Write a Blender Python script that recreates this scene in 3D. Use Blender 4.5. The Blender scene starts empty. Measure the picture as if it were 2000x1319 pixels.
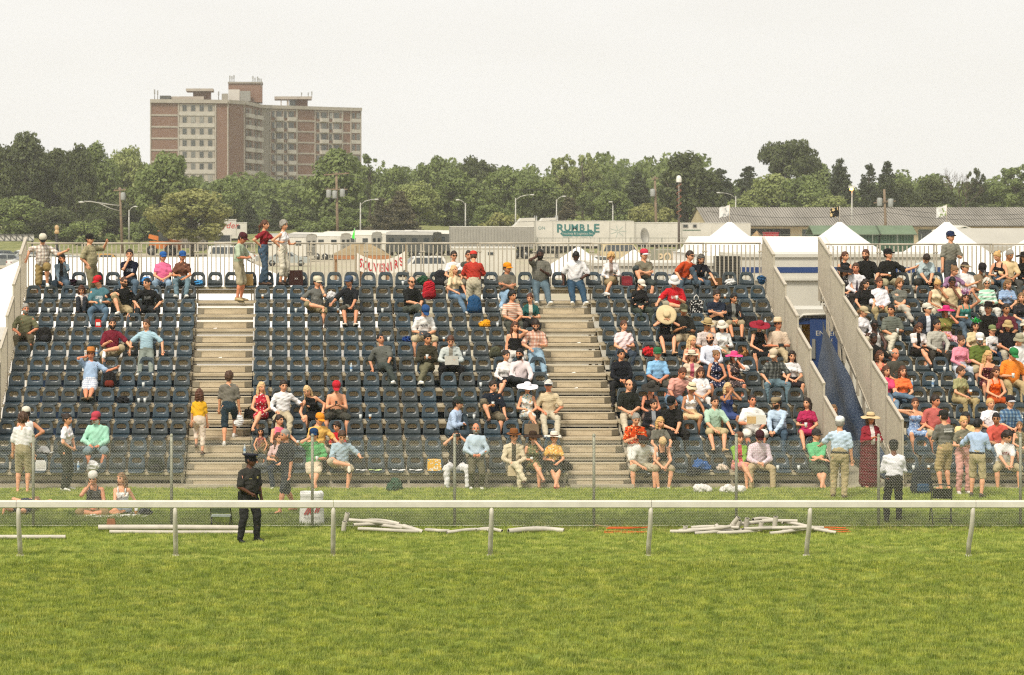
import bpy, math, random
import numpy as np
from mathutils import Vector, Matrix, Euler
sc = bpy.context.scene
R = math.radians
random.seed(7)
RNG = np.random.default_rng(7)
# ---------------------------------------------------------------- camera, sky, sun, exposure
FPX, CX, CY, EYE = 4722.2, 562.0, 390.0, 6.7     # focal length and principal point in photo pixels, eye height
cam_d = bpy.data.cameras.new('camera')
cam = bpy.data.objects.new('camera', cam_d)
sc.collection.objects.link(cam)
sc.camera = cam
cam.location = (0, 0, EYE)
cam.rotation_euler = (R(90), 0, 0)
cam_d.sensor_width = 36
cam_d.lens = 85
cam_d.shift_x = (1000 - CX) / 2000
cam_d.shift_y = -(659.5 - CY) / 2000
cam_d.clip_start = 1
cam_d.clip_end = 6000
cam_d.dof.use_dof = True
cam_d.dof.focus_distance = 57
cam_d.dof.aperture_fstop = 3.6

SUN_DIR = Vector((-0.42, -0.62, 0.95)).normalized()
w = bpy.data.worlds.new('World')
sc.world = w
w.use_nodes = True
nt = w.node_tree
nt.nodes.clear()
sky = nt.nodes.new('ShaderNodeTexSky')
sky.sky_type = 'NISHITA'
sky.sun_disc = False
sky.sun_elevation = math.asin(SUN_DIR.z)
sky.sun_rotation = math.atan2(SUN_DIR.x, SUN_DIR.y)
sky.dust_density = 6
hsv = nt.nodes.new('ShaderNodeHueSaturation')
hsv.inputs['Saturation'].default_value = 0.35
nt.links.new(sky.outputs[0], hsv.inputs['Color'])
mixn = nt.nodes.new('ShaderNodeMix')
mixn.data_type = 'RGBA'
mixn.inputs[0].default_value = 0.93               # the cloud sheet in front of the clear sky
nt.links.new(hsv.outputs[0], mixn.inputs[6])
cl = nt.nodes.new('ShaderNodeTexNoise')           # faint unevenness of the overcast
cl.inputs['Scale'].default_value = 5; cl.inputs['Detail'].default_value = 4
tc = nt.nodes.new('ShaderNodeTexCoord'); mpg = nt.nodes.new('ShaderNodeMapping'); mpg.inputs['Scale'].default_value = (1, 1, 4)
nt.links.new(tc.outputs['Generated'], mpg.inputs['Vector']); nt.links.new(mpg.outputs[0], cl.inputs['Vector'])
cr = nt.nodes.new('ShaderNodeValToRGB')
cr.color_ramp.elements[0].position = .3; cr.color_ramp.elements[0].color = (.88, .86, .815, 1)
cr.color_ramp.elements[1].position = .7; cr.color_ramp.elements[1].color = (.93, .915, .88, 1)
nt.links.new(cl.outputs[0], cr.inputs[0])
vm = nt.nodes.new('ShaderNodeVectorMath'); vm.operation = 'SCALE'; vm.inputs['Scale'].default_value = 10
nt.links.new(cr.outputs[0], vm.inputs[0]); nt.links.new(vm.outputs[0], mixn.inputs[7])
bg = nt.nodes.new('ShaderNodeBackground')
bg.inputs['Strength'].default_value = 0.1
nt.links.new(mixn.outputs[2], bg.inputs['Color'])
wo = nt.nodes.new('ShaderNodeOutputWorld')
nt.links.new(bg.outputs[0], wo.inputs['Surface'])

sun_d = bpy.data.lights.new('sun', 'SUN')
sun_d.energy = 3.4
sun_d.angle = R(14)
sun_d.color = (1.0, 0.93, 0.81)
sun = bpy.data.objects.new('sun', sun_d)
sc.collection.objects.link(sun)
sun.rotation_euler = SUN_DIR.to_track_quat('Z', 'Y').to_euler()
sun.location = SUN_DIR * 40

sc.view_settings.view_transform = 'Standard'
sc.view_settings.look = 'None'
sc.view_settings.exposure = 0.16
sc.view_settings.gamma = 1
sc.view_settings.use_curve_mapping = False
sc.render.engine = 'CYCLES'
sc.cycles.use_denoising = False
sc.cycles.filter_width = 1.2
sc.cycles.sample_clamp_indirect = 3
sc.cycles.max_bounces = 6
sc.cycles.diffuse_bounces = 3
sc.cycles.glossy_bounces = 2
sc.cycles.transmission_bounces = 3
sc.cycles.transparent_max_bounces = 8
sc.cycles.volume_bounces = 1
HAZE = 0.00024

# ---------------------------------------------------------------- helpers
def at(px, py, d):
 "photo pixel at depth d -> point"
 return Vector(((px - CX) * d / FPX, d, EYE - (py - CY) * d / FPX))
def xat(px, d): return (px - CX) * d / FPX
def zat(py, d): return EYE - (py - CY) * d / FPX
def gd(py): return EYE * FPX / (py - CY)

def lin(c):
 if isinstance(c, str):
  c = c.lstrip('#')
  c = [int(c[i:i+2], 16) / 255 for i in (0, 2, 4)]
  return tuple(x / 12.92 if x <= 0.04045 else ((x + 0.055) / 1.055) ** 2.4 for x in c)
 return tuple(c)

class NT:
 "tiny node-tree helper"
 def __init__(s, name):
  s.m = bpy.data.materials.new(name)
  s.m.use_nodes = True
  s.t = s.m.node_tree
  s.b = s.t.nodes['Principled BSDF']
  s.o = s.t.nodes['Material Output']
 def n(s, typ, **kw):
  x = s.t.nodes.new(typ)
  for k, v in kw.items(): setattr(x, k, v)
  return x
 def l(s, a, b): s.t.links.new(a, b)
 def coord(s, out='Object'):
  return s.n('ShaderNodeTexCoord').outputs[out]
 def pos(s):
  return s.n('ShaderNodeNewGeometry').outputs['Position']
 def mapping(s, vec, scale=(1, 1, 1), rot=(0, 0, 0), loc=(0, 0, 0)):
  x = s.n('ShaderNodeMapping')
  x.inputs['Scale'].default_value = scale; x.inputs['Rotation'].default_value = rot; x.inputs['Location'].default_value = loc
  s.l(vec, x.inputs['Vector'])
  return x.outputs[0]
 def noise(s, vec, scale, detail=3, rough=0.55):
  x = s.n('ShaderNodeTexNoise')
  x.inputs['Scale'].default_value = scale; x.inputs['Detail'].default_value = detail; x.inputs['Roughness'].default_value = rough
  if vec is not None: s.l(vec, x.inputs['Vector'])
  return x.outputs['Fac']
 def ramp(s, fac, stops):
  x = s.n('ShaderNodeValToRGB')
  e = x.color_ramp.elements
  while len(e) < len(stops): e.new(0.5)
  for i, (p, c) in enumerate(stops):
   e[i].position = p
   e[i].color = tuple(c) + (1,) if len(c) == 3 else c
  s.l(fac, x.inputs[0])
  return x.outputs[0]
 def mix(s, fac, a, b, mode='MIX'):
  x = s.n('ShaderNodeMix', data_type='RGBA', blend_type=mode)
  for sock, v in ((0, fac), (6, a), (7, b)):
   if isinstance(v, (int, float)): x.inputs[sock].default_value = v
   elif isinstance(v, tuple): x.inputs[sock].default_value = v + (1,) if len(v) == 3 else v
   else: s.l(v, x.inputs[sock])
  return x.outputs[2]
 def math(s, op, a, b=None):
  x = s.n('ShaderNodeMath', operation=op)
  for i, v in enumerate((a, b)):
   if v is None: continue
   if isinstance(v, (int, float)): x.inputs[i].default_value = v
   else: s.l(v, x.inputs[i])
  return x.outputs[0]
 def xyz(s, vec):
  x = s.n('ShaderNodeSeparateXYZ'); s.l(vec, x.inputs[0]); return x.outputs
 def color(s, v):
  if isinstance(v, tuple): s.b.inputs['Base Color'].default_value = v + (1,)
  else: s.l(v, s.b.inputs['Base Color'])
 def rough(s, v, spec=0.5, metal=0.0):
  s.b.inputs['Roughness'].default_value = v
  s.b.inputs['Specular IOR Level'].default_value = spec
  s.b.inputs['Metallic'].default_value = metal
 def bump(s, h, strength=0.3, dist=0.01):
  x = s.n('ShaderNodeBump')
  x.inputs['Strength'].default_value = strength; x.inputs['Distance'].default_value = dist
  s.l(h, x.inputs['Height']); s.l(x.outputs[0], s.b.inputs['Normal'])

MATS = {}
def mat(col, rough=0.6, vary=0.12, scale=6.0, spec=0.4, metal=0.0, bump=0.0, name=None, coord='Object'):
 "worn plain surface: base colour broken by two noises"
 key = ('p', col, rough, vary, scale, spec, metal, bump, coord)
 if key in MATS: return MATS[key]
 t = NT(name or 'surface')
 c = lin(col)
 v = t.coord(coord)
 n1 = t.noise(v, scale, 4)
 f = t.ramp(n1, [(0.3, tuple(x * (1 - vary) for x in c)), (0.7, tuple(min(1, x * (1 + vary)) for x in c))])
 t.color(f)
 t.rough(rough, spec, metal)
 if bump: t.bump(t.noise(v, scale * 5, 3), bump)
 MATS[key] = t.m
 return t.m

def mesh_from(name, v, f, mi=None, smooth=False):
 me = bpy.data.meshes.new(name)
 v = np.asarray(v, dtype=np.float32).reshape(-1, 3)
 if isinstance(f, np.ndarray):
  q = f.shape[0]; k = f.shape[1]
  flat = f.astype(np.int32).ravel(); starts = np.arange(q, dtype=np.int32) * k
 else:
  q = len(f)
  lens = np.array([len(x) for x in f], dtype=np.int32)
  flat = np.array([i for x in f for i in x], dtype=np.int32)
  starts = np.concatenate(([0], np.cumsum(lens)[:-1])).astype(np.int32) if q else np.zeros(0, np.int32)
 me.vertices.add(len(v)); me.vertices.foreach_set('co', v.ravel())
 me.loops.add(len(flat)); me.loops.foreach_set('vertex_index', flat)
 me.polygons.add(q); me.polygons.foreach_set('loop_start', starts)
 if mi is not None: me.polygons.foreach_set('material_index', np.asarray(mi, dtype=np.int32))
 if smooth is True: me.polygons.foreach_set('use_smooth', np.ones(q, dtype=bool))
 elif isinstance(smooth, (list, np.ndarray)): me.polygons.foreach_set('use_smooth', np.asarray(smooth, dtype=bool))
 me.update(calc_edges=True)
 return me

def obj(name, me, parent=None, loc=None, mw=None, mats=None):
 o = bpy.data.objects.new(name, me)
 sc.collection.objects.link(o)
 if mats is not None and me is not None and len(me.materials) == 0:
  for m in mats: me.materials.append(m)
 if parent is not None: o.parent = parent
 if loc is not None: o.location = loc
 if mw is not None: o.matrix_local = mw
 return o
def omat(o, mats):
 "materials on the object's own slots (shared mesh)"
 for i, m in enumerate(mats):
  if len(o.data.materials) <= i: o.data.materials.append(m)
  o.material_slots[i].link = 'OBJECT'
  o.material_slots[i].material = m
def empty(name, loc=(0, 0, 0), rz=0):
 o = bpy.data.objects.new(name, None)
 sc.collection.objects.link(o)
 o.location = loc; o.rotation_euler = (0, 0, rz)
 o.empty_display_size = 0.1
 return o
def tag(o, label=None, cat=None, group=None, kind=None):
 if label: o['label'] = label
 if cat: o['category'] = cat
 if group: o['group'] = group
 if kind: o['kind'] = kind
 return o
def copy_tree(o, parent=None):
 c = o.copy(); sc.collection.objects.link(c)
 if parent is not None:
  c.parent = parent
 for ch in o.children: copy_tree(ch, c)
 return c

class MB:
 def __init__(s): s.v = []; s.f = []; s.m = []; s.s = []
 def add(s, v, f, mi=0, sm=False):
  b = len(s.v)
  s.v.extend(tuple(x) for x in v)
  for q in f:
   s.f.append(tuple(i + b for i in q)); s.m.append(mi); s.s.append(sm)
  return s
 def box(s, x0, x1, y0, y1, z0, z1, mi=0):
  v = [(x, y, z) for x in (x0, x1) for y in (y0, y1) for z in (z0, z1)]
  return s.add(v, [(0, 1, 3, 2), (4, 6, 7, 5), (0, 4, 5, 1), (2, 3, 7, 6), (0, 2, 6, 4), (1, 5, 7, 3)], mi)
 def bar(s, p, q, w, h, mi=0, up=(0, 0, 1)):
  p = Vector(p); q = Vector(q); d = (q - p).normalized()
  a = d.cross(Vector(up))
  if a.length < 1e-4: a = d.cross(Vector((0, 1, 0)))
  a.normalize(); b = a.cross(d)
  v = [e + a * (w / 2 * i) + b * (h / 2 * j) for e in (p, q) for i, j in ((-1, -1), (1, -1), (1, 1), (-1, 1))]
  return s.add(v, [(0, 1, 2, 3)[::-1], (4, 5, 6, 7), (0, 1, 5, 4), (1, 2, 6, 5), (2, 3, 7, 6), (3, 0, 4, 7)], mi)
 def tube(s, pts, r, n=8, mi=0, cap=True, sm=True):
  pts = [Vector(p) for p in pts]
  rs = r if isinstance(r, (list, tuple)) else [r] * len(pts)
  v = []; f = []
  t0 = (pts[1] - pts[0]).normalized()
  a = t0.cross(Vector((0, 0, 1)))
  if a.length < 1e-3: a = Vector((1, 0, 0))
  a.normalize()
  for i, p in enumerate(pts):
   t = (pts[min(i + 1, len(pts) - 1)] - pts[max(i - 1, 0)]).normalized()
   a = (a - t * a.dot(t)); a.normalize(); b = t.cross(a)
   for k in range(n):
    w_ = 2 * math.pi * k / n
    v.append(p + (a * math.cos(w_) + b * math.sin(w_)) * rs[i])
  for i in range(len(pts) - 1):
   for k in range(n):
    k2 = (k + 1) % n
    f.append((i * n + k, i * n + k2, (i + 1) * n + k2, (i + 1) * n + k))
  s.add(v, f, mi, sm)
  if cap:
   b = len(s.v) - len(v)
   s.f.append(tuple(b + k for k in range(n))[::-1]); s.m.append(mi); s.s.append(False)
   e = b + (len(pts) - 1) * n
   s.f.append(tuple(e + k for k in range(n))); s.m.append(mi); s.s.append(False)
  return s
 def lathe(s, prof, n=16, o=(0, 0, 0), mi=0, sm=True, sx=1, sy=1):
  v = []; f = []
  for r, z in prof:
   for k in range(n):
    w_ = 2 * math.pi * k / n
    v.append((o[0] + r * math.cos(w_) * sx, o[1] + r * math.sin(w_) * sy, o[2] + z))
  for i in range(len(prof) - 1):
   for k in range(n):
    k2 = (k + 1) % n
    f.append((i * n + k, i * n + k2, (i + 1) * n + k2, (i + 1) * n + k))
  return s.add(v, f, mi, sm)
 def prism(s, poly, a, b, axis='y', mi=0):
  "polygon in the plane across the axis, from a to b"
  def P(u, w_, t):
   return (u, t, w_) if axis == 'y' else ((t, u, w_) if axis == 'x' else (u, w_, t))
  n = len(poly)
  v = [P(u, w_, a) for u, w_ in poly] + [P(u, w_, b) for u, w_ in poly]
  f = [tuple(range(n))[::-1], tuple(range(n, 2 * n))] + [(i, (i + 1) % n, n + (i + 1) % n, n + i) for i in range(n)]
  return s.add(v, f, mi)
 def quad(s, a, b, c, d, mi=0): return s.add([a, b, c, d], [(0, 1, 2, 3)], mi)
 def mesh(s, name='mesh'): return mesh_from(name, s.v, s.f, s.m, s.s)
 def build(s, name, mats, parent=None, loc=None, mw=None):
  me = s.mesh(name)
  for m in (mats if isinstance(mats, (list, tuple)) else [mats]): me.materials.append(m)
  return obj(name, me, parent, loc, mw)

def text_part(name, body, size, m, parent, mw, extrude=0.004, align='CENTER', xscale=1.0, shear=0.0, offset=0.0):
 cu = bpy.data.curves.new(name, 'FONT')
 cu.body = body; cu.size = size; cu.extrude = extrude
 cu.align_x = align; cu.align_y = 'CENTER'; cu.shear = shear
 cu.space_character = 1.05
 cu.resolution_u = 3
 cu.materials.append(m)
 cu.offset = offset
 tmp = bpy.data.objects.new(name, cu)
 me = bpy.data.meshes.new_from_object(tmp)
 bpy.data.objects.remove(tmp); bpy.data.curves.remove(cu)
 if not me.materials: me.materials.append(m)
 o = bpy.data.objects.new(name, me)
 sc.collection.objects.link(o)
 o.parent = parent
 o.matrix_local = mw @ Matrix.Diagonal((xscale, 1, 1, 1))
 return o
FACE_CAM = Matrix.Rotation(R(90), 4, 'X')          # lettering that reads from the -Y side
# ================================================================ the ground
PITCH = 0.457
NROW = 13
def Yr(i): return 56.55 + 0.68 * i
def PAN(i): return 0.39 + 0.336 * i
def TREAD(i): return PAN(i) - 0.42

def turf_material():
 t = NT('turf')
 p = t.pos()
 big = t.noise(t.mapping(p, (0.35, 1.1, 1)), 1.0, 4)
 fine = t.noise(t.mapping(p, (3, 9, 1)), 3.0, 3)
 c = t.ramp(big, [(0.32, lin('66762a')), (0.5, lin('82903a')), (0.7, lin('9ca64c'))])
 c = t.mix(t.math('MULTIPLY', fine, 0.5), c, lin('3c4a18'))
 t.color(c); t.rough(0.9, 0.2)
 return t.m
def gravel_material():
 t = NT('gravel')
 p = t.pos()
 a = t.noise(t.mapping(p, (0.05, 0.02, 1)), 1.0, 6)
 b = t.noise(p, 2.2, 5)
 c = t.ramp(a, [(0.3, lin('8b8672')), (0.5, lin('a59c87')), (0.68, lin('7f8560'))])
 c = t.mix(t.math('MULTIPLY', b, 0.5), c, lin('b3a893'))
 t.color(c); t.rough(0.95, 0.2)
 return t.m
def field_material():
 t = NT('field')
 a = t.noise(t.mapping(t.pos(), (0.05, 0.03, 1)), 1.0, 6)
 t.color(t.ramp(a, [(0.35, lin('666a48')), (0.6, lin('88845e'))])); t.rough(0.95, 0.1)
 return t.m
TURF = turf_material()
def sheet(name, x0, x1, y0, y1, z, m):
 return tag(MB().quad((x0, y0, z), (x1, y0, z), (x1, y1, z), (x0, y1, z)).build(name, m), kind='structure')
sheet('turf_ground', -420, 520, -120, 56.2, 0, TURF)
sheet('gravel_lot_ground', -420, 520, 56.2, 345, 0, gravel_material())
sheet('far_field_ground', -420, 520, 345, 760, 0, field_material())

# ---------------------------------------------------------------- grass blades (nobody could count them)
def grass_material(name, stops, dark):
 t = NT(name)
 p = t.pos()
 big = t.noise(t.mapping(p, (0.30, 2.2, 0)), 1.0, 5, 0.65)
 mid = t.noise(t.mapping(p, (3.0, 5.0, 0)), 1.0, 3, 0.6)
 c = t.ramp(big, stops)
 c = t.mix(t.ramp(mid, [(0.42, (1, 1, 1)), (0.62, (0, 0, 0))]), c, dark)
 rnd = t.n('ShaderNodeObjectInfo').outputs['Random']
 c = t.mix(t.math('MULTIPLY', rnd, 0.25), c, lin('c9c67c'))
 t.color(c); t.rough(0.55, 0.3)
 tr = t.n('ShaderNodeBsdfTranslucent')
 t.l(c, tr.inputs['Color'])
 mx = t.n('ShaderNodeMixShader'); mx.inputs[0].default_value = 0.35
 t.l(t.b.outputs[0], mx.inputs[1]); t.l(tr.outputs[0], mx.inputs[2])
 t.l(mx.outputs[0], t.o.inputs['Surface'])
 return t.m
def tuft(name, n, h, spread, m, wd=0.006):
 v = []; f = []
 for k in range(n):
  a = random.uniform(0, 6.283); r = spread * math.sqrt(random.random())
  x, y = r * math.cos(a), r * math.sin(a)
  hh = h * random.uniform(0.55, 1.1); ln = hh * random.uniform(0.1, 0.75); d = random.uniform(0, 6.283)
  fx, fy = math.cos(d), math.sin(d); px, py = -fy * wd / 2, fx * wd / 2
  b = len(v)
  v += [(x - px, y - py, -0.01), (x + px, y + py, -0.01),
     (x + fx * ln * .35 - px * .8, y + fy * ln * .35 - py * .8, hh * .6), (x + fx * ln * .35 + px * .8, y + fy * ln * .35 + py * .8, hh * .6),
     (x + fx * ln, y + fy * ln, hh)]
  f += [(b, b + 1, b + 3, b + 2), (b + 2, b + 3, b + 4)]
 me = mesh_from(name, v, f); me.materials.append(m)
 return me
def grass_field(name, x0, x1, y0, y1, dens, tufts, seed, jitter=0.0):
 "scatter of tufts: one stuff object made by geometry nodes"
 ng = bpy.data.node_groups.new(name, 'GeometryNodeTree')
 ng.interface.new_socket('Geometry', in_out='INPUT', socket_type='NodeSocketGeometry')
 ng.interface.new_socket('Geometry', in_out='OUTPUT', socket_type='NodeSocketGeometry')
 N = ng.nodes.new; L = ng.links.new
 gi = N('NodeGroupInput'); go = N('NodeGroupOutput')
 dp = N('GeometryNodeDistributePointsOnFaces'); dp.inputs['Density'].default_value = dens; dp.inputs['Seed'].default_value = seed
 L(gi.outputs[0], dp.inputs['Mesh'])
 ip = N('GeometryNodeInstanceOnPoints')
 L(dp.outputs['Points'], ip.inputs['Points'])
 ci = N('GeometryNodeCollectionInfo')
 col = bpy.data.collections.new(name + '_tufts')
 for me in tufts:
  o = bpy.data.objects.new('grass_tuft', me); col.objects.link(o)
 ci.inputs['Collection'].default_value = col
 ci.inputs['Separate Children'].default_value = True
 ci.inputs['Reset Children'].default_value = True
 L(ci.outputs[0], ip.inputs['Instance'])
 ip.inputs['Pick Instance'].default_value = True
 rr = N('FunctionNodeRandomValue'); rr.data_type = 'FLOAT_VECTOR'
 rr.inputs[0].default_value = (-0.12, -0.12, 0); rr.inputs[1].default_value = (0.12, 0.12, 6.283)
 L(rr.outputs[0], ip.inputs['Rotation'])
 rs = N('FunctionNodeRandomValue'); rs.data_type = 'FLOAT'
 rs.inputs[2].default_value = 0.7; rs.inputs[3].default_value = 1.3
 pn = N('GeometryNodeInputPosition'); tx = N('ShaderNodeTexNoise')
 mp = N('ShaderNodeVectorMath'); mp.operation = 'MULTIPLY'; mp.inputs[1].default_value = (1.6, 4.0, 1)
 L(pn.outputs[0], mp.inputs[0]); L(mp.outputs[0], tx.inputs['Vector']); tx.inputs['Scale'].default_value = 1.0
 ml = N('ShaderNodeMath'); ml.operation = 'MULTIPLY'
 mr = N('ShaderNodeMapRange'); mr.inputs[1].default_value = 0.3; mr.inputs[2].default_value = 0.7; mr.inputs[3].default_value = 0.75; mr.inputs[4].default_value = 1.2
 L(tx.outputs['Fac'] if 'Fac' in tx.outputs else tx.outputs[0], mr.inputs[0])
 L(rs.outputs[1], ml.inputs[0]); L(mr.outputs[0], ml.inputs[1]); L(ml.outputs[0], ip.inputs['Scale'])
 L(ip.outputs[0], go.inputs[0])
 o = MB().quad((x0, y0, 0.002), (x1, y0, 0.002), (x1, y1, 0.002), (x0, y1, 0.002)).build(name, TURF)
 md = o.modifiers.new('grass', 'NODES'); md.node_group = ng
 return tag(o, kind='stuff')
G_FRONT = grass_material('grass_track', [(0.30, lin('889932')), (0.44, lin('a6b140')), (0.58, lin('bbbe50')), (0.74, lin('d4ce72'))], lin('6b8028'))
G_BACK = grass_material('grass_verge', [(0.3, lin('647a34')), (0.5, lin('84943e')), (0.72, lin('a4a85a'))], lin('455c22'))
G_DRY = grass_material('grass_dry', [(0.3, lin('8f8550')), (0.6, lin('b5a672'))], lin('7a7040'))
G_STRIP = grass_material('grass_strip', [(0.28, lin('9cac44')), (0.46, lin('bac458')), (0.6, lin('d0d070')), (0.76, lin('e0d890'))], lin('768c34'))
tf = [tuft('track_tuft', 30, 0.068, 0.10, G_FRONT) for _ in range(5)]
grass_field('track_grass', -10, 17, 31.5, 44.6, 120, tf, 1)
grass_field('mown_grass_strip', -10, 17, 44.6, 49.2, 100, [tuft('mown_tuft', 30, 0.055, 0.10, G_STRIP) for _ in range(4)], 2)
grass_field('stand_verge_grass', -10, 19, 51.7, 56.0, 90, [tuft('short_tuft', 26, 0.06, 0.12, G_STRIP) for _ in range(4)], 5)
grass_field('fence_verge_grass', -10, 19, 49.2, 51.7, 100, [tuft('verge_tuft', 26, 0.085, 0.12, G_BACK) for _ in range(4)], 3)
grass_field('dry_grass', 4.5, 19, 48.5, 49.9, 34, [tuft('dry_tuft', 18, 0.06, 0.14, G_DRY) for _ in range(3)], 4)

# ================================================================ the grandstands
ALU = mat('b4a78d', 0.55, 0.10, 3.0, 0.45, 0.1, name='weathered_aluminium')
ALU_D = mat('aaa08c', 0.6, 0.14, 2.2, 0.4, 0.1, name='dull_aluminium')
def step_material():
 t = NT('scuffed_step')
 v = t.coord('Object')
 n = t.noise(t.mapping(v, (1.2, 6, 6)), 2.0, 5)
 s = t.noise(v, 26, 3)
 c = t.ramp(n, [(0.3, lin('aa9b80')), (0.6, lin('c2b398'))])
 c = t.mix(t.ramp(s, [(0.62, (0, 0, 0)), (0.72, (0.6, 0.6, 0.6))]), c, lin('6f6656'))
 t.color(c); t.rough(0.6, 0.35, 0.15)
 return t.m
STEP = step_material()
END = mat('857d6c', 0.6, 0.2, 5, 0.3, 0.1, name='step_end_plate')
STEEL = mat('b8ae9c', 0.5, 0.10, 8.0, 0.5, 0.15, name='galvanised_steel')

def cbox(name, x0, x1, y0, y1, z0, z1, m):
 me = MB().box(x0, x1, y0, y1, z0, z1).mesh(name); me.materials.append(m); return me
def stand(label, blocks, aisles, rows, x_first, x_last):
 g = empty('grandstand', (0, 0, 0)); tag(g, label, 'grandstand')
 for (xa, xb) in blocks:
  a, b = xa * PITCH, xb * PITCH
  seatp = cbox('seat_plank', a, b, -0.12, 0.17, -0.115, -0.062, ALU)
  risp = cbox('riser_plank', a + .01, b - .01, 0.10, 0.13, -0.245, -0.13, ALU_D)
  deckp = cbox('deck_plank', a, b, -0.455, 0.215, -0.045, 0, ALU)
  for i in range(rows):
   obj('seat_plank', seatp, g, (0, Yr(i), PAN(i)))
   obj('riser_plank', risp, g, (0, Yr(i), PAN(i)))
   if i: obj('deck_plank', deckp, g, (0, Yr(i), TREAD(i)))
  obj('deck_plank', cbox('deck_plank', a, b, 0.22, 0.75, -0.045, 0, ALU), g, (0, Yr(rows - 1), TREAD(rows - 1)))
  fb = cbox('front_beam', a, b, 0.0, 0.05, 0.14, 0.235, ALU_D); obj('front_beam', fb, g, (0, Yr(0), 0))
  obj('ground_beam', cbox('ground_beam', a, b, -0.06, 0.0, 0.01, 0.06, ALU_D), g, (0, Yr(0), 0))
  n = max(2, round((b - a) / 1.9))
  for k in range(n + 1):
   x = a + .06 + (b - a - .12) * k / n
   m = MB().box(x - .025, x + .025, -.005, .045, .061, .275 - .002).box(x - .06, x + .06, -.055, -.002, .0, .009)
   m.build('support_post', STEEL, g, (0, Yr(0), 0))
   m = MB().bar((x, Yr(0) + .16, .12), (x, Yr(rows - 1) + .5, TREAD(rows - 1) - .18), .05, .1)
   for i in range(2, rows, 2):
    m.box(x - .03, x + .03, Yr(i) + .02, Yr(i) + .08, 0, TREAD(i) - .09)
    m.bar((x, Yr(i) - .9, .1), (x, Yr(i), TREAD(i) - .35), .03, .03)
   m.build('stringer_frame', STEEL, g)
 for (xa, xb) in aisles:
  a, b = xa * PITCH + .012, xb * PITCH - .012
  fr = cbox('aisle_tread', a, b, -0.46, -0.15, -0.062, 0.0, STEP)
  bk = cbox('aisle_tread', a, b, -0.14, 0.21, -0.05, -0.003, ALU)
  kick = cbox('kick_board', a + .01, b - .01, -0.43, -0.41, -0.145, -0.066, ALU_D)
  c = 0.19; mb = MB()
  z0, z1 = 0.012, 0.165; y0, y1 = -0.14, 0.18
  plan = [(a + .01, y1), (a + .01, y0 + .10), (a + c, y0), (b - c, y0), (b - .01, y0 + .10), (b - .01, y1)]
  mb.prism(plan[::-1], z0, z1 - .012, 'z')
  hs = mb.mesh('half_step'); hs.materials.append(STEP)
  eps = []
  for s_, e in ((1, a), (-1, b)):
   ep = MB()
   q0, q1 = (e + s_ * .012, y0 + .098), (e + s_ * (c - .005), y0 - .002)
   ep.prism([q0, q1, (q1[0] - s_ * .004, q1[1] - .012), (q0[0] - s_ * .004, q0[1] - .012)], z0 + .004, z1 - .016, 'z')
   eps.append(ep.mesh('end_plate')); eps[-1].materials.append(END)
  nb = MB().prism([(x + (0.006 if x < (a+b)/2 else -0.006) * -1, y - .012) for x, y in plan][::-1], z1 - .011, z1, 'z').mesh('step_nosing'); nb.materials.append(ALU)
  for i in range(rows):
   y, z = Yr(i), TREAD(i)
   if i:
    obj('aisle_tread', fr, g, (0, y, z)); obj('aisle_tread', bk, g, (0, y, z)); obj('kick_board', kick, g, (0, y, z))
   if i < rows - 1:
    h = obj('half_step', hs, g, (0, y, max(z, 0))); obj('step_nosing', nb, h); [obj('end_plate', e_, h) for e_ in eps]
  obj('aisle_sill', cbox('aisle_sill', a, b, -0.62, -0.5, 0.0, 0.10, ALU_D), g, (0, Yr(0), 0))
 return g
stand('long aluminium grandstand with three blocks of blue seats and two stair aisles',
   [(-15.3, -5.27), (-1.93, 14.3), (17.57, 27.9)], [(-5.27, -1.93), (14.3, 17.57)], NROW, -15.3, 27.9)
stand('crowded grandstand beyond the walkway, cut off by the edge of the picture', [(31.5, 46.0)], [], NROW, 31.5, 46)
# the two aisles end under the top row: its planks bridge them
for xa, xb in ((-5.25, -1.95), (14.32, 17.55)):
 g = bpy.data.objects['grandstand']
 obj('seat_plank', cbox('seat_plank', xa * PITCH, xb * PITCH, -0.12, 0.17, -0.115, -0.062, ALU), g, (0, Yr(12), PAN(12)))
 obj('riser_plank', cbox('riser_plank', xa * PITCH, xb * PITCH, 0.10, 0.13, -0.245, -0.13, ALU_D), g, (0, Yr(12), PAN(12)))

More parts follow.
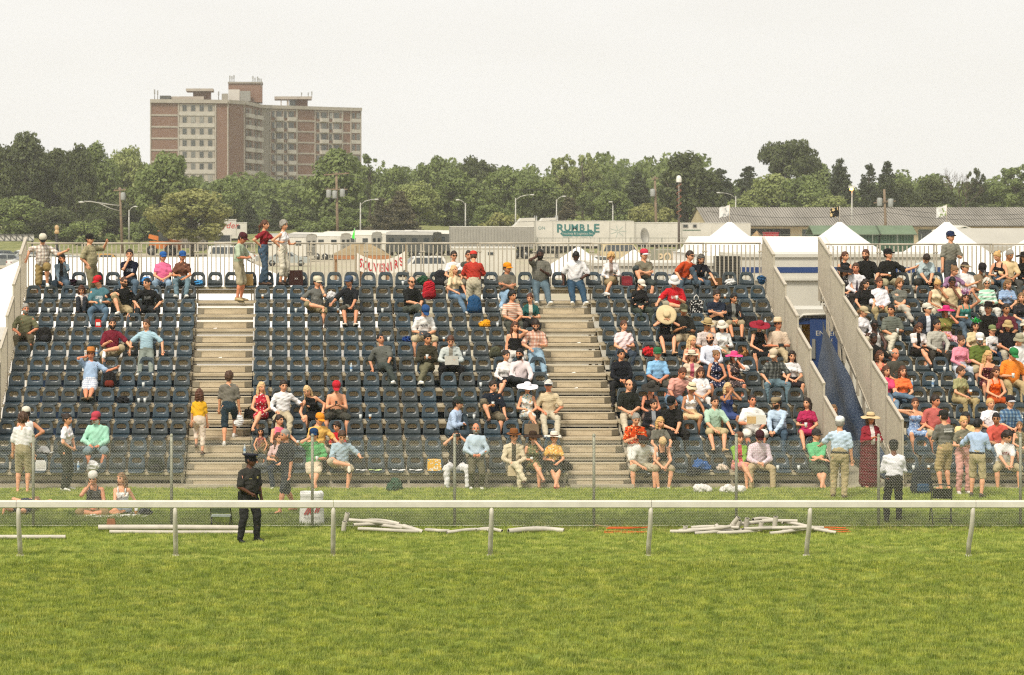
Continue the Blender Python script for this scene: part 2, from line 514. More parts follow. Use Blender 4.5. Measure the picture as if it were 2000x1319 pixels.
# ---------------------------------------------------------------- seats
def seat_mesh():
 NU, NV = 13, 11
 us = np.array([-1, -.86, -.72, -.60, -.38, -.18, 0, .18, .38, .60, .72, .86, 1.])
 def width(v):       # half width up the back
  return 0.202 - 0.010 * v - 0.016 * v * v
 def P(u, v):
  w_ = width(v)
  top = 0.338 - 0.010 * u * u
  x = u * w_; z = v * top
  k = abs(u)
  if v > 0.55:    # rounded shoulders
   s = (v - 0.55) / 0.45
   lim = math.sqrt(max(0.0, 1 - 0.52 * s ** 2.4))
   x = u * w_ * lim
  y = 0.155 + 0.075 * v - 0.035 * (1 - k * k) * 0 + 0.03 * (k ** 3) * -1 * (1 - v * .4)
  return np.array((x, y, z + 0.0))
 vs = np.array([0.0, .12, .24, .36, .48, .60, .71, .80, .88, .95, 1.0])
 # hole of the back: columns 3..8, rows between .56 and .72
 hole = {(i, j) for i in range(3, 9) for j in (3, 4, 5)}
 pts = {}; verts = []; faces = []
 def vid(key, p):
  if key not in pts: pts[key] = len(verts); verts.append(p)
  return pts[key]
 grid = np.array([[P(u, v) for u in us] for v in vs])
 # round the hole's corners
 for (j, i, dx, dz) in ((3, 3, .022, .016), (3, 9, -.022, .016), (6, 3, .022, -.016), (6, 9, -.022, -.016)):
  grid[j, i, 0] += dx; grid[j, i, 2] += dz
 front = grid.copy(); back = grid.copy(); back[:, :, 1] += 0.016
 # pan: from the front lip to the back's foot
 ws = np.linspace(0, 1, 7)
 def Q(u, w_):
  k = abs(u)
  y = -0.215 + (0.155 + 0.215) * w_ + (0.02 * k * k if w_ < .2 else 0) + (-0.03 * k ** 3 * w_)
  x = u * (0.190 + 0.006 * w_ - (0.018 if w_ == 0 else 0))
  z = -0.006 - 0.022 * (1 - k ** 4) * math.sin(math.pi * min(1, w_ * .9 + .1)) - (0.03 if w_ == 0 else 0) + 0.008 * k ** 6
  if w_ == 1: z = 0
  return np.array((x, y, z))
 pan = np.array([[Q(u, w_) for u in us] for w_ in ws])
 pan[-1] = front[0]
 def surf(g, cells, flip, tagk):
  for (i, j) in cells:
   q = [vid((tagk, j, i), g[j, i]), vid((tagk, j, i + 1), g[j, i + 1]), vid((tagk, j + 1, i + 1), g[j + 1, i + 1]), vid((tagk, j + 1, i), g[j + 1, i])]
   faces.append(tuple(q[::-1]) if flip else tuple(q))
 bc = [(i, j) for j in range(len(vs) - 1) for i in range(NU - 1) if (i, j) not in hole]
 pc = [(i, j) for j in range(len(ws) - 1) for i in range(NU - 1)]
 surf(front, bc, False, 'f'); surf(back, bc, True, 'b')
 lo = pan.copy(); lo[:, :, 2] -= 0.022; lo[0, :, 2] -= 0.008
 surf(pan, pc, False, 'p'); surf(lo, pc, True, 'l')
 def rim(cells, a, b):
  cs = set(cells); ed = {}
  for (i, j) in cells:
   loop = [(j, i), (j, i + 1), (j + 1, i + 1), (j + 1, i)]
   for k in range(4):
    e = (loop[k], loop[(k + 1) % 4])
    if (e[1], e[0]) in ed: del ed[(e[1], e[0])]
    else: ed[e] = 1
  for (p, q) in ed:
   faces.append((pts[(a,) + q], pts[(a,) + p], pts[(b,) + p], pts[(b,) + q]))
 rim(bc, 'f', 'b'); rim(pc, 'p', 'l')
 return np.array(verts), faces
SV, SF = seat_mesh()
def seat_material():
 t = NT('seat_plastic')
 oi = t.n('ShaderNodeObjectInfo').outputs['Random']
 c = t.ramp(oi, [(0.0, lin('2a3031')), (0.45, lin('2e3739')), (0.6, lin('2a383f')), (1.0, lin('263944'))])
 n = t.noise(t.coord(), 14, 4)
 c = t.mix(t.ramp(n, [(0.4, (0, 0, 0)), (0.75, (0.28, 0.28, 0.28))]), c, lin('5c6467'))
 t.color(c); t.rough(0.36, 0.55)
 return t.m
def seat_material_rows():
 t = NT('seat_plastic_rows')
 a = t.noise(t.mapping(t.pos(), (1.1, 1.47, 1.2)), 1.0, 1)
 c = t.ramp(a, [(0.35, lin('2a3031')), (0.47, lin('2e3739')), (0.55, lin('2a383f')), (0.7, lin('263944'))])
 n = t.noise(t.pos(), 14, 4)
 c = t.mix(t.ramp(n, [(0.4, (0, 0, 0)), (0.75, (0.28, 0.28, 0.28))]), c, lin('5c6467'))
 t.color(c); t.rough(0.36, 0.55)
 return t.m
SEAT_ME = mesh_from('seat', SV, SF, smooth=True); SEAT_ME.materials.append(seat_material())
LEFT = [-14.75 + k for k in range(10)]
MID = [-1.45 + k + (0.2 if k >= 10 else 0) for k in range(16)]
RIGHT = [18.13 + k + (0.18 if k >= 5 else 0) for k in range(10)]
FAR = [31.95 + k for k in range(13)]
TOP = [-14.26 + k + (0.2 if k >= 25 else 0) for k in range(42)]
ORD = ['first', 'second', 'third', 'fourth', 'fifth', 'sixth', 'seventh', 'eighth', 'ninth', 'tenth', 'eleventh', 'twelfth', 'thirteenth',
    'fourteenth', 'fifteenth', 'sixteenth']
ROWN = ['front row', 'second row up', 'third row up', 'fourth row up', 'fifth row up', 'sixth row up', 'seventh row up']
n_single = 0
rest = []
for i in range(NROW):
 sets = [('left block', LEFT if i < 12 else []), ('middle block', MID if i < 12 else []), ('right block', RIGHT if i < 12 else TOP),
   ('far stand', FAR if i < 12 else [32.05 + k for k in range(13)])]
 for bn, cols in sets:
  for k, c in enumerate(cols):
   x = c * PITCH; px = CX + x * FPX / Yr(i)
   if px > 2030: continue
   if n_single < 300 and i < 7:
    o = obj('stadium_seat', SEAT_ME, None, (x, Yr(i), PAN(i)))
    o.rotation_euler = (R(random.uniform(-1.2, 1.2)), 0, R(random.uniform(-1.5, 1.5)))
    tag(o, 'dark blue plastic seat, %s of the %s, %s from its left' % (ROWN[i], bn, ORD[k]), 'seat', 'stadium seats')
    n_single += 1
   else: rest.append((x, Yr(i), PAN(i)))
rv = np.concatenate([SV + np.array(p) for p in rest])
nf = np.concatenate([np.full(len(SF), k * len(SV)) for k in range(len(rest))])
sfq = np.array(SF)
rf = (np.tile(sfq, (len(rest), 1)) + nf[:, None])
me = mesh_from('upper_seat_rows', rv, rf, smooth=True); me.materials.append(seat_material_rows())
tag(obj('upper_seat_rows', me), 'upper rows of moulded dark blue plastic seats', 'seats', kind='stuff')

# ---------------------------------------------------------------- railings
def railing_back(label, xs, y, z0, z1):
 g = empty('guard_railing', (xs[0], y, z0)); tag(g, label, 'railing')
 h = z1 - z0
 for x in xs:
  for dx in (-.035, .035):
   MB().box(x - xs[0] + dx - .02, x - xs[0] + dx + .02, -.02, .02, -.4, h).build('post', STEEL, g)
  MB().box(x - xs[0] - .075, x - xs[0] + .075, -.032, -.022, h - .22, h - .18).build('clamp', STEEL, g)
 barm = MB().box(-.0145, .0145, -.0145, .0145, .05, h - .02).mesh('bar'); barm.materials.append(STEEL)
 for a, b in zip(xs[:-1], xs[1:]):
  L0, L1 = a - xs[0], b - xs[0]
  MB().tube([(L0 + .005, 0, h + .02), (L1 - .005, 0, h + .02)], .024, 8).build('top_rail', STEEL, g)
  MB().box(L0 + .06, L1 - .06, -.02, .02, .0, .045).build('bottom_rail', STEEL, g)
  n = 11
  for k in range(1, n + 1):
   obj('bar', barm, g, (L0 + .06 + (L1 - L0 - .12) * k / (n + 1), 0, 0))
 return g
YB = 65.35
railing_back('long steel back railing with vertical bars along the top row', [xat(53 + 110.25 * k, YB) for k in range(14)], YB, 4.3, zat(477, YB))
railing_back('back railing with vertical bars behind the crowded far stand', [xat(1606 + 110.25 * k, YB) for k in range(6)], YB, 4.3, zat(479, YB))

def railing_side(label, x, n=6):
 g = empty('stair_railing', (x, Yr(0) - .5, 0)); tag(g, label, 'railing', 'sloping railings along the stand ends')
 y_end = YB - .12; y0 = Yr(0) - .25
 step = (y_end - y0) / n
 slope = 0.336 / 0.68
 def zb(y): return max(0.1, (y - Yr(0)) * slope + PAN(0) - 0.32)
 o = Vector((x, Yr(0) - .5, 0))
 for k in range(n):
  a, b = y0 + step * k, y0 + step * (k + 1) - .06
  zb_ = zb(b) + 1.34; za = zb_ - .62 * (b - a) * slope
  MB().bar(Vector((x, a, za)) - o, Vector((x, b, zb_)) - o, .07, .05).build('top_rail', STEEL, g)
  MB().bar(Vector((x, a, zb(a) + .05)) - o, Vector((x, b, zb(a) + .05 + (b - a) * slope)) - o, .05, .04).build('bottom_rail', STEEL, g)
  for yy, zz in ((a + .02, za), (b - .02, zb_)):
   MB().box(-.025, .025, yy - .025 - o.y, yy + .025 - o.y, max(0, zb(yy) - .35), zz - .026).build('post', STEEL, g)
  m = MB(); nb = 13
  for j in range(1, nb):
   yy = a + (b - a) * j / nb; zt = za + (zb_ - za) * j / nb
   m.box(-.012, .012, yy - .012 - o.y, yy + .012 - o.y, zb(a) + .07 + (yy - a) * slope, zt - .026)
  tag(m.build('bars', STEEL, g), kind='stuff')
railing_side('stepped side railing at the left end of the long stand beside the white tent', -15.45 * PITCH)
railing_side('stepped side railing at the right end of the long stand, beside the walkway', 28.05 * PITCH)
railing_side('stepped side railing of the far stand with a blue tarpaulin hung below it', 31.33 * PITCH)

# ---------------------------------------------------------------- racing rail
WHITE = mat('cdc8bb', 0.5, 0.10, 2.5, 0.5, name='white_rail_paint')
WHITE_D = mat('bdb7a8', 0.55, 0.10, 5.0, 0.4, name='stained_white_paint')
def racing_rail():
 g = empty('racing_rail', (0, 45.5, 0)); tag(g, 'white running rail on gooseneck posts across the foreground turf', 'rail')
 pxs = [-275, 36, 342, 651, 960, 1271, 1582, 1900, 2212]
 yb = -.34; zt = zat(977.5, 45.16); zb = zat(992.5, 45.16)
 prof = [(-.045, zb + .02), (-.03, zb), (.03, zb), (.045, zb + .02), (.045, zt - .025), (.025, zt), (-.025, zt), (-.045, zt - .025)]
 ends = [xat(p, 45.16) for p in (-290, 32, 651, 1272, 1905, 2230)]
 for a, b in zip(ends[:-1], ends[1:]):
  MB().prism([(u + yb, w_) for u, w_ in prof], a + .004, b - .004, 'x').build('rail_beam', WHITE, g)
 for p in pxs:
  x = xat(p, 45.16)
  pts = [(x, yb, zb + .02), (x, yb + .005, zb - .12), (x, yb + .05, zb - .32), (x, yb + .16, zb - .55), (x, yb + .25, .25), (x, yb + .30, -.02)]
  MB().tube(pts, [.04, .042, .045, .046, .046, .046], 12).build('rail_post', WHITE_D, g)
  MB().lathe([(.075, .0), (.07, .02), (.05, .028)], 12, (x, yb + .295, 0)).build('foot_flange', WHITE_D, g)
racing_rail()

# ---------------------------------------------------------------- chain link fence
def chain_fence():
 yf = 49.4
 g = empty('chain_link_fence', (0, yf, 0)); tag(g, 'galvanised chain link fence on round posts in front of the stands', 'fence')
 pxs = [-208, 65, 335, 610, 888, 1160, 1438, 1716, 1993, 2268]
 fm = mat('d2d1be', 0.5, 0.1, 10, 0.5, 0.0, name='fence_wire')
 pm = mat('8e8d7c', 0.55, 0.2, 9, 0.4, 0.3, name='fence_post_steel')
 top = zat(858, yf)
 for p in pxs:
  x = xat(p, yf)
  m = MB().tube([(x, 0, -.02), (x, 0, top + .06)], .030, 10)
  m.lathe([(.034, 0), (.034, .03), (.02, .05), (.002, .055)], 10, (x, 0, top + .06))
  m.build('fence_post', pm, g)
 bay = xat(888, yf) - xat(610, yf)
 wd = bay / 88; r = .0024; zz0 = .03
 nseg = int((top - zz0) / wd)
 v = []; f = []
 for k in range(88):
  cx = (k + .5) * wd
  for s in range(nseg + 1):
   sgn = -1 if s % 2 else 1
   x = cx + sgn * wd * .53; z = zz0 + s * wd; y = .004 * sgn - .033
   for a in range(3):
    an = a * 2.0944
    v.append((x, y + r * math.cos(an), z + r * 1.3 * math.sin(an)))
  b = k * (nseg + 1) * 3
  for s in range(nseg):
   for a in range(3):
    a2 = (a + 1) % 3
    f.append((b + s * 3 + a, b + s * 3 + a2, b + (s + 1) * 3 + a2, b + (s + 1) * 3 + a))
 me = mesh_from('wire_mesh', v, np.array(f)); me.materials.append(fm)
 for a, b in zip(pxs[:-1], pxs[1:]):
  x = xat(a, yf)
  o = obj('wire_mesh', me, g, (x, 0, 0)); o.scale = ((xat(b, yf) - x) / bay, 1, 1)
 m = MB()
 m.tube([(xat(-208, yf), -.033, .04), (xat(2268, yf), -.033, .04)], .004, 4)
 m.build('tension_wire', fm, g)
chain_fence()
# ================================================================ people: skeleton -> one continuous body, clothes as children
def V3(*a): return np.array(a, dtype=float)
def nrm(v):
 n = math.sqrt(float(v @ v)); return v / n if n > 1e-9 else v
def snet(D, org, h):
 "surface net of the zero set of a grid"
 s = D < 0
 c = np.zeros(tuple(n - 1 for n in D.shape), np.int8)
 for i in (0, 1):
  for j in (0, 1):
   for k in (0, 1):
    c += s[i:i + c.shape[0], j:j + c.shape[1], k:k + c.shape[2]]
 ii, jj, kk = np.nonzero((c > 0) & (c < 8))
 idx = np.full(c.shape, -1, np.int32); idx[ii, jj, kk] = np.arange(len(ii))
 pos = np.zeros((len(ii), 3)); cnt = np.zeros(len(ii))
 cor = {(a, b, e): D[ii + a, jj + b, kk + e] for a in (0, 1) for b in (0, 1) for e in (0, 1)}
 for p, v0 in cor.items():
  for ax in range(3):
   if p[ax]: continue
   q = list(p); q[ax] = 1; v1 = cor[tuple(q)]
   cr = (v0 < 0) != (v1 < 0)
   t = np.where(cr, v0 / np.where(cr, v0 - v1, 1), 0)
   for a in range(3): pos[:, a] += np.where(cr, p[a] + (t if a == ax else 0), 0)
   cnt += cr
 pos /= cnt[:, None]
 pos = (pos + np.stack([ii, jj, kk], 1)) * h + org
 F = []
 for ax in range(3):
  a0 = [slice(None)] * 3; a1 = [slice(None)] * 3
  a0[ax] = slice(0, -1); a1[ax] = slice(1, None)
  o = [a for a in range(3) if a != ax]
  for a in o: a0[a] = slice(1, -1); a1[a] = slice(1, -1)
  u, v = s[tuple(a0)], s[tuple(a1)]
  i3 = list(np.nonzero(u != v))
  sgn = u[tuple(i3)]
  for a in o: i3[a] = i3[a] + 1
  def cell(d0, d1):
   q = [x.copy() for x in i3]; q[o[0]] -= d0; q[o[1]] -= d1
   return idx[tuple(q)]
  A, B, C_, E = cell(1, 1), cell(0, 1), cell(0, 0), cell(1, 0)
  if ax == 1: sgn = ~sgn
  F.append(np.where(sgn[:, None], np.stack([A, B, C_, E], 1), np.stack([E, C_, B, A], 1)))
 F = np.concatenate(F)
 return pos, F[(F >= 0).all(1)]

class Field:
 def __init__(s, lo, hi, h):
  s.h = h; s.lo = np.array(lo) - 3 * h
  n = np.ceil((np.array(hi) + 3 * h - s.lo) / h).astype(int) + 1
  s.ax = [(s.lo[a] + h * np.arange(n[a])).astype(np.float32) for a in range(3)]
  s.D = np.ones(tuple(n), np.float32)
 def sl(s, lo, hi):
  out = []
  for a in range(3):
   i0 = max(0, int((lo[a] - s.lo[a]) / s.h)); i1 = min(len(s.ax[a]), int((hi[a] - s.lo[a]) / s.h) + 2)
   if i1 <= i0: return None
   out.append(slice(i0, i1))
  return tuple(out)
 def put(s, sl, d, k):
  D = s.D[sl]
  if k <= 0: np.minimum(D, d, out=D); return
  hh = np.clip(.5 + .5 * (D - d) / k, 0, 1)
  s.D[sl] = d * hh + D * (1 - hh) - k * hh * (1 - hh)
 def cap(s, a, b, ra, rb, k=.02):
  m = max(ra, rb) + k + 2 * s.h
  sl = s.sl(np.minimum(a, b) - m, np.maximum(a, b) + m)
  if sl is None: return
  X = s.ax[0][sl[0]][:, None, None] - a[0]; Y = s.ax[1][sl[1]][None, :, None] - a[1]; Z = s.ax[2][sl[2]][None, None, :] - a[2]
  d = b - a; L = max(1e-8, float(d @ d))
  t = np.clip((X * d[0] + Y * d[1] + Z * d[2]) / L, 0, 1)
  r = np.sqrt((X - t * d[0]) ** 2 + (Y - t * d[1]) ** 2 + (Z - t * d[2]) ** 2)
  s.put(sl, r - (ra + (rb - ra) * t), k)
 def fcap(s, o, M, a, b, ra, rb, flat=.66, k=.03):
  "capsule in a frame, flattened front to back"
  pa = o + M @ a; pb = o + M @ b
  m = max(ra, rb) + k + 2 * s.h
  sl = s.sl(np.minimum(pa, pb) - m, np.maximum(pa, pb) + m)
  if sl is None: return
  X = s.ax[0][sl[0]][:, None, None] - o[0]; Y = s.ax[1][sl[1]][None, :, None] - o[1]; Z = s.ax[2][sl[2]][None, None, :] - o[2]
  lx = X * M[0, 0] + Y * M[1, 0] + Z * M[2, 0] - a[0]
  ly = (X * M[0, 1] + Y * M[1, 1] + Z * M[2, 1] - a[1]) / flat
  lz = X * M[0, 2] + Y * M[1, 2] + Z * M[2, 2] - a[2]
  d = b - a; d = V3(d[0], d[1] / flat, d[2]); L = max(1e-8, float(d @ d))
  t = np.clip((lx * d[0] + ly * d[1] + lz * d[2]) / L, 0, 1)
  r = np.sqrt((lx - t * d[0]) ** 2 + (ly - t * d[1]) ** 2 + (lz - t * d[2]) ** 2)
  s.put(sl, (r - (ra + (rb - ra) * t)) * .8, k)
 def cut(s, o, n):
  "keep the side n points to"
  X = s.ax[0][:, None, None] - o[0]; Y = s.ax[1][None, :, None] - o[1]; Z = s.ax[2][None, None, :] - o[2]
  s.D = np.maximum(s.D, -(X * n[0] + Y * n[1] + Z * n[2]))
 def folds(s, amp, seed, f=1.0):
  r = np.random.default_rng(seed)
  X = s.ax[0][:, None, None]; Y = s.ax[1][None, :, None]; Z = s.ax[2][None, None, :]
  for i in range(4):
   k = r.normal(size=3) * (34 if i < 2 else 62) * f; k[2] *= 1.3
   s.D += amp * np.sin(X * k[0] + Y * k[1] + Z * k[2] + r.uniform(0, 6.28)).astype(np.float32)
 def mesh(s): return snet(s.D, s.lo, s.h)

# ---------------------------------------------------------------- head, hair, hats, shoes: shared shapes in the head's own frame
def head_template():
 lon = []
 for a in np.linspace(-1, 1, 29)[:-1]:
  lon.append(math.pi * (0.55 * a + 0.45 * a ** 3))
 nl = 19; v = []; f = []
 for j in range(nl):
  la = -math.pi / 2 + math.pi * j / (nl - 1)
  for a in lon:
   x = math.sin(a) * math.cos(la) * .074; y = -math.cos(a) * math.cos(la) * .095; z = math.sin(la) * .117
   t = max(0, -z / .117)
   x *= 1 - .30 * t ** 1.5
   if y > 0: y *= 1 - .42 * t
   else: y = y * (1 - .04 * (1 - t)) - .012 * t * math.cos(la)
   if y < -.02:
    g = lambda cx, cz, sx, sz: math.exp(-((abs(x) - cx) / sx) ** 2 - ((z - cz) / sz) ** 2)
    y -= .024 * g(0, -.022, .012, .018) + .010 * g(0, .002, .009, .02)
    y += .012 * g(.031, .012, .016, .012)
    y -= .006 * g(.03, .036, .03, .009) + .007 * g(0, -.060, .022, .012) + .009 * g(0, -.098, .022, .014)
    y += .004 * g(0, -.078, .025, .006)
   v.append((x, y, z))
 n = len(lon); mi = []
 for j in range(nl - 1):
  for i in range(n):
   i2 = (i + 1) % n
   q = (j * n + i, j * n + i2, (j + 1) * n + i2, (j + 1) * n + i)
   f.append(q)
   c = np.mean([v[k] for k in q], 0); m = 0
   if c[1] < -.03:
    ax = abs(c[0])
    if ((ax - .031) / .0125) ** 2 + ((c[2] - .012) / .0065) ** 2 < 1: m = 1
    elif .014 < ax < .048 and .029 < c[2] < .039: m = 3
    elif ax < .024 and -.068 < c[2] < -.050: m = 2
   mi.append(m)
 for sx in (-1, 1):
  b = len(v)
  for j in range(5):
   la = -math.pi / 2 + math.pi * j / 4
   for k in range(6):
    w_ = 2 * math.pi * k / 6
    v.append((sx * .076 + .011 * math.cos(la) * math.cos(w_), .012 + .022 * math.cos(la) * math.sin(w_) + .008 * math.sin(la), -.004 + .034 * math.sin(la)))
  for j in range(4):
   for k in range(6):
    k2 = (k + 1) % 6
    f.append((b + j * 6 + k, b + j * 6 + k2, b + (j + 1) * 6 + k2, b + (j + 1) * 6 + k)); mi.append(0)
 return np.array(v), np.array(f), np.array(mi)
HEAD_V, HEAD_F, HEAD_M = head_template()

def ell(fd, c, r, k=.01):
 X = (fd.ax[0][:, None, None] - c[0]) / r[0]; Y = (fd.ax[1][None, :, None] - c[1]) / r[1]; Z = (fd.ax[2][None, None, :] - c[2]) / r[2]
 d = ((np.sqrt(X * X + Y * Y + Z * Z) - 1) * min(r)).astype(np.float32)
 fd.put((slice(None),) * 3, d, k)
def hair_mesh(style):
 h = .0125
 fd = Field((-.15, -.14, -.36), (.15, .2, .2), h)
 thin = {'buzz': -.006, 'thin': -.004}.get(style, 0)
 up = {'curly': .014, 'full': .01}.get(style, 0)
 ell(fd, V3(0, .008, .012), (.086 + thin + up, .106 + thin + up, .122 + thin + up))
 X = fd.ax[0][:, None, None]; Y = fd.ax[1][None, :, None]; Z = fd.ax[2][None, None, :]
 if style == 'fringe':       # bald on top
  fd.D = np.maximum(fd.D, Z - .045 + 0 * X)
 fd.D = np.maximum(fd.D, (-.020 - 1.05 * Z - Y) * .68 + 0 * X)
 nape = {'bob': -.09, 'long': -.09, 'pony': -.06, 'bun': -.05, 'full': -.08, 'curly': -.08}.get(style, -.055)
 fd.D = np.maximum(fd.D, nape - Z + 0 * X)
 if style == 'long':
  for sx in (-1, 1):
   fd.cap(V3(sx * .068, .02, .03), V3(sx * .088, .005, -.25), .026, .022, .02)
  fd.cap(V3(-.04, .085, -.02), V3(-.05, .10, -.27), .045, .035, .03)
  fd.cap(V3(.04, .085, -.02), V3(.05, .10, -.27), .045, .035, .03)
 if style == 'bob':
  for sx in (-1, 1):
   fd.cap(V3(sx * .07, .02, .03), V3(sx * .08, .0, -.12), .026, .026, .02)
  fd.cap(V3(-.04, .07, -.02), V3(-.045, .07, -.12), .045, .035, .03)
  fd.cap(V3(.04, .07, -.02), V3(.045, .07, -.12), .045, .035, .03)
 if style == 'pony':
  fd.cap(V3(0, .10, .03), V3(0, .145, -.04), .026, .03, .02); fd.cap(V3(0, .145, -.04), V3(0, .14, -.19), .03, .014, .02)
 if style == 'bun':
  fd.cap(V3(0, .10, .07), V3(0, .115, .085), .036, .036, .012)
 amp = {'curly': .006, 'full': .003, 'long': .003, 'bob': .003}.get(style, .0015)
 fd.folds(amp, len(style), 1.3 if style != 'curly' else 2.2)
 v, f = fd.mesh()
 return mesh_from('hair_' + style, v, f, smooth=True)
def beard_mesh():
 fd = Field((-.1, -.13, -.14), (.1, .06, .0), .011)
 ell(fd, V3(0, -.012, -.035), (.071, .093, .092))
 X = fd.ax[0][:, None, None]; Y = fd.ax[1][None, :, None]; Z = fd.ax[2][None, None, :]
 fd.D = np.maximum(fd.D, (Y - .0) + 0 * X + 0 * Z)
 hole = np.sqrt((X / .026) ** 2 + ((Z + .058) / .010) ** 2) - 1 + 0 * Y
 fd.D = np.maximum(fd.D, -hole * .01)
 fd.D = np.maximum(fd.D, (Z + .038 - np.abs(X) * .45) * .9 + 0 * Y)
 v, f = fd.mesh()
 return mesh_from('beard', v, f, smooth=True)
HAIRS = {}
def hair_of(style):
 if style not in HAIRS: HAIRS[style] = beard_mesh() if style == 'beard' else hair_mesh(style)
 return HAIRS[style]

def brim_cap(m, mi=1, z=.046, y0=-.075, ln=.085, wd=.078, dip=.022, n=9):
 "curved peak of a cap"
 v = []; f = []
 for zz in (0, -.005):
  for j in range(4):
   t = j / 3
   for i in range(n):
    a = (i / (n - 1) * 2 - 1)
    x = a * wd * (1 - .06 * t)
    y = y0 - math.sqrt(max(0, 1 - a * a)) * (.022 + ln * t) + (1 - math.sqrt(max(0, 1 - a * a))) * .055
    v.append((x, y, z + zz - dip * t - .018 * a * a))
 for j in range(3):
  for i in range(n - 1):
   q = (j * n + i, j * n + i + 1, (j + 1) * n + i + 1, (j + 1) * n + i)
   f.append(q[::-1]); f.append(tuple(4 * n + k for k in q))
 for i in range(n - 1): f.append((3 * n + i, 3 * n + i + 1, 7 * n + i + 1, 7 * n + i))
 m.add(v, f, mi, True)
def hat_mesh(kind):
 m = MB(); s = dict(n=20, sy=1.17)
 if kind == 'cap':
  m.lathe([(.088, .036), (.091, .06), (.088, .09), (.074, .118), (.045, .135), (.008, .141), (.001, .141)], o=(0, .008, 0), **s)
  m.lathe([(.008, .141), (.006, .148), (.001, .148)], n=8, o=(0, .008, 0), mi=1)
  brim_cap(m)
 elif kind == 'capback':
  m.lathe([(.088, .036), (.091, .06), (.088, .09), (.074, .118), (.045, .135), (.001, .141)], o=(0, .008, 0), **s)
 elif kind == 'police':
  m.lathe([(.088, .03), (.089, .065), (.097, .075), (.132, .098), (.128, .108), (.06, .118), (.001, .118)], o=(0, .008, 0), **s)
  m.lathe([(.0895, .036), (.0905, .062)], n=20, o=(0, .008, 0), mi=1, sy=1.17)
  brim_cap(m, 1, .036, -.078, .05, .075, .03)
  m.box(-.014, .014, -.122, -.112, .066, .096, 2)
 elif kind == 'visor':
  m.lathe([(.088, .03), (.0915, .062), (.087, .062)], o=(0, .008, 0), **s); brim_cap(m)
 elif kind == 'flatcap':
  m.lathe([(.088, .04), (.100, .06), (.098, .09), (.075, .118), (.03, .128), (.001, .128)], o=(0, -.004, 0), **s)
  brim_cap(m, 0, .045, -.085, .03, .07, .012)
 else:
  br, bz, ct, drop = {'sun': (.215, .055, .14, .035), 'fedora': (.155, .05, .165, .0), 'bucket': (.135, .06, .14, .055), 'wide': (.25, .058, .135, .025),
       'cowboy': (.20, .055, .165, .0), 'straw': (.165, .05, .15, .008)}[kind]
  cr = .089
  m.lathe([(cr, bz), (cr + .001, bz + .022)], o=(0, .006, 0), mi=1, **s)
  m.lathe([(cr, bz + .022), (cr - .006, ct - .03), (cr - .018, ct - .006), (cr - .04, ct), (.02, ct - (.018 if kind in ('fedora', 'cowboy') else 0)), (.001, ct - (.02 if kind in ('fedora', 'cowboy') else -.004))], o=(0, .006, 0), **s)
  v = []; f = []; n = 28; nr = 5
  for zz in (0, -.005):
   for j in range(nr):
    t = j / (nr - 1); r = cr - .004 + (br - cr) * t
    for k in range(n):
     a = 2 * math.pi * k / n
     z = bz - drop * t ** 1.5
     if kind == 'cowboy': z += .055 * t * t * abs(math.cos(a)) ** 2 - .02 * t * abs(math.sin(a))
     elif kind == 'fedora': z += .012 * t * (-math.sin(a) * -.6 + .4)
     else: z += .010 * t * math.sin(3 * a + 1) + .006 * t * math.sin(5 * a)
     v.append((r * math.cos(a), .006 + r * math.sin(a) * (1.17 - .12 * t), z + zz))
  for j in range(nr - 1):
   for k in range(n):
    k2 = (k + 1) % n; q = (j * n + k, j * n + k2, (j + 1) * n + k2, (j + 1) * n + k)
    f.append(q); f.append(tuple(nr * n + i for i in q)[::-1])
  for k in range(n):
   k2 = (k + 1) % n; f.append(((nr - 1) * n + k, (nr - 1) * n + k2, (2 * nr - 1) * n + k2, (2 * nr - 1) * n + k))
  m.add(v, f, 0, True)
 return m.mesh('hat_' + kind)
def frill_mesh(kind):
 "feathers, flowers or tinsel standing on a head"
 r = random.Random(len(kind)); m = MB()
 for k in range(150):
  a = r.uniform(0, 6.283); e = r.uniform(-.1, 1.4); ln = r.uniform(.05, .13) * (1.5 if kind == 'feathers' else 1)
  o = Vector((r.uniform(-.06, .06), r.uniform(-.07, .08), .09))
  d = Vector((math.cos(a) * math.cos(e), math.sin(a) * math.cos(e), math.sin(e)))
  s = d.cross(Vector((0, 0, 1))).normalized() * r.uniform(.007, .016)
  mid = o + d * ln * .6 + Vector((0, 0, .01)); tip = o + d * ln
  m.add([o - s * .4, o + s * .4, mid + s, mid - s, tip], [(0, 1, 2, 3), (3, 2, 4)], 1 if r.random() < .25 else 0)
 return m.mesh('headdress_' + kind)
HATS = {}
def hat_of(kind):
 if kind not in HATS: HATS[kind] = frill_mesh(kind) if kind in ('feathers', 'tinsel') else hat_mesh(kind)
 return HATS[kind]
def shades_mesh():
 m = MB()
 for sx in (-1, 1):
  m.add([(sx * .008, -.103, .022), (sx * .055, -.094, .024), (sx * .052, -.094, -.006), (sx * .014, -.103, -.008),
      (sx * .008, -.108, .022), (sx * .056, -.098, .024), (sx * .053, -.098, -.006), (sx * .014, -.108, -.008)],
     [(0, 1, 2, 3), (7, 6, 5, 4), (0, 4, 5, 1), (1, 5, 6, 2), (2, 6, 7, 3), (3, 7, 4, 0)])
  m.bar((sx * .056, -.096, .02), (sx * .079, .015, .016), .004, .006)
 m.bar((-.01, -.107, .016), (.01, -.107, .016), .005, .005)
 return m.mesh('sunglasses')
SHADES = None
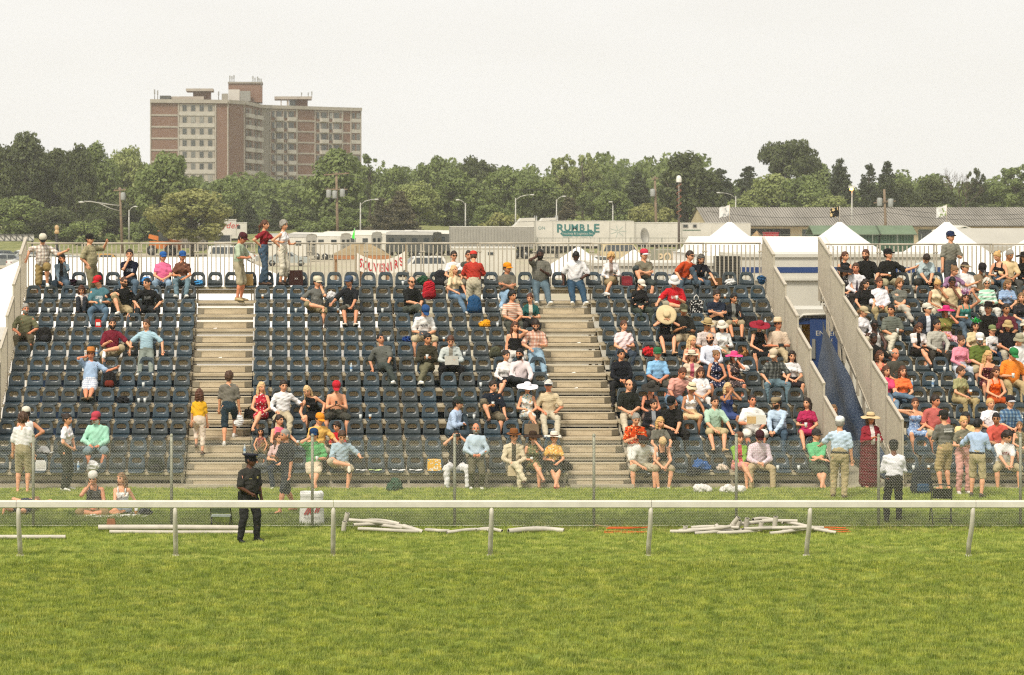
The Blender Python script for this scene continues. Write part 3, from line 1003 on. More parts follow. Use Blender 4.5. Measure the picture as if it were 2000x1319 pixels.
def shoe_mesh(kind):
 m = MB()
 rings = [(.075, .022, -.078, -.02), (.06, .034, -.082, .02), (.02, .037, -.082, .03), (-.04, .036, -.08, -.004), (-.10, .043, -.08, -.022), (-.16, .042, -.08, -.035), (-.195, .026, -.078, -.05), (-.205, .008, -.075, -.062)]
 n = 10; v = []; f = []
 for y, hw, z0, z1 in rings:
  for k in range(n):
   a = 2 * math.pi * k / n
   c, s_ = math.cos(a), math.sin(a)
   zc = (z0 + z1) / 2; hz = (z1 - z0) / 2
   z = zc + hz * (s_ if s_ > 0 else max(-1, s_ * 1.5)); x = hw * (abs(c) ** .7) * (1 if c > 0 else -1)
   v.append((x, y, z))
 for j in range(len(rings) - 1):
  for k in range(n):
   k2 = (k + 1) % n; f.append((j * n + k, (j + 1) * n + k, (j + 1) * n + k2, j * n + k2))
 f.append(tuple(range(n))); f.append(tuple((len(rings) - 1) * n + k for k in range(n))[::-1])
 m.add(v, f, 0, True)
 outline = [(.04, .07), (.044, -.05), (.05, -.13), (.04, -.19), (.012, -.212)]
 poly = [(-x, y) for x, y in outline] + [(x, y) for x, y in outline[::-1]]
 m.prism(poly, -.094, -.079, 'z', 1)
 return m.mesh('shoe')
SHOE = shoe_mesh('shoe')

# ---------------------------------------------------------------- skin and cloth
def skin_mat(col):
 key = ('skin', col)
 if key in MATS: return MATS[key]
 t = NT('skin'); c = lin(col)
 n = t.noise(t.coord(), 9, 3)
 t.color(t.ramp(n, [(0.3, tuple(x * .88 for x in c)), (0.7, (min(1, c[0] * 1.1), c[1] * 1.03, c[2] * 1.0))]))
 t.rough(0.5, 0.35)
 t.b.inputs['Subsurface Weight'].default_value = 0.12
 t.b.inputs['Subsurface Radius'].default_value = (.012, .005, .003)
 MATS[key] = t.m
 return t.m
def cloth(spec):
 "'7a2020' plain; 'plaid:a,b'; 'stripe:a,b'; 'vstripe:a,b'; 'floral:a,b,c'; 'print:a,b'; 'open:a,b'; 'camo:a,b,c'; 'denim:a'; 'check:a,b'; 'band:a,b'"
 key = ('cloth', spec)
 if key in MATS: return MATS[key]
 kind, _, cols = spec.rpartition(':')
 cs = [lin(x) for x in cols.split(',')]
 t = NT('cloth'); v = t.coord()
 base = cs[0]
 X, Y, Z = t.xyz(v)
 def wave(axis, scale, th=.5, soft=.12):
  s = t.math('SINE', t.math('MULTIPLY', axis, scale))
  return t.ramp(t.math('MULTIPLY_ADD', s, .5) if False else t.math('ADD', t.math('MULTIPLY', s, .5), .5), [(th - soft, (0, 0, 0)), (th + soft, (1, 1, 1))])
 if kind in ('plaid', 'check'):
  sc_ = 75 if kind == 'plaid' else 150
  a = wave(t.math('ADD', X, t.math('MULTIPLY', Y, .6)), sc_, .62); b = wave(Z, sc_, .62)
  c = t.mix(t.math('MULTIPLY', a, .55), base, cs[1]); c = t.mix(t.math('MULTIPLY', b, .55), c, cs[-1])
 elif kind == 'stripe': c = t.mix(wave(Z, 130), base, cs[1])
 elif kind == 'band': c = t.mix(wave(Z, 60, .7, .05), base, cs[1])
 elif kind == 'vstripe': c = t.mix(wave(X, 260), base, cs[1])
 elif kind in ('floral', 'camo'):
  vo = t.n('ShaderNodeTexVoronoi'); vo.inputs['Scale'].default_value = 26 if kind == 'floral' else 11
  t.l(v, vo.inputs['Vector'])
  sep = t.n('ShaderNodeSeparateColor'); t.l(vo.outputs['Color'], sep.inputs[0])
  stops = [(0, base)] + [(.45 + .5 * i / (len(cs) - 1), x) for i, x in enumerate(cs[1:])]
  rp = t.n('ShaderNodeValToRGB'); rp.color_ramp.interpolation = 'CONSTANT'
  e = rp.color_ramp.elements
  while len(e) < len(stops): e.new(.5)
  for i, (p, x) in enumerate(stops): e[i].position = p; e[i].color = x + (1,)
  t.l(sep.outputs[0], rp.inputs[0])
  if kind == 'floral': c = t.mix(t.ramp(vo.outputs['Distance'], [(.42, (1, 1, 1)), (.5, (0, 0, 0))]), base, rp.outputs[0])
  else: c = rp.outputs[0]
 elif kind == 'print':
  inx = t.ramp(t.math('ABSOLUTE', X), [(.085, (1, 1, 1)), (.095, (0, 0, 0))])
  inz = t.ramp(t.math('ABSOLUTE', t.math('SUBTRACT', Z, .40)), [(.035, (1, 1, 1)), (.045, (0, 0, 0))])
  front = t.ramp(t.math('MULTIPLY', Y, -1), [(.0, (0, 0, 0)), (.02, (1, 1, 1))])
  n = t.ramp(t.noise(t.mapping(v, (1, 1, 1.6)), 60, 2), [(.45, (0, 0, 0)), (.52, (1, 1, 1))])
  k = t.math('MULTIPLY', t.math('MULTIPLY', inx, inz), t.math('MULTIPLY', n, front))
  c = t.mix(k, base, cs[1])
 elif kind == 'open':
  k = t.math('MULTIPLY', t.ramp(t.math('ABSOLUTE', X), [(.045, (1, 1, 1)), (.055, (0, 0, 0))]), t.ramp(t.math('MULTIPLY', Y, -1), [(.01, (0, 0, 0)), (.03, (1, 1, 1))]))
  c = t.mix(k, base, cs[1])
 else: c = base
 n = t.noise(v, 7, 4)
 shade = t.ramp(n, [(.3, (.86, .86, .86)), (.7, (1.06, 1.06, 1.06))])
 if kind == 'denim': c = t.mix(t.ramp(t.noise(v, 5, 2), [(.4, (0, 0, 0)), (.7, (.5, .5, .5))]), base, tuple(min(1, x * 1.9) for x in base))
 c = t.mix(1.0, c, shade, 'MULTIPLY')
 t.color(c); t.rough(.85, .15)
 t.bump(t.noise(v, 30, 4), .35, .01)
 MATS[key] = t.m
 return t.m
SKIN = {'a': 'dba17d', 'b': 'cd9069', 'c': 'c48a68', 'd': 'b07c58', 'e': '70452f', 'f': '4a2d20', 'r': 'd08a68'}
HAIRC = {'k': '15110f', 'd': '2a1c14', 'b': '4a3222', 'l': '7a5a3a', 'y': 'c09a62', 'w': 'c9a878', 'g': '8a857c', 'h': 'c8c2b6', 'r': '52301f', 'm': '55504a'}
EYE_M = mat('3c2a22', .3, name='eye'); SHADE_M = mat('0a0a0b', .2, name='dark_lens')

def ik(S, T, a, b, hint):
 d = T - S; L = math.sqrt(float(d @ d)); dn = d / max(L, 1e-6)
 L = min(L, (a + b) * .995); L = max(L, abs(a - b) + .02)
 x = (a * a - b * b + L * L) / (2 * L); h = math.sqrt(max(0, a * a - x * x))
 p = hint - dn * float(hint @ dn)
 if float(p @ p) < 1e-6: p = V3(0, -1, .1)
 p = nrm(p)
 return S + dn * x + p * h, S + dn * L
def rot(ax, deg):
 c, s = math.cos(R(deg)), math.sin(R(deg))
 if ax == 'x': return np.array([[1, 0, 0], [0, c, -s], [0, s, c]])
 if ax == 'y': return np.array([[c, 0, s], [0, 1, 0], [-s, 0, c]])
 return np.array([[c, -s, 0], [s, c, 0], [0, 0, 1]])

LEGS_SIT = {   # ankle of the image-left and image-right leg, from the middle of the seat; knee hint
 'sit': ((-.12, -.42, -.34), (.12, -.42, -.34)), 'wide': ((-.24, -.40, -.34), (.24, -.40, -.34)),
 'fwd': ((-.13, -.60, -.31), (.13, -.62, -.31)), 'low': ((-.14, -.72, -.42), (.16, -.72, -.42)),
 'up': ((-.09, -.30, .085), (.09, -.30, .085)), 'seat': ((-.12, -.62, -.22), (.12, -.62, -.22)),
 'crossr': ((-.10, -.44, -.34), (-.20, -.56, -.16)), 'crossl': ((.20, -.56, -.16), (.10, -.44, -.34)),
 'figr': ((-.12, -.44, -.34), (-.16, -.44, .17)), 'figl': ((.16, -.44, .17), (.12, -.44, -.34)),
 'oner': ((-.12, -.44, -.34), (.10, -.34, .06)), 'onel': ((-.10, -.34, .06), (.12, -.44, -.34)),
 'left': ((-.30, -.44, -.33), (-.10, -.46, -.33)), 'right': ((.10, -.46, -.33), (.30, -.44, -.33)),
 'indian': ((.16, -.30, .05), (-.16, -.34, .04)), 'perch': ((-.07, -.36, -.36), (.08, -.36, -.36)), 'sidel': ((-.34, -.20, .02), (-.22, -.30, .03)),
 'tuck': ((-.10, -.22, -.34), (.10, -.22, -.34)), 'ankles': ((.05, -.55, -.34), (-.04, -.58, -.33)), 'slouch': ((-.03, -.88, -.22), (.05, -.90, -.20)),
}
LEGS_STAND = {'stand': ((-.11, .0, .085), (.11, .0, .085)), 'apart': ((-.20, .02, .085), (.17, -.04, .085)), 'walk': ((-.10, .26, .12), (.10, -.24, .085)),
     'climb': ((-.10, .10, .085), (.10, -.18, .25)), 'climbl': ((-.10, -.20, .25), (.10, .10, .085)), 'step': ((-.11, .0, .085), (.14, -.30, .48)), 'cross': ((.06, -.05, .085), (-.03, .06, .085)), 'relax': ((-.10, .04, .085), (.15, -.06, .085))}

def person(loc, yaw, label, sit='sit', stand=None, sex='m', k=None, w=1.0, top='c8c8c8', sl='s', bot='long', bc='34302c', shoes='e8e4dc', skin='a', hair='short', hc='d',
     hat=None, hatc='20242c', hatb=None, shades=False, beard=None, arms=('lap', 'lap'), lean=6, side=0, twist=0, hy=0, hp=0, ht=0, tank=False, tuck=False, dress=False,
     group=None, tie=None, tail=None, drop=0.0, legs=None, seed=None, cat='person'):
 fem = sex == 'f'; kid = sex == 'k'
 if k is None: k = {'m': 1.03, 'f': .97, 'k': .70}[sex] * random.uniform(.975, 1.02)
 seed = seed if seed is not None else abs(hash(label)) % 9999
 seed = sum(ord(c) * (i + 3) for i, c in enumerate(label)) % 99991
 hs = 1.24 if kid else 1.13
 shw = {'m': .172, 'f': .150, 'k': .148}[sex] * (1 + (w - 1) * .3); hipw = .155 if not fem else .160
 waist = (.135 if not fem else .112) * w; chest = (.152 if not fem else .132) * (1 + (w - 1) * .6); hipw *= 1 + (w - 1) * .6
 UA, FA, TH, SH = .285, .25, .43, .43
 # torso frame
 if stand: pel = V3(0, .02, .95 - drop)
 else: pel = V3(0, .07, .115 + drop)
 u = nrm(V3(math.sin(R(side)), -math.sin(R(lean)), math.cos(R(lean)) * math.cos(R(side))))
 r = V3(math.cos(R(twist)), math.sin(R(twist)), 0); r = nrm(r - u * float(r @ u)); b = np.cross(u, r)
 M = np.stack([r, b, u], 1)
 T = lambda x, y, z: pel + M @ V3(x, y, z)
 SHZ = .438
 nb = T(0, .015, .50)
 Hm = rot('z', hy) @ rot('x', hp + lean * .35) @ rot('y', ht + side * .4)
 hu, hb = Hm[:, 2], Hm[:, 1]
 hc_ = nb + (u * .5 + V3(0, 0, 1) * .5) * .038 + hu * .132 * hs - hb * .02 + V3(0, 0, 0)
 # legs
 hipj = [pel + (M if stand else np.eye(3)) @ V3(s * .09 * (1 + (w - 1) * .5), -.01, -.02) for s in (-1, 1)]
 src = (LEGS_STAND if stand else LEGS_SIT)
 tg = legs or src[stand or sit]
 kn = []; an = []
 for i, s in enumerate((-1, 1)):
  t_ = V3(*tg[i]) + (V3(0, 0, 0) if stand else V3(0, .02, 0))
  hint = V3(s * .10, -1, .35) if stand else V3(s * .35 if sit not in ('up', 'crossr', 'crossl', 'sidel') else s * .05, -.75, .9)
  if (sit == 'figr' and s > 0) or (sit == 'figl' and s < 0): hint = V3(s * 1.6, -.4, .5)
  if sit == 'indian': hint = V3(s * 1.4, -.5, .25)
  if sit == 'sidel': hint = V3(.2, -1, .3)
  kk, aa = ik(hipj[i], t_, TH, SH, hint); kn.append(kk); an.append(aa)
 # arms
 sh = [T(s * shw, .0, SHZ) for s in (-1, 1)]
 el = []; wr = []; hd = []
 HT = lambda x, y, z: hc_ + Hm @ V3(x, y, z)
 for i, s in enumerate((-1, 1)):
  a = arms[i]; hint = V3(s * .8, .5, -.7); dirh = None
  base = pel if stand else V3(0, .07, .115)
  if isinstance(a, tuple): tgt = V3(*a)
  elif a == 'lap': tgt = V3(s * .055, -.24, .20); hint = V3(s * 1.0, .35, -.5); dirh = V3(-s * .7, -.6, -.25)
  elif a == 'knee': tgt = kn[i] + V3(-s * .02, .06, .085); hint = V3(s * 1, .2, -.4); dirh = V3(-s * .2, -.8, -.5)
  elif a == 'knees': tgt = (kn[0] + kn[1]) / 2 + V3(s * .05, .03, .04); hint = V3(s, .2, -.5); dirh = V3(-s, -.3, -.2)
  elif a == 'clasp': tgt = V3(s * .05, -.42, .14) if not stand else T(s * .05, -.24, .05); hint = V3(s, .2, -.3); dirh = V3(-s * .5, -.7, -.3)
  elif a == 'thigh': tgt = V3(s * .15, -.20, .21); hint = V3(s * .9, .6, -.2); dirh = V3(-s * .2, -.9, -.2)
  elif a == 'side': tgt = V3(s * .30, .02, .07); hint = V3(s * .6, .8, 0); dirh = V3(s * .1, -.2, -1)
  elif a == 'phone': tgt = HT(s * .105, -.055, -.06); hint = V3(s * .9, -.5, -.9); dirh = Hm @ V3(-s * .1, .1, 1)
  elif a == 'chin': tgt = HT(s * .03, -.145, -.155); hint = V3(s * .5, -.6, -1); dirh = Hm @ V3(-s * .1, .25, 1)
  elif a == 'face': tgt = HT(s * .06, -.15, -.09); hint = V3(s * .7, -.5, -1); dirh = Hm @ V3(-s * .2, .2, 1)
  elif a == 'brow': tgt = HT(s * .10, -.16, .02); hint = V3(s * 1, -.5, -.6); dirh = Hm @ V3(-s * .9, 0, .4)
  elif a == 'mouth': tgt = HT(s * .06, -.17, -.10); hint = V3(s * .8, -.4, -1); dirh = Hm @ V3(-s * .5, .2, .6)
  elif a == 'chest': tgt = T(s * .07, -.25, .27); hint = V3(s * .7, .4, -1); dirh = V3(-s * .6, -.5, .3)
  elif a == 'read': tgt = T(s * .12, -.31, .20); hint = V3(s * .9, .3, -.9); dirh = V3(-s * .3, -.7, .3)
  elif a == 'cup': tgt = T(s * .10, -.27, .20); hint = V3(s * .7, .5, -.8); dirh = V3(-s * .3, -.9, .1)
  elif a == 'crossed': tgt = T(-s * .09, -.19 - (.035 if s > 0 else 0), .27 + (.03 if s > 0 else 0)); hint = V3(s * .9, .1, -.8); dirh = V3(-s, .25, .1)
  elif a == 'folded': tgt = T(-s * .10, -.24 - (.03 if s > 0 else 0), .12); hint = V3(s * .9, .1, -.6); dirh = V3(-s, -.1, 0)
  elif a == 'back': tgt = T(s * .41, -.16, .04); hint = V3(s * .9, .6, .45); dirh = V3(0, -.4, -1)
  elif a == 'out': tgt = sh[i] + V3(s * .42, -.20, -.08); hint = V3(0, .3, -1)
  elif a == 'low': tgt = sh[i] + V3(s * .28, -.30, -.28); hint = V3(s * .4, .7, -.5)
  elif a == 'hang': tgt = sh[i] + V3(s * .07, -.05, -.525); hint = V3(s * .3, 1, 0); dirh = V3(0, -.12, -1)
  elif a == 'hip': tgt = T(s * .165, .01, .13); hint = V3(s * 1, .5, 0); dirh = V3(-s * .6, -.3, -.6)
  elif a == 'pocket': tgt = T(s * .19, -.05, .0); hint = V3(s * .7, .8, 0); dirh = V3(-s * .15, -.3, -1)
  elif a == 'belt': tgt = T(s * .09, -.20, .06); hint = V3(s * 1, .4, -.2); dirh = V3(-s * .9, -.2, -.2)
  elif a == 'fwd': tgt = sh[i] + V3(-s * .02, -.45, -.22); hint = V3(s * .6, .2, -1)
  elif a == 'down': tgt = sh[i] + V3(-s * .02, -.30, -.42); hint = V3(s * .8, .3, 0); dirh = V3(-s * .2, -.5, -.8)
  elif a == 'behind': tgt = T(s * .06, .17, .08); hint = V3(s, .6, 0); dirh = V3(-s, .1, -.3)
  elif a == 'up': tgt = HT(s * .19, -.12, .12); hint = V3(s * 1, -.2, -.8); dirh = V3(-s * .2, 0, 1)
  else: tgt = V3(s * .055, -.24, .20)
  e_, w_ = ik(sh[i], tgt, UA, FA, hint)
  el.append(e_); wr.append(w_)
  fd_ = nrm(w_ - e_)
  hd.append(nrm(fd_ * .6 + nrm(dirh) * .8) if dirh is not None else fd_)
 fwd = [nrm(rot('z', (-1) ** (i + 1) * 12) @ V3(0, -1, 0)) for i in range(2)]
 ft = []
 for i in range(2):
  sd = nrm(an[i] - kn[i]); f_ = fwd[i] - sd * float(fwd[i] @ sd) * (.0 if stand else .55)
  if sit in ('figr', 'figl', 'indian') and not stand and abs(sd[0]) > .6: f_ = V3(0, -.75, -.35) if sit != 'indian' else V3(np.sign(sd[0]) * .5, -.7, -.2)
  ft.append(nrm(f_))
 allp = np.array([pel, nb, hc_] + kn + an + el + wr + sh + hipj + [wr[i] + hd[i] * .2 for i in range(2)] + [an[i] + ft[i] * .2 for i in range(2)])
 lo = allp.min(0) - .2; hi = allp.max(0) + .17
 def torso(fd, g, sh_on=1.0, hem=-.02, topz=None):
  fd.fcap(pel, M, V3(0, .0, hem + .03), V3(0, .0, .16), hipw + g - .012, waist + g, .70, .03)
  fd.fcap(pel, M, V3(0, -.02 * (w > 1.1), .14), V3(0, 0, .35), waist + g, chest + g, .66 + (w - 1) * .35, .03)
  if w > 1.12: fd.fcap(pel, M, V3(0, -.05, .12), V3(0, -.05, .20), .115 * w + g, .115 * w + g, .8, .05)
  if sh_on:
   for s in (-1, 1): fd.fcap(pel, M, V3(0, .01, .452), V3(s * (shw - .03) * sh_on, 0, .428), .064 + g * .6, .054 + g, .85, .05)
  if fem:
   for s in (-1, 1): fd.fcap(pel, M, V3(s * .065, -.075, .335), V3(s * .065, -.08, .33), .058 + g * .6, .058 + g * .6, 1.0, .03)
 # the body: one surface
 fd = Field(lo, hi, .024)
 torso(fd, 0)
 fd.cap(T(0, .02, .44), nb + (u + V3(0, 0, 1)) * .06, .062 if not fem else .052, .054 if not fem else .047, .035)
 fat = 1 + (w - 1) * .5
 for i in range(2):
  s = (-1, 1)[i]; af = (1.0 if not fem else .86) * fat * (.8 if kid else 1)
  fd.cap(sh[i], el[i], .050 * af, .042 * af, .03); fd.cap(el[i], wr[i], .043 * af, .029, .015)
  fd.cap(wr[i], wr[i] + hd[i] * .075, .030, .031, .012)
  fd.cap(hipj[i], kn[i], .088 * fat, .060 * fat, .03); fd.cap(kn[i], kn[i] + (an[i] - kn[i]) * .4, .056 * fat, .056 * fat, .02)
  fd.cap(kn[i] + (an[i] - kn[i]) * .35, an[i], .056 * fat, .035, .02)
  dn = np.cross(ft[i], V3(1, 0, 0)); dn = dn if dn[2] < 0 else -dn
  fd.cap(an[i] + dn * .05 - ft[i] * .03, an[i] + dn * .06 + ft[i] * .13, .034, .026, .02)
 bv, bf = fd.mesh()
 vs = [bv]; fs = [bf]; ms = [np.zeros(len(bf), np.int32)]
 hv = (HEAD_V * V3(1, 1, 1) * (hs * (1.0 if not fem else .97))) @ Hm.T + hc_
 off = len(bv); vs.append(hv); fs.append(HEAD_F + off); ms.append(HEAD_M); off += len(hv)
 for i in range(2):                                            # five bent fingers each
  s = (-1, 1)[i]
  pn = np.cross(hd[i], V3(s, 0, 0)); pn = nrm(pn) if float(pn @ pn) > .01 else V3(0, -1, 0)
  lt = nrm(np.cross(hd[i], pn))
  for q in range(5):
   if q < 4:
    o0 = wr[i] + hd[i] * .082 + lt * (q - 1.5) * .017; d0 = nrm(hd[i] + pn * .35); d1 = nrm(hd[i] + pn * 1.1); ln = (.036, .042, .040, .030)[q]; rr = .0095
   else:
    o0 = wr[i] + hd[i] * .03 + lt * -.026; d0 = nrm(hd[i] * .7 - lt * .8); d1 = nrm(hd[i] - lt * .2 + pn * .3); ln = .032; rr = .0105
   pts = [o0, o0 + d0 * ln, o0 + d0 * ln + d1 * ln * .9]
   rv = []; ax1 = nrm(np.cross(d0, V3(.3, .5, .8))); ax2 = np.cross(d0, ax1)
   for pi, p in enumerate(pts):
    for a_ in range(5):
     rv.append(p + (ax1 * math.cos(a_ * 1.2566) + ax2 * math.sin(a_ * 1.2566)) * rr * (1, .95, .7)[pi])
   rf = [(a_ + 5 * j, (a_ + 1) % 5 + 5 * j, (a_ + 1) % 5 + 5 * j + 5, a_ + 5 * j + 5) for j in range(2) for a_ in range(5)] + [(10, 11, 12, 13), (10, 13, 14, 14)][:1]
   vs.append(np.array(rv)); fs.append(np.array(rf) + off); ms.append(np.zeros(len(rf), np.int32)); off += 15
 me = mesh_from('person', np.concatenate(vs), np.concatenate(fs), np.concatenate(ms), smooth=True)
 sk = SKIN.get(skin, skin)
 skl = lin(sk)
 for m_ in (skin_mat(sk), EYE_M, mat('%02x%02x%02x' % tuple(int(int(sk[j:j+2], 16) * f_) for j, f_ in ((0, .86), (2, .62), (4, .62))), .4, name='lips'),
      mat(HAIRC.get(hc, hc) if hair != 'bald' else '3a2c22', .7, name='brow')): me.materials.append(m_)
 o = obj('person', me, None, loc); o.rotation_euler = (0, 0, R(yaw)); o.scale = (k, k, k)
 tag(o, label, cat, group)
 # clothes
 def garment(name, fd, spec, amp=.0055):
  fd.folds(amp, seed)
  v, f = fd.mesh()
  if not len(v): return None
  me = mesh_from(name, v, f, smooth=True); me.materials.append(cloth(spec))
  return obj(name, me, o)
 if top != 'bare':
  fd = Field(lo, hi, .025)
  g = .016 + (.008 if sl == 'l' else .003)
  hem = -.05 if not tuck else .06
  torso(fd, g, .62 if (tank or sl == 'n') else 1.0, hem)
  if sl in ('s', 'l'):
   for i in range(2):
    af = (1.0 if not fem else .86) * fat * (.8 if kid else 1)
    if sl == 's': fd.cap(sh[i], sh[i] + (el[i] - sh[i]) * (.82 if not fem else .6), .060 * af, .068 * af, .03)
    else:
     fd.cap(sh[i], el[i], .062 * af, .055 * af, .03); fd.cap(el[i], el[i] + (wr[i] - el[i]) * .93, .056 * af, .043 * af, .02)
  if tank: fd.cut(T(0, 0, .445 if not fem else .40), -u)
  if not dress: fd.cut(T(0, 0, .045 if tuck else -.075), u)
  if dress: skirt_in(fd, hipj, kn, an, pel, M, hipw, stand, dress)
  garment('dress' if dress else 'shirt', fd, top)
  if tank and not dress: # shoulder straps
   m = MB()
   for s in (-1, 1):
    pts = [T(s * .075, -.125, .37), T(s * .082, -.085, .47), T(s * .085, 0, .505), T(s * .082, .085, .46), T(s * .075, .11, .38)]
    m.tube(pts, .016, 6)
   so = m.build('shoulder_strap', cloth(top), o)
 if not dress and bot:
  fd = Field(lo, hi, .027)
  g = .018
  fd.fcap(pel, M, V3(0, .0, -.0), V3(0, .0, .07 if not tuck else .10), hipw + g - .008, waist + g + .004 if tuck else hipw + g - .012, .74, .03)
  for i in range(2):
   kd = an[i] - kn[i]
   if bot == 'skirt' or bot == 'maxi': continue
   k0 = .03 if not (stand and i) else .010
   tr_ = (.094 if stand else .102) * fat
   fd.cap(hipj[i], kn[i], tr_, (.078 if bot in ('long', 'capri') else .086 if stand else .090) * fat, k0)
   if bot == 'long':
    fd.cap(kn[i], an[i] + kd * -.02, .076 * fat, .062, .008 if stand else .02)
   if bot == 'capri': fd.cap(kn[i], kn[i] + kd * .55, .076 * fat, .066, .02)
   if bot == 'short' and stand: fd.cap(kn[i] - (kn[i] - hipj[i]) * .12, kn[i] + V3(0, 0, -.03), .084 * fat, .086 * fat, .008)
  if bot in ('skirt', 'maxi'): skirt_in(fd, hipj, kn, an, pel, M, hipw, stand, bot)
  if bot == 'short' and not stand:
   for i in range(2):
    n_ = nrm(kn[i] - hipj[i]); pass
  garment({'long': 'trousers', 'capri': 'trousers', 'short': 'shorts', 'skirt': 'skirt', 'maxi': 'skirt'}[bot], fd, bc, .0055)
 if tuck:
  m = MB(); n = 18; v = []
  for z in (.035, .075):
   for q in range(n):
    a_ = 2 * math.pi * q / n
    rr = max(hipw, waist * 1.05) + .022
    v.append(T(rr * math.cos(a_), rr * .74 * math.sin(a_), z))
  m.add(v, [(q, (q + 1) % n, n + (q + 1) % n, n + q) for q in range(n)], 0, True)
  m.build('belt', mat('1c1713', .4, name='leather'), o)
 if shoes:
  sm = mat(shoes, .55, .08, name='shoe'); so_ = mat('d8d4c8' if shoes[0] in 'def' else '1a1815', .6, name='sole')
  for i in range(2):
   fy = -ft[i]; sx = V3(1, 0, 0) - fy * float(fy[0]); sx = nrm(sx); sz = np.cross(sx, fy)
   mm = Matrix(((sx[0], fy[0], sz[0], an[i][0]), (sx[1], fy[1], sz[1], an[i][1]), (sx[2], fy[2], sz[2], an[i][2]), (0, 0, 0, 1)))
   s_ = obj('shoe', SHOE, o, None, mm); omat(s_, [sm, so_])
 hm4 = Matrix.Identity(4)
 for a_ in range(3):
  for c_ in range(3): hm4[a_][c_] = Hm[a_, c_]
  hm4[a_][3] = hc_[a_]
 hm4 = hm4 @ Matrix.Scale(hs * (1.0 if not fem else .97), 4)
 hcol = mat(HAIRC.get(hc, hc), .6, .25, 22, .35, name='hair')
 if hair and hair != 'bald':
  h_ = obj('hair', hair_of(hair), o, None, hm4); omat(h_, [hcol])
 if beard:
  h_ = obj('beard', hair_of('beard'), o, None, hm4); omat(h_, [mat(HAIRC.get(beard, beard), .7, .25, 25, .3, name='beard')])
 if hat:
  h_ = obj('hat' if hat not in ('cap', 'visor', 'police', 'flatcap', 'capback') else 'cap', hat_of(hat), o, None, hm4 @ Matrix.Translation((0, 0, .004)))
  hm_ = cloth(hatc) ; omat(h_, [hm_, cloth(hatb or hatc.split(',')[-1].split(':')[-1]), mat('c9b060', .3, metal=.8, name='badge')])
 if shades:
  global SHADES
  if SHADES is None: SHADES = shades_mesh()
  s_ = obj('sunglasses', SHADES, o, None, hm4); omat(s_, [SHADE_M])
 if tie:
  m = MB(); pts = [T(x_, -(chest * .66 + .03), z_) for x_, z_ in ((0, .40), (0, .3), (0, .18), (.0, .10))]
  for (p_, q_, w1, w2) in ((pts[0], pts[1], .018, .03), (pts[1], pts[2], .03, .045), (pts[2], pts[3], .045, .03)):
   m.add([p_ - r * w1 / 2, p_ + r * w1 / 2, q_ + r * w2 / 2, q_ - r * w2 / 2, p_ - r * w1 / 2 + b * -.008, p_ + r * w1 / 2 + b * -.008, q_ + r * w2 / 2 + b * -.008, q_ - r * w2 / 2 + b * -.008],
      [(0, 1, 2, 3), (7, 6, 5, 4), (0, 4, 5, 1), (1, 5, 6, 2), (2, 6, 7, 3), (3, 7, 4, 0)])
  m.build('necktie', cloth(tie), o)
 joints = dict(wr=wr, hd=hd, hc=hc_, Hm=Hm, kn=kn, T=T, o=o, k=k)
 return o, joints
def skirt_in(fd, hipj, kn, an, pel, M, hipw, stand, kind):
 ln = 1.0 if kind == 'maxi' else .92
 if stand:
  bot_ = pel + V3(0, 0, -.52 if kind != 'maxi' else -.78)
  fd.fcap(pel, M, V3(0, 0, .02), M.T @ (bot_ - pel), hipw + .03, .21 if kind != 'maxi' else .25, .95, .03)
  return
 for i in range(2):
  fd.cap(hipj[i], hipj[i] + (kn[i] - hipj[i]) * ln, .105, .085, .03)
  if kind == 'maxi': fd.cap(kn[i], kn[i] + (an[i] - kn[i]) * .75, .09, .10, .03)
 for t in (.25, .5, .75):
  a = hipj[0] + (hipj[1] - hipj[0]) * t; c = kn[0] + (kn[1] - kn[0]) * t
  fd.cap(a, a + (c - a) * ln, .10, .075, .03)
def wpos(j, p):
 "person-frame point -> world"
 return j['o'].matrix_basis @ Vector(p)
def bundle(name, p, sx, sy, sz, spec, label, cat, seed=1, amp=.012, mats=None):
 "soft crumpled thing: bag of cloth, jacket, plastic sack"
 fd = Field((-sx, -sy, 0), (sx, sy, sz), max(.012, min(sx, sz) / 9))
 r = np.random.default_rng(seed)
 for k in range(7):
  c = V3(r.uniform(-.5, .5) * sx, r.uniform(-.4, .4) * sy, r.uniform(.25, .6) * sz)
  q = V3(c[0] * .6, c[1] * .6, r.uniform(.2, .75) * sz)
  fd.cap(c, q, min(sx, sz) * r.uniform(.32, .5), min(sx, sz) * r.uniform(.25, .42), .05)
 fd.folds(amp, seed, 1.2)
 fd.D = np.maximum(fd.D, -(fd.ax[2][None, None, :] - .002) + 0 * fd.D)
 v, f = fd.mesh()
 me = mesh_from(name, v, f, smooth=True); me.materials.append(cloth(spec) if mats is None else mats)
 o = obj(name, me, None, p)
 return tag(o, label, cat)
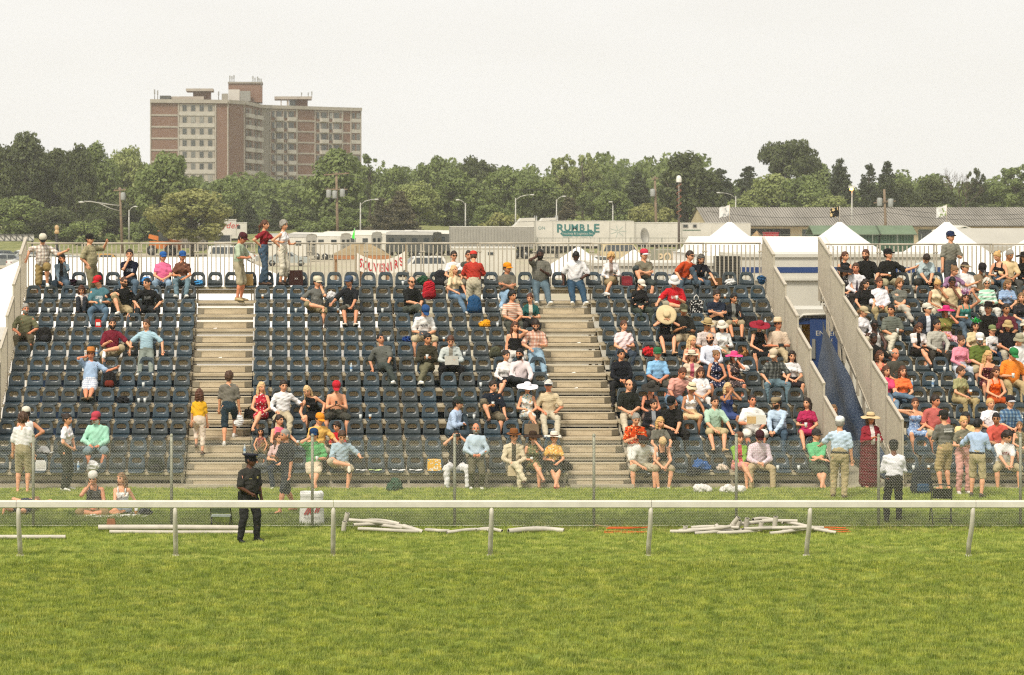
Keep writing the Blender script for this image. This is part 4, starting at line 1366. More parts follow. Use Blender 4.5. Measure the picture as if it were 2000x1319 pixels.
# ================================================================ trees
def leaf_material(name, a, b, c):
 t = NT(name)
 p = t.pos()
 n = t.noise(p, .45, 4)
 col = t.ramp(n, [(.3, lin(a)), (.5, lin(b)), (.7, lin(c))])
 n2 = t.noise(p, 3.0, 2)
 col = t.mix(t.math('MULTIPLY', n2, .4), col, lin(c))
 t.color(col); t.rough(.6, .25)
 tr = t.n('ShaderNodeBsdfTranslucent'); t.l(col, tr.inputs['Color'])
 mx = t.n('ShaderNodeMixShader'); mx.inputs[0].default_value = .3
 t.l(t.b.outputs[0], mx.inputs[1]); t.l(tr.outputs[0], mx.inputs[2]); t.l(mx.outputs[0], t.o.inputs['Surface'])
 return t.m
LEAF = {'dark': leaf_material('leaf_dark', '3a4228', '4c5430', '666e42'), 'mid': leaf_material('leaf_mid', '566238', '6c7a44', '869256'),
  'light': leaf_material('leaf_light', '6a7642', '848e52', '9ea468'), 'yellow': leaf_material('leaf_yellow', '727842', '888a50', '9e9c60'),
  'pine': leaf_material('needle_dark', '363e2c', '434b32', '545c3e'), 'rust': leaf_material('leaf_rust', '4a4a36', '5c5a42', '75684e')}
BARK = mat('5d5346', .9, .25, 3, .1, name='bark')
def leaves(centres, radii, n, size, rng, squash=.8, up=.3):
 k = rng.choice(len(centres), n, p=radii ** 2 / (radii ** 2).sum())
 d = rng.normal(size=(n, 3)); d /= np.linalg.norm(d, axis=1)[:, None]
 rad = radii[k] * (rng.random(n) ** .28)
 c = centres[k] + d * rad[:, None] * np.array([1, 1, squash])
 nn = d + rng.normal(size=(n, 3)) * .7 + np.array([0, 0, up]); nn /= np.linalg.norm(nn, axis=1)[:, None]
 a = np.cross(nn, rng.normal(size=(n, 3))); a /= np.linalg.norm(a, axis=1)[:, None]; b = np.cross(nn, a)
 s = size * (.6 + .8 * rng.random(n))[:, None]
 v = np.stack([c - a * s, c + b * s * .6, c + a * s, c - b * s * .6], 1).reshape(-1, 3)
 f = np.arange(4 * n).reshape(-1, 4)
 return v, f
def tree_variant(kind, seed):
 rng = np.random.default_rng(seed); rnd = random.Random(seed)
 m = MB(); cs = []; rs = []
 def limb(a, b, r0, r1):
  mid = [(a[i] + b[i]) / 2 + rnd.uniform(-.02, .02) for i in range(3)]
  m.tube([a, mid, b], [r0, (r0 + r1) / 2, r1], 6)
 if kind in ('round', 'tall', 'sparse', 'vase'):
  base, hh, wd = {'round': (.16, .42, .46), 'tall': (.18, .42, .36), 'sparse': (.35, .34, .34), 'vase': (.35, .34, .47)}[kind]
  m.tube([(0, 0, -.02), (.008, .0, base * .6), (-.006, .01, base + .15), (.0, .0, .62)], [.026, .02, .016, .008], 7)
  nb = {'round': 75, 'tall': 70, 'sparse': 60, 'vase': 50}[kind]
  for i in range(nb):
   while True:
    p = rng.uniform(-1, 1, 3); q = np.linalg.norm(p)
    if q < 1 and q > .25: break
   if kind == 'vase': p[2] = abs(p[2]) * .9 - .15
   taper = 1 - .45 * max(0, p[2]) if kind in ('tall', 'round') else 1
   c = np.array([p[0] * wd * taper * .8, p[1] * wd * taper * .8, base + hh + p[2] * hh * .85])
   r_ = rng.uniform(.05, .135) * (1 if kind != 'sparse' else .55)
   cs.append(c); rs.append(r_)
   if i % 3 == 0: limb((0, 0, base + .1 + .25 * rnd.random()), tuple(c), .009, .003)
  n, s, sq = {'round': (9500, .021, .8), 'tall': (9000, .021, .85), 'sparse': (4200, .018, .8), 'vase': (7000, .02, .6)}[kind]
  v, f = leaves(np.array(cs), np.array(rs), n, s, rng, sq)
 elif kind == 'pine':
  m.tube([(0, 0, -.02), (0, 0, .5), (0, 0, .98)], [.02, .014, .004], 7)
  for i in range(130):
   z = .12 + .86 * rng.random() ** .9
   R_ = .30 * (1 - z) ** .75 + .025
   a = rng.uniform(0, 6.283); q = R_ * rng.uniform(.25, .95)
   cs.append(np.array([q * math.cos(a), q * math.sin(a), z - q * .12])); rs.append(.035 + .075 * (1 - z))
   if i % 3 == 0: limb((0, 0, z), (q * math.cos(a), q * math.sin(a), z - q * .1), .005, .002)
  v, f = leaves(np.array(cs), np.array(rs), 9500, .016, rng, .6, .1)
 elif kind == 'bush':
  m.tube([(0, 0, -.02), (0, 0, .25), (.02, 0, .45)], [.03, .02, .008], 6)
  for i in range(34):
   p = rng.uniform(-1, 1, 3); p[2] = abs(p[2])
   p /= max(1, np.linalg.norm(p))
   cs.append(np.array([p[0] * .5, p[1] * .5, .1 + p[2] * .74])); rs.append(rng.uniform(.09, .17))
  v, f = leaves(np.array(cs), np.array(rs), 7000, .032, rng, .8)
 elif kind == 'bare':
  def grow(a, d, ln, r_, lv):
   b = a + d * ln
   m.tube([tuple(a), tuple((a + b) / 2 + rng.normal(size=3) * ln * .05), tuple(b)], [r_, r_ * .85, r_ * .65], 5, cap=False)
   if lv == 0: return
   for _ in range(3 if lv > 1 else 2):
    d2 = d + rng.normal(size=3) * .42; d2[2] = abs(d2[2]) * .8 + .25; d2 /= np.linalg.norm(d2)
    grow(b, d2, ln * rng.uniform(.62, .8), r_ * .6, lv - 1)
  grow(np.array([0, 0, -.02]), np.array([0, 0, 1.]), .3, .02, 5)
  v = f = None
 tm = m.mesh('trunk'); tm.materials.append(BARK)
 cm = None
 if v is not None:
  cm = mesh_from('crown', v, f); cm.materials.append(LEAF['mid'])
 return tm, cm
TV = {k: [tree_variant(k, s + i * 17) for i in range(n)] for k, n, s in (('round', 4, 11), ('tall', 3, 31), ('sparse', 2, 51), ('vase', 1, 61), ('pine', 3, 71), ('bush', 3, 91), ('bare', 1, 99))}
T_COUNT = {}
def tree(px, top, hw, d, kind, leaf, label, base=0.0):
 i = T_COUNT.get(kind, 0); T_COUNT[kind] = i + 1
 tm, cm = TV[kind][i % len(TV[kind])]
 x = xat(px, d); h = zat(top, d) - base
 wd = {'round': .46, 'tall': .36, 'sparse': .36, 'vase': .5, 'pine': .30, 'bush': .56, 'bare': .36}[kind]
 g = empty('tree' if kind != 'bush' else 'shrub', (x, d, base), random.uniform(0, 6.28))
 sx = 1.18 * hw * d / FPX / wd
 g.scale = (sx, sx, h * 1.0)
 tag(g, label, 'tree' if kind != 'bush' else 'shrub', 'trees beyond the car park')
 obj('trunk', tm, g)
 if cm:
  c = obj('crown', cm, g); omat(c, [LEAF[leaf]])
TREES = [
 (8, 284, 46, 345, 'tall', 'dark', 'dark tree at the far left edge of the picture'), (50, 257, 46, 352, 'tall', 'dark', 'tallest dark tree at the left with a ragged crown'), (104, 276, 44, 358, 'tall', 'dark', 'dark tree second right of the tallest on the left'),
 (150, 272, 44, 350, 'round', 'dark', 'dark tree behind the utility pole lamp arm'), (193, 277, 42, 362, 'tall', 'mid', 'mid green tree left of the round one by the tower'), (245, 274, 52, 400, 'round', 'light', 'pale green tree far behind beside the brick tower'),
 (318, 290, 72, 318, 'round', 'mid', 'broad round tree before the left end of the brick tower'), (376, 360, 84, 285, 'round', 'yellow', 'yellow-green round tree above the white trucks'), (446, 338, 48, 345, 'round', 'mid', 'mid green tree at the foot of the brick tower'),
 (487, 394, 28, 330, 'pine', 'pine', 'small dark conifer before the brick tower, left one'), (537, 390, 24, 335, 'pine', 'pine', 'small dark conifer before the brick tower, right one'), (512, 405, 34, 350, 'bush', 'mid', 'low bush between the two small conifers'),
 (590, 402, 44, 335, 'round', 'mid', 'low tree at the base of the tower right of the conifers'), (655, 290, 64, 330, 'tall', 'mid', 'tall rounded tree before the right wing of the tower'), (722, 293, 38, 390, 'sparse', 'mid', 'thin tree just right of the brick tower'),
 (770, 318, 44, 380, 'round', 'mid', 'tree right of the thin one beside the tower'), (812, 345, 54, 345, 'round', 'light', 'light green tree above the horse trailers'), (848, 297, 46, 400, 'round', 'mid', 'tree with a domed top, left of two domes'),
 (930, 295, 52, 398, 'round', 'dark', 'tree with a domed top, right of two domes'), (782, 372, 44, 322, 'pine', 'rust', 'brownish dark conifer above the horse trailers'), (745, 385, 36, 322, 'pine', 'rust', 'smaller brownish conifer left of its twin'),
 (895, 325, 62, 350, 'round', 'mid', 'wide green tree above the grey trailer'), (985, 318, 56, 375, 'round', 'mid', 'green tree behind the double lamp posts'), (1045, 335, 54, 360, 'round', 'mid', 'green tree left of the two wispy tall ones'),
 (1098, 300, 38, 385, 'sparse', 'light', 'wispy tall tree above the lettered trailer, left one'), (1138, 292, 38, 388, 'sparse', 'light', 'wispy tall tree above the lettered trailer, right one'), (1075, 375, 46, 335, 'round', 'dark', 'dark tree above the lettered trailer'),
 (1112, 385, 40, 330, 'pine', 'rust', 'dark reddish conifer behind the lettered trailer'), (1165, 352, 40, 370, 'sparse', 'mid', 'thin tree right of the wispy ones'), (1198, 362, 40, 345, 'tall', 'mid', 'green tree left of the wooden pole'),
 (1245, 334, 48, 360, 'pine', 'pine', 'dark conifer behind the wooden pole'), (1275, 385, 50, 325, 'bush', 'yellow', 'yellow-green shrubby tree beside the wooden pole'), (1342, 296, 60, 335, 'tall', 'dark', 'tall dark tree behind the spiral pole'),
 (1408, 328, 48, 370, 'pine', 'pine', 'dark conifer right of the spiral pole tree'), (1462, 324, 46, 375, 'pine', 'pine', 'dark conifer left of the lone high crown'), (1450, 385, 52, 330, 'round', 'light', 'low light tree at the left end of the grey roof'),
 (1540, 260, 66, 380, 'vase', 'dark', 'lone high crown standing above the other trees on the right'), (1512, 330, 62, 345, 'round', 'light', 'light green tree below the lone high crown, left one'), (1572, 336, 62, 340, 'round', 'mid', 'green tree below the lone high crown, right one'),
 (1600, 318, 36, 390, 'tall', 'mid', 'tree peeping right of the lone high crown'), (1640, 308, 42, 350, 'pine', 'pine', 'big dark pine left of the lit street lamp'), (1697, 318, 32, 352, 'pine', 'pine', 'dark pine right of the lit street lamp'),
 (1732, 314, 34, 356, 'pine', 'pine', 'dark pine behind the pole with two transformers'), (1762, 345, 30, 360, 'tall', 'dark', 'dark tree right of the three pines'), (1826, 346, 42, 345, 'tall', 'dark', 'dark tree left of the bare one'),
 (1883, 305, 40, 350, 'bare', 'mid', 'bare leafless tree on the right'), (1903, 322, 24, 352, 'sparse', 'dark', 'small leafy top beside the bare tree'), (1935, 345, 44, 355, 'round', 'mid', 'green tree right of the bare one'),
 (1985, 320, 52, 350, 'sparse', 'mid', 'tree near the right edge of the picture'), (2025, 322, 52, 330, 'pine', 'dark', 'dark tree cut by the right edge'), (1620, 378, 60, 325, 'round', 'light', 'light tree behind the long grey roof, left of the lamp'),
 (1770, 392, 50, 325, 'bush', 'yellow', 'low yellow-green shrub behind the long grey roof'), (1860, 385, 50, 328, 'bush', 'mid', 'low green shrub behind the long grey roof'), (1955, 385, 60, 326, 'bush', 'dark', 'low dark shrub behind the roof at the right'),
 (40, 375, 60, 318, 'round', 'mid', 'low green tree above the white truss'), (105, 400, 52, 315, 'round', 'dark', 'low dark tree behind the globe lamp'), (165, 415, 50, 312, 'bush', 'mid', 'leafy shrub left of the wooden lamp pole'),
 (225, 385, 56, 325, 'round', 'dark', 'dark tree behind the wooden lamp pole'), (275, 415, 40, 318, 'bush', 'mid', 'shrub right of the small street lamp'), (980, 405, 44, 318, 'bush', 'yellow', 'yellow-green shrub behind the truck cabs'),
 (1130, 408, 28, 312, 'bush', 'light', 'bright green shrub above the lettered trailer'), (960, 395, 44, 335, 'round', 'mid', 'mid green tree behind the small street lamps'), (690, 400, 40, 325, 'round', 'mid', 'low tree right of the wooden power pole'),
 (625, 412, 44, 322, 'bush', 'mid', 'shrub at the foot of the tall rounded tree'),
]
for a in TREES: tree(*a)
# the wood behind, one mass
wv = []; wf = []; off = 0; rng = np.random.default_rng(5)
for k in range(95):
 v, f = np.zeros((0, 3)), None
 cm = TV['bush'][k % 3][1]
 n = len(cm.vertices); co = np.zeros(n * 3, np.float32); cm.vertices.foreach_get('co', co); co = co.reshape(-1, 3)
 co = co[:4 * 2600]
 d = rng.uniform(405, 470); px = -250 + 2500 * (k + .5) / 95 + rng.uniform(-12, 12)
 h = rng.uniform(10, 14) + (3.5 if 700 < px < 1350 else 0); wd = rng.uniform(6.5, 9)
 a = rng.uniform(0, 6.28); c, s = math.cos(a), math.sin(a)
 xy = co[:, :2] @ np.array([[c, s], [-s, c]])
 wv.append(np.stack([xy[:, 0] * wd * 1.7 + xat(px, d), xy[:, 1] * wd + d, co[:, 2] * h], 1))
 wf.append(np.arange(len(co)).reshape(-1, 4) + off); off += len(co)
me = mesh_from('far_woods', np.concatenate(wv), np.concatenate(wf)); me.materials.append(LEAF['mid'])
tag(obj('far_woods', me), 'dense wood behind the separate trees', 'wood', kind='stuff')
# grassy bank behind the trailers
fd_v = []; fd_f = []
nx, ny = 60, 6
for j in range(ny):
 for i in range(nx):
  x = -75 + 190 * i / (nx - 1); y = 300 + 60 * j / (ny - 1)
  z = .02 + 3.1 * math.sin(min(1, j / 3) * math.pi / 2) * (.8 + .2 * math.sin(x * .11)) * min(1, max(0.02, (x + 75) / 40))
  fd_v.append((x, y, z))
for j in range(ny - 1):
 for i in range(nx - 1): fd_f.append((j * nx + i, j * nx + i + 1, (j + 1) * nx + i + 1, (j + 1) * nx + i))
t = NT('bank_grass'); t.color(t.ramp(t.noise(t.pos(), .6, 5), [(.35, lin('62683e')), (.65, lin('88875a'))])); t.rough(.95, .1)
tag(MB().add(fd_v, fd_f, 0, True).build('grass_bank_terrain', t.m), kind='structure')

# ================================================================ the apartment tower
def brick_material():
 t = NT('brick_wall')
 p = t.coord()
 b = t.n('ShaderNodeTexBrick')
 b.inputs['Scale'].default_value = 1.0; b.inputs['Brick Width'].default_value = .24; b.inputs['Row Height'].default_value = .08; b.inputs['Mortar Size'].default_value = .008
 b.inputs['Color1'].default_value = lin('765343') + (1,); b.inputs['Color2'].default_value = lin('866250') + (1,); b.inputs['Mortar'].default_value = lin('93867a') + (1,)
 X, Y, Z = t.xyz(p); cx = t.n('ShaderNodeCombineXYZ'); t.l(t.math('ADD', X, Y), cx.inputs[0]); t.l(Z, cx.inputs[1]); t.l(cx.outputs[0], b.inputs['Vector'])
 n = t.noise(p, .35, 5)
 c = t.mix(t.ramp(n, [(.35, (0, 0, 0)), (.7, (.4, .4, .4))]), b.outputs['Color'], lin('694a3d'))
 t.color(c); t.rough(.9, .2)
 return t.m
BRICK = brick_material(); CONC = mat('a79f92', .85, .12, .6, .2, name='concrete'); CONC_D = mat('8d867b', .85, .12, .5, .2, name='grey_render'); WPAN = mat('b5afa3', .7, .1, 1.2, .3, name='pale_spandrel')
FRM = mat('86817a', .6, name='window_frame'); 
t = NT('window_glass'); oi = t.n('ShaderNodeObjectInfo').outputs['Random']
t.color(t.ramp(oi, [(0, lin('2c302e')), (.55, lin('474b47')), (.8, lin('6b6c66')), (1, lin('98968c'))])); t.rough(.12, .7); PANE = t.m
def tower():
 FH = 2.75; TOP_ = 30.36
 plan = [(293, 570), (347, 571.4), (422, 573.4), (444, 574), (476, 580), (511, 604), (527, 606), (579, 611), (614, 615), (668, 620.5), (684, 622), (705, 624)]
 P = [Vector((xat(px, d), d)) for px, d in plan]
 o = Vector((P[0].x, P[0].y, 0))
 g = empty('apartment_tower', o); tag(g, 'brick and concrete high-rise apartment block with two wings and roof aerials', 'building')
 def L(p, z): return Vector((p.x, p.y, z)) - o
 back = [P[-1] * 1.03 - Vector((.6, 0)), Vector((P[5].x + 4, P[5].y + 26)), P[0] * 1.03 + Vector((.6, 0))]
 poly = [(q.x - o.x, q.y - o.y) for q in P + back]
 MB().prism(poly, 0, TOP_ - .3, 'z').build('wall', BRICK, g)
 # cornice and roof slab
 def band(p, q, z0, z1, out, name, m, mb=None):
  d = (q - p).normalized(); n = Vector((d.y, -d.x)) * out
  a, b = p + n, q + n
  v = [L(p - n * .2, z0), L(q - n * .2, z0), L(b, z0), L(a, z0), L(p - n * .2, z1), L(q - n * .2, z1), L(b, z1), L(a, z1)]
  x = mb or MB(); x.add(v, [(0, 1, 2, 3)[::-1], (4, 5, 6, 7), (3, 2, 6, 7)[::-1][::-1], (0, 3, 7, 4), (1, 0, 4, 5), (2, 1, 5, 6)])
  return x if mb is not None else x.build(name, m, g)
 for a, b in zip(P[:-1], P[1:]): band(a, b, TOP_ - .85, TOP_, .5, 'cornice', CONC)
 floors = [TOP_ - 1.0 - FH * (k + 1) for k in range(10)]           # floor line of each storey, from the top
 wm = {}
 def win(p, q, u, w_, z, h, out=.06):
  d = (q - p).normalized(); n = Vector((d.y, -d.x))
  key = (round(w_, 2), round(h, 2))
  if key not in wm:
   f = MB().box(-w_ / 2, w_ / 2, -.05, .05, 0, h).mesh('window'); f.materials.append(FRM)
   pn = MB(); k = 2 if w_ > 1.0 else 1; ww = (w_ - .12) / k
   for i in range(k): pn.box(-w_ / 2 + .06 + i * ww, -w_ / 2 + .06 + (i + 1) * ww - .05, -.07, -.051, .08, h - .08)
   pm = pn.mesh('pane'); pm.materials.append(PANE); wm[key] = (f, pm)
  c = p + d * u + n * out
  f = obj('window', wm[key][0], g, L(c, z)); f.rotation_euler = (0, 0, math.atan2(d.y, d.x))
  obj('pane', wm[key][1], f)
 def strip(p, q, u0, u1, z0, z1, out, name, m):
  d = (q - p).normalized(); return band(p + d * u0, p + d * u1, z0, z1, out, name, m)
 def pilaster(p, q, u, w_, out=.22): strip(p, q, u - w_ / 2, u + w_ / 2, 0, TOP_ - .852, out, 'concrete_pier', CONC)
 ln = lambda i: (P[i + 1] - P[i]).length
 # left wing, brick panel with floor bands; window band
 for i in (0, 7, 9):
  for z in floors: strip(P[i], P[i + 1], .02, ln(i) - .02, z - .18, z + .22, .12, 'floor_band', CONC)
  pilaster(P[i], P[i + 1], .12, .24); 
 for i in (1,):
  pilaster(P[1], P[2], .15, .3); pilaster(P[1], P[2], ln(1) - .15, .3)
  for z in floors:
   strip(P[1], P[2], .35, ln(1) - .35, z - .05, z + .92, .20, 'spandrel_panel', WPAN)
   strip(P[1], P[2], .35, ln(1) - .35, z + .921, z + FH - .06, .03, 'pale_infill', CONC)
   for k in range(4): win(P[1], P[2], 1.45 + k * 2.05 + .2, 1.05, z + .98, 1.45)
 pilaster(P[3], P[4], .1, .25); pilaster(P[4], P[5], .15, .3); pilaster(P[4], P[5], ln(4) - .2, .3)
 m5 = ln(4)
 pilaster(P[4], P[5], m5 * .5, .3)
 strip(P[5], P[6], .02, ln(5) - .02, 0, TOP_ - .852, .05, 'grey_wall_strip', CONC_D)
 def balcony(p, q, u, w_, z):
  d = (q - p).normalized(); n = Vector((d.y, -d.x)); c = p + d * u
  m = MB(); a, b = c - d * w_ / 2, c + d * w_ / 2; a2, b2 = c - d * w_ * .46 + n * .9, c + d * w_ * .46 + n * .9
  v = [L(x, zz) for zz in (z - .1, z + .85) for x in (a + n * .1, b + n * .1, b2, a2)]
  m.add(v, [(0, 1, 2, 3)[::-1], (4, 5, 6, 7), (0, 1, 5, 4), (1, 2, 6, 5), (2, 3, 7, 6), (3, 0, 4, 7)])
  m.build('balcony', WPAN, g)
 for z in floors:
  for u in (m5 * .25, m5 * .75):
   win(P[4], P[5], u - m5 * .11, m5 * .10, z + .1, 2.2); win(P[4], P[5], u + m5 * .09, m5 * .14, z + .6, 1.7); balcony(P[4], P[5], u, m5 * .36, z)
  for i in (6, 8):
   l_ = ln(i)
   strip(P[i], P[i + 1], .1, l_ - .1, z + FH - .35, z + FH - .06, .08, 'floor_band', CONC)
   for b0, bw in ((.06, .42), (.52, .42)):
    win(P[i], P[i + 1], l_ * (b0 + .06), l_ * .09, z + .7, 1.6); win(P[i], P[i + 1], l_ * (b0 + .28), l_ * .19, z + .7, 1.6)
    strip(P[i], P[i + 1], l_ * (b0 + .115), l_ * (b0 + .165), z + .7, z + 2.3, .03, 'pale_infill', WPAN)
    balcony(P[i], P[i + 1], l_ * (b0 + .26), l_ * .28, z)
  l_ = ln(10)
  win(P[10], P[11], l_ * .3, .8, z + .95, 1.45); win(P[10], P[11], l_ * .72, 1.05, z + .95, 1.45)
  strip(P[10], P[11], .2, l_ - .2, z - .05, z + .9, .16, 'spandrel_panel', WPAN)
 for i in (6, 8): pilaster(P[i], P[i + 1], ln(i) * .49, .28); pilaster(P[i], P[i + 1], .12, .25); pilaster(P[i], P[i + 1], ln(i) - .12, .25)
 pilaster(P[10], P[11], .12, .25); pilaster(P[10], P[11], ln(10) - .12, .25)
 # roof houses
 def rbox(px0, px1, y0, y1, d, dep, name, m, z0=None):
  x0, x1 = xat(px0, d), xat(px1, d)
  MB().box(x0 - o.x, x1 - o.x, d - o.y, d + dep - o.y, zat(y1, d) if z0 is None else z0, zat(y0, d)).build(name, m, g)
 rbox(446, 512, 163, 200, 598, 9, 'lift_tower', BRICK); rbox(445, 513, 160, 163.2, 597.7, 9.6, 'lift_tower_coping', CONC_D)
 rbox(377, 411, 178, 196, 582, 6, 'roof_house', BRICK); rbox(363, 416, 173, 178, 580, 9, 'roof_slab', CONC)
 rbox(567, 601, 194, 210, 622, 6, 'roof_house', BRICK); rbox(536, 609, 188.5, 194, 620, 9, 'roof_slab', CONC)
 rbox(565, 577, 196, 208, 620.5, .3, 'roof_window', PANE)
 for px in (548, 560, 562): rbox(px, px + 2, 194, 210, 620.4, .4, 'roof_column', CONC)
 rbox(446, 468, 175, 198, 594, 3, 'plant_box', mat('c2beb4', .6, name='plant_white')); rbox(469, 489, 178, 198, 594, 3, 'plant_box', mat('8a8a82', .6, .2, 3, name='plant_grey')); rbox(433, 445, 183, 197, 590, 3, 'plant_box', mat('9a9688', .6, name='plant_tan'))
 rbox(312, 333, 187, 195, 578, 3, 'plant_box', mat('4a4c48', .6, name='plant_dark')); rbox(334, 398, 188.5, 195, 579, 2, 'roof_parapet', CONC)
 for px, y0, y1, d in ((302, 175, 195, 576), (308, 177, 195, 576), (427, 179, 196, 584), (449, 148, 162, 600), (453, 149, 162, 600), (457, 147, 162, 601), (494, 149, 162, 600), (498, 152, 162, 600), (503, 150, 162, 600), (506, 153, 162, 601), (510, 154, 172, 597), (589, 181, 190, 622), (602, 181, 190, 622), (609, 179, 192, 622)):
  x = xat(px, d); MB().tube([(x - o.x, d - o.y, zat(y1, d)), (x - o.x, d - o.y, zat(y0, d))], .09, 6).box(x - o.x - .16, x - o.x + .16, d - o.y - .2, d - o.y - .1, zat(y0 + (y1 - y0) * .45, d), zat(y0, d)).build('aerial', mat('8f8f8a', .5, name='aerial_grey'), g)
tower()

# ================================================================ vehicles, sheds, tents behind the stands
TYRE = mat('1b1b1c', .8, name='tyre'); RIM = mat('8c8c88', .4, metal=.6, name='rim'); CARGLASS = mat('2c3438', .08, .05, spec=.9, name='car_glass')
VW = mat('c6c2b6', .45, .08, .8, .5, name='white_coach_paint'); VG = mat('9a978e', .5, .1, 1.0, .4, .3, name='grey_trailer')
def wheel(parent, x, y, r, wd=.22, axis='y'):
 m = MB(); prof = [(r * .55, -wd / 2), (r * .9, -wd / 2), (r, -wd / 3), (r, wd / 3), (r * .9, wd / 2), (r * .55, wd / 2)]
 m.lathe(prof, 16)
 w_ = m.build('wheel', TYRE, parent); w_.matrix_local = Matrix.Translation((x, y, r)) @ Matrix.Rotation(R(90), 4, 'X')
 m = MB().lathe([(.001, -wd / 2 + .02), (r * .56, -wd / 2 + .02), (r * .56, wd / 2 - .02), (.001, wd / 2 - .02)], 12); m.build('rim', RIM, w_)
 return w_
def car(px, gy, rz, col, label, kind='sedan', d=None):
 d = d or gd(gy); g = empty('parked_car', (xat(px, d), d, 0), R(rz)); tag(g, label, 'car', 'cars parked behind the stands')
 paint = mat(col, .3, .04, 1, .6, name='car_paint')
 L_, H1, H2, W = {'sedan': (4.6, .95, 1.45, 1.78), 'suv': (4.7, 1.1, 1.78, 1.88), 'van': (5.0, 1.15, 1.95, 1.95)}[kind]
 h = L_ / 2
 if kind == 'sedan': body = [(-h, .35), (-h, .75), (-h + .25, .88), (-h + 1.25, .98), (h - .9, .98), (h - .1, .92), (h, .6), (h, .35)]; cab = [(-h + 1.15, .98), (-h + 1.85, H2 - .03), (-h + 2.3, H2), (h - 1.6, H2), (h - .75, .98)]
 elif kind == 'suv': body = [(-h, .4), (-h, .85), (-h + .2, 1.02), (-h + 1.2, 1.1), (h - .1, 1.1), (h, .8), (h, .4)]; cab = [(-h + 1.1, 1.1), (-h + 1.75, H2 - .04), (-h + 2.1, H2), (h - .45, H2), (h - .1, 1.1)]
 else: body = [(-h, .4), (-h, .95), (-h + .9, 1.15), (h, 1.15), (h, .4)]; cab = [(-h + .75, 1.15), (-h + 1.5, H2 - .03), (-h + 1.9, H2), (h - .15, H2), (h - .02, 1.15)]
 MB().prism(body[::-1], -W / 2, W / 2, 'y').build('body', paint, g)
 m = MB(); n = len(cab); ww = W / 2 * .84
 v = [(x, -W / 2 * .97 if z < 1.2 else -ww, z) for x, z in cab] + [(x, W / 2 * .97 if z < 1.2 else ww, z) for x, z in cab]
 m.add(v, [tuple(range(n)), tuple(range(n, 2 * n))[::-1]] + [(i, n + i, n + (i + 1) % n, (i + 1) % n) for i in range(n)])
 m.build('cabin', paint, g)
 zt = H2 - .1; zb = (1.0 if kind == 'sedan' else 1.16)
 for s in (-1, 1):
  x0, x1 = cab[0][0] + .35, cab[-1][0] - .25; xm = (x0 + x1) / 2
  y = s * (W / 2 * .90 + .012)
  for a, b, c_, d2 in ((x0, xm - .05, .38, .0), (xm + .05, x1, .0, .3)):
   MB().add([(a, s * (W / 2 * .965 + .012), zb), (b, s * (W / 2 * .965 + .012), zb), (b - d2, s * (ww + .03), zt), (a + c_, s * (ww + .03), zt)], [(0, 1, 2, 3) if s < 0 else (3, 2, 1, 0)]).build('side_window', CARGLASS, g)
 (xa, za), (xb, zb_) = cab[0], cab[1]
 MB().add([(xa + .06, -W / 2 * .8, za + .06), (xa + .06, W / 2 * .8, za + .06), (xb - .04, ww * .88, zb_ - .05), (xb - .04, -ww * .88, zb_ - .05)], [(3, 2, 1, 0)]).build('windscreen', CARGLASS, g).location.x = -.03
 (xa, za), (xb, zb_) = cab[-1], cab[-2]
 MB().add([(xa - .04, -W / 2 * .8, za + .06), (xa - .04, W / 2 * .8, za + .06), (xb + .06, ww * .88, zb_ - .06), (xb + .06, -ww * .88, zb_ - .06)], [(0, 1, 2, 3)]).build('rear_window', CARGLASS, g).location.x = .03
 for s in (-1, 1):
  for x in (-h + .85, h - .85): wheel(g, x, s * (W / 2 - .1), .33)
  MB().box(-h - .012, -h - .002, s * W * .36 - .16, s * W * .36 + .16, .62, .76).build('headlight', mat('c8c8c0', .2, name='lamp_glass'), g)
  MB().box(h + .002, h + .012, s * W * .38 - .12, s * W * .38 + .12, .66, .82).build('tail_light', mat('8a2020', .3, name='tail_red'), g)
 return g
for a in ((15, 525, 200, '8a8f8c', 'grey-green car at the left edge of the car park', 'sedan'), (62, 527, 205, 'c9c8c0', 'silver car second from the left edge', 'sedan'), (95, 531, 207, 'd4d3cc', 'white car third from the left edge', 'sedan'),
    (140, 529, 208, 'c4c6c4', 'pale silver car behind the man in plaid', 'sedan'), (8, 516, 200, '5f655f', 'dark car in the second line at the left edge', 'sedan'), (52, 516, 205, 'b8bcb8', 'silver car in the second line of the left car park', 'sedan'),
    (98, 517, 205, '6a7470', 'dark grey car in the second line of the left car park', 'suv'), (208, 534, 180, 'b98a34', 'ochre yellow car behind the railing', 'suv'), (262, 533, 190, 'b8b6ae', 'pale car right of the ochre yellow one', 'sedan'),
    (322, 535, 170, 'd0cec6', 'white car behind the woman in pink', 'sedan'), (408, 533, 185, 'd6d5ce', 'white car behind the man reading', 'sedan'), (820, 541, 10, 'd2d0c8', 'white estate car behind the red backpack', 'suv'),
    (1170, 530, 190, 'cfcec8', 'white car behind the woman in white jacket', 'sedan'), (1345, 476, 200, 'd4d4d0', 'white car with sloping windscreen before the green-striped trailer', 'sedan'), (1490, 470, 190, 'b4b8b2', 'silver car left of the sand heap', 'sedan'),
    (560, 520, 178, '9fa4a0', 'grey car behind the woman in white top', 'sedan'), (455, 518, 172, 'c8c8c2', 'pale car in front of the white rental truck', 'van'), (1215, 512, 185, 'c9b890', 'cream van among the parked vehicles', 'van')):
 car(*a)
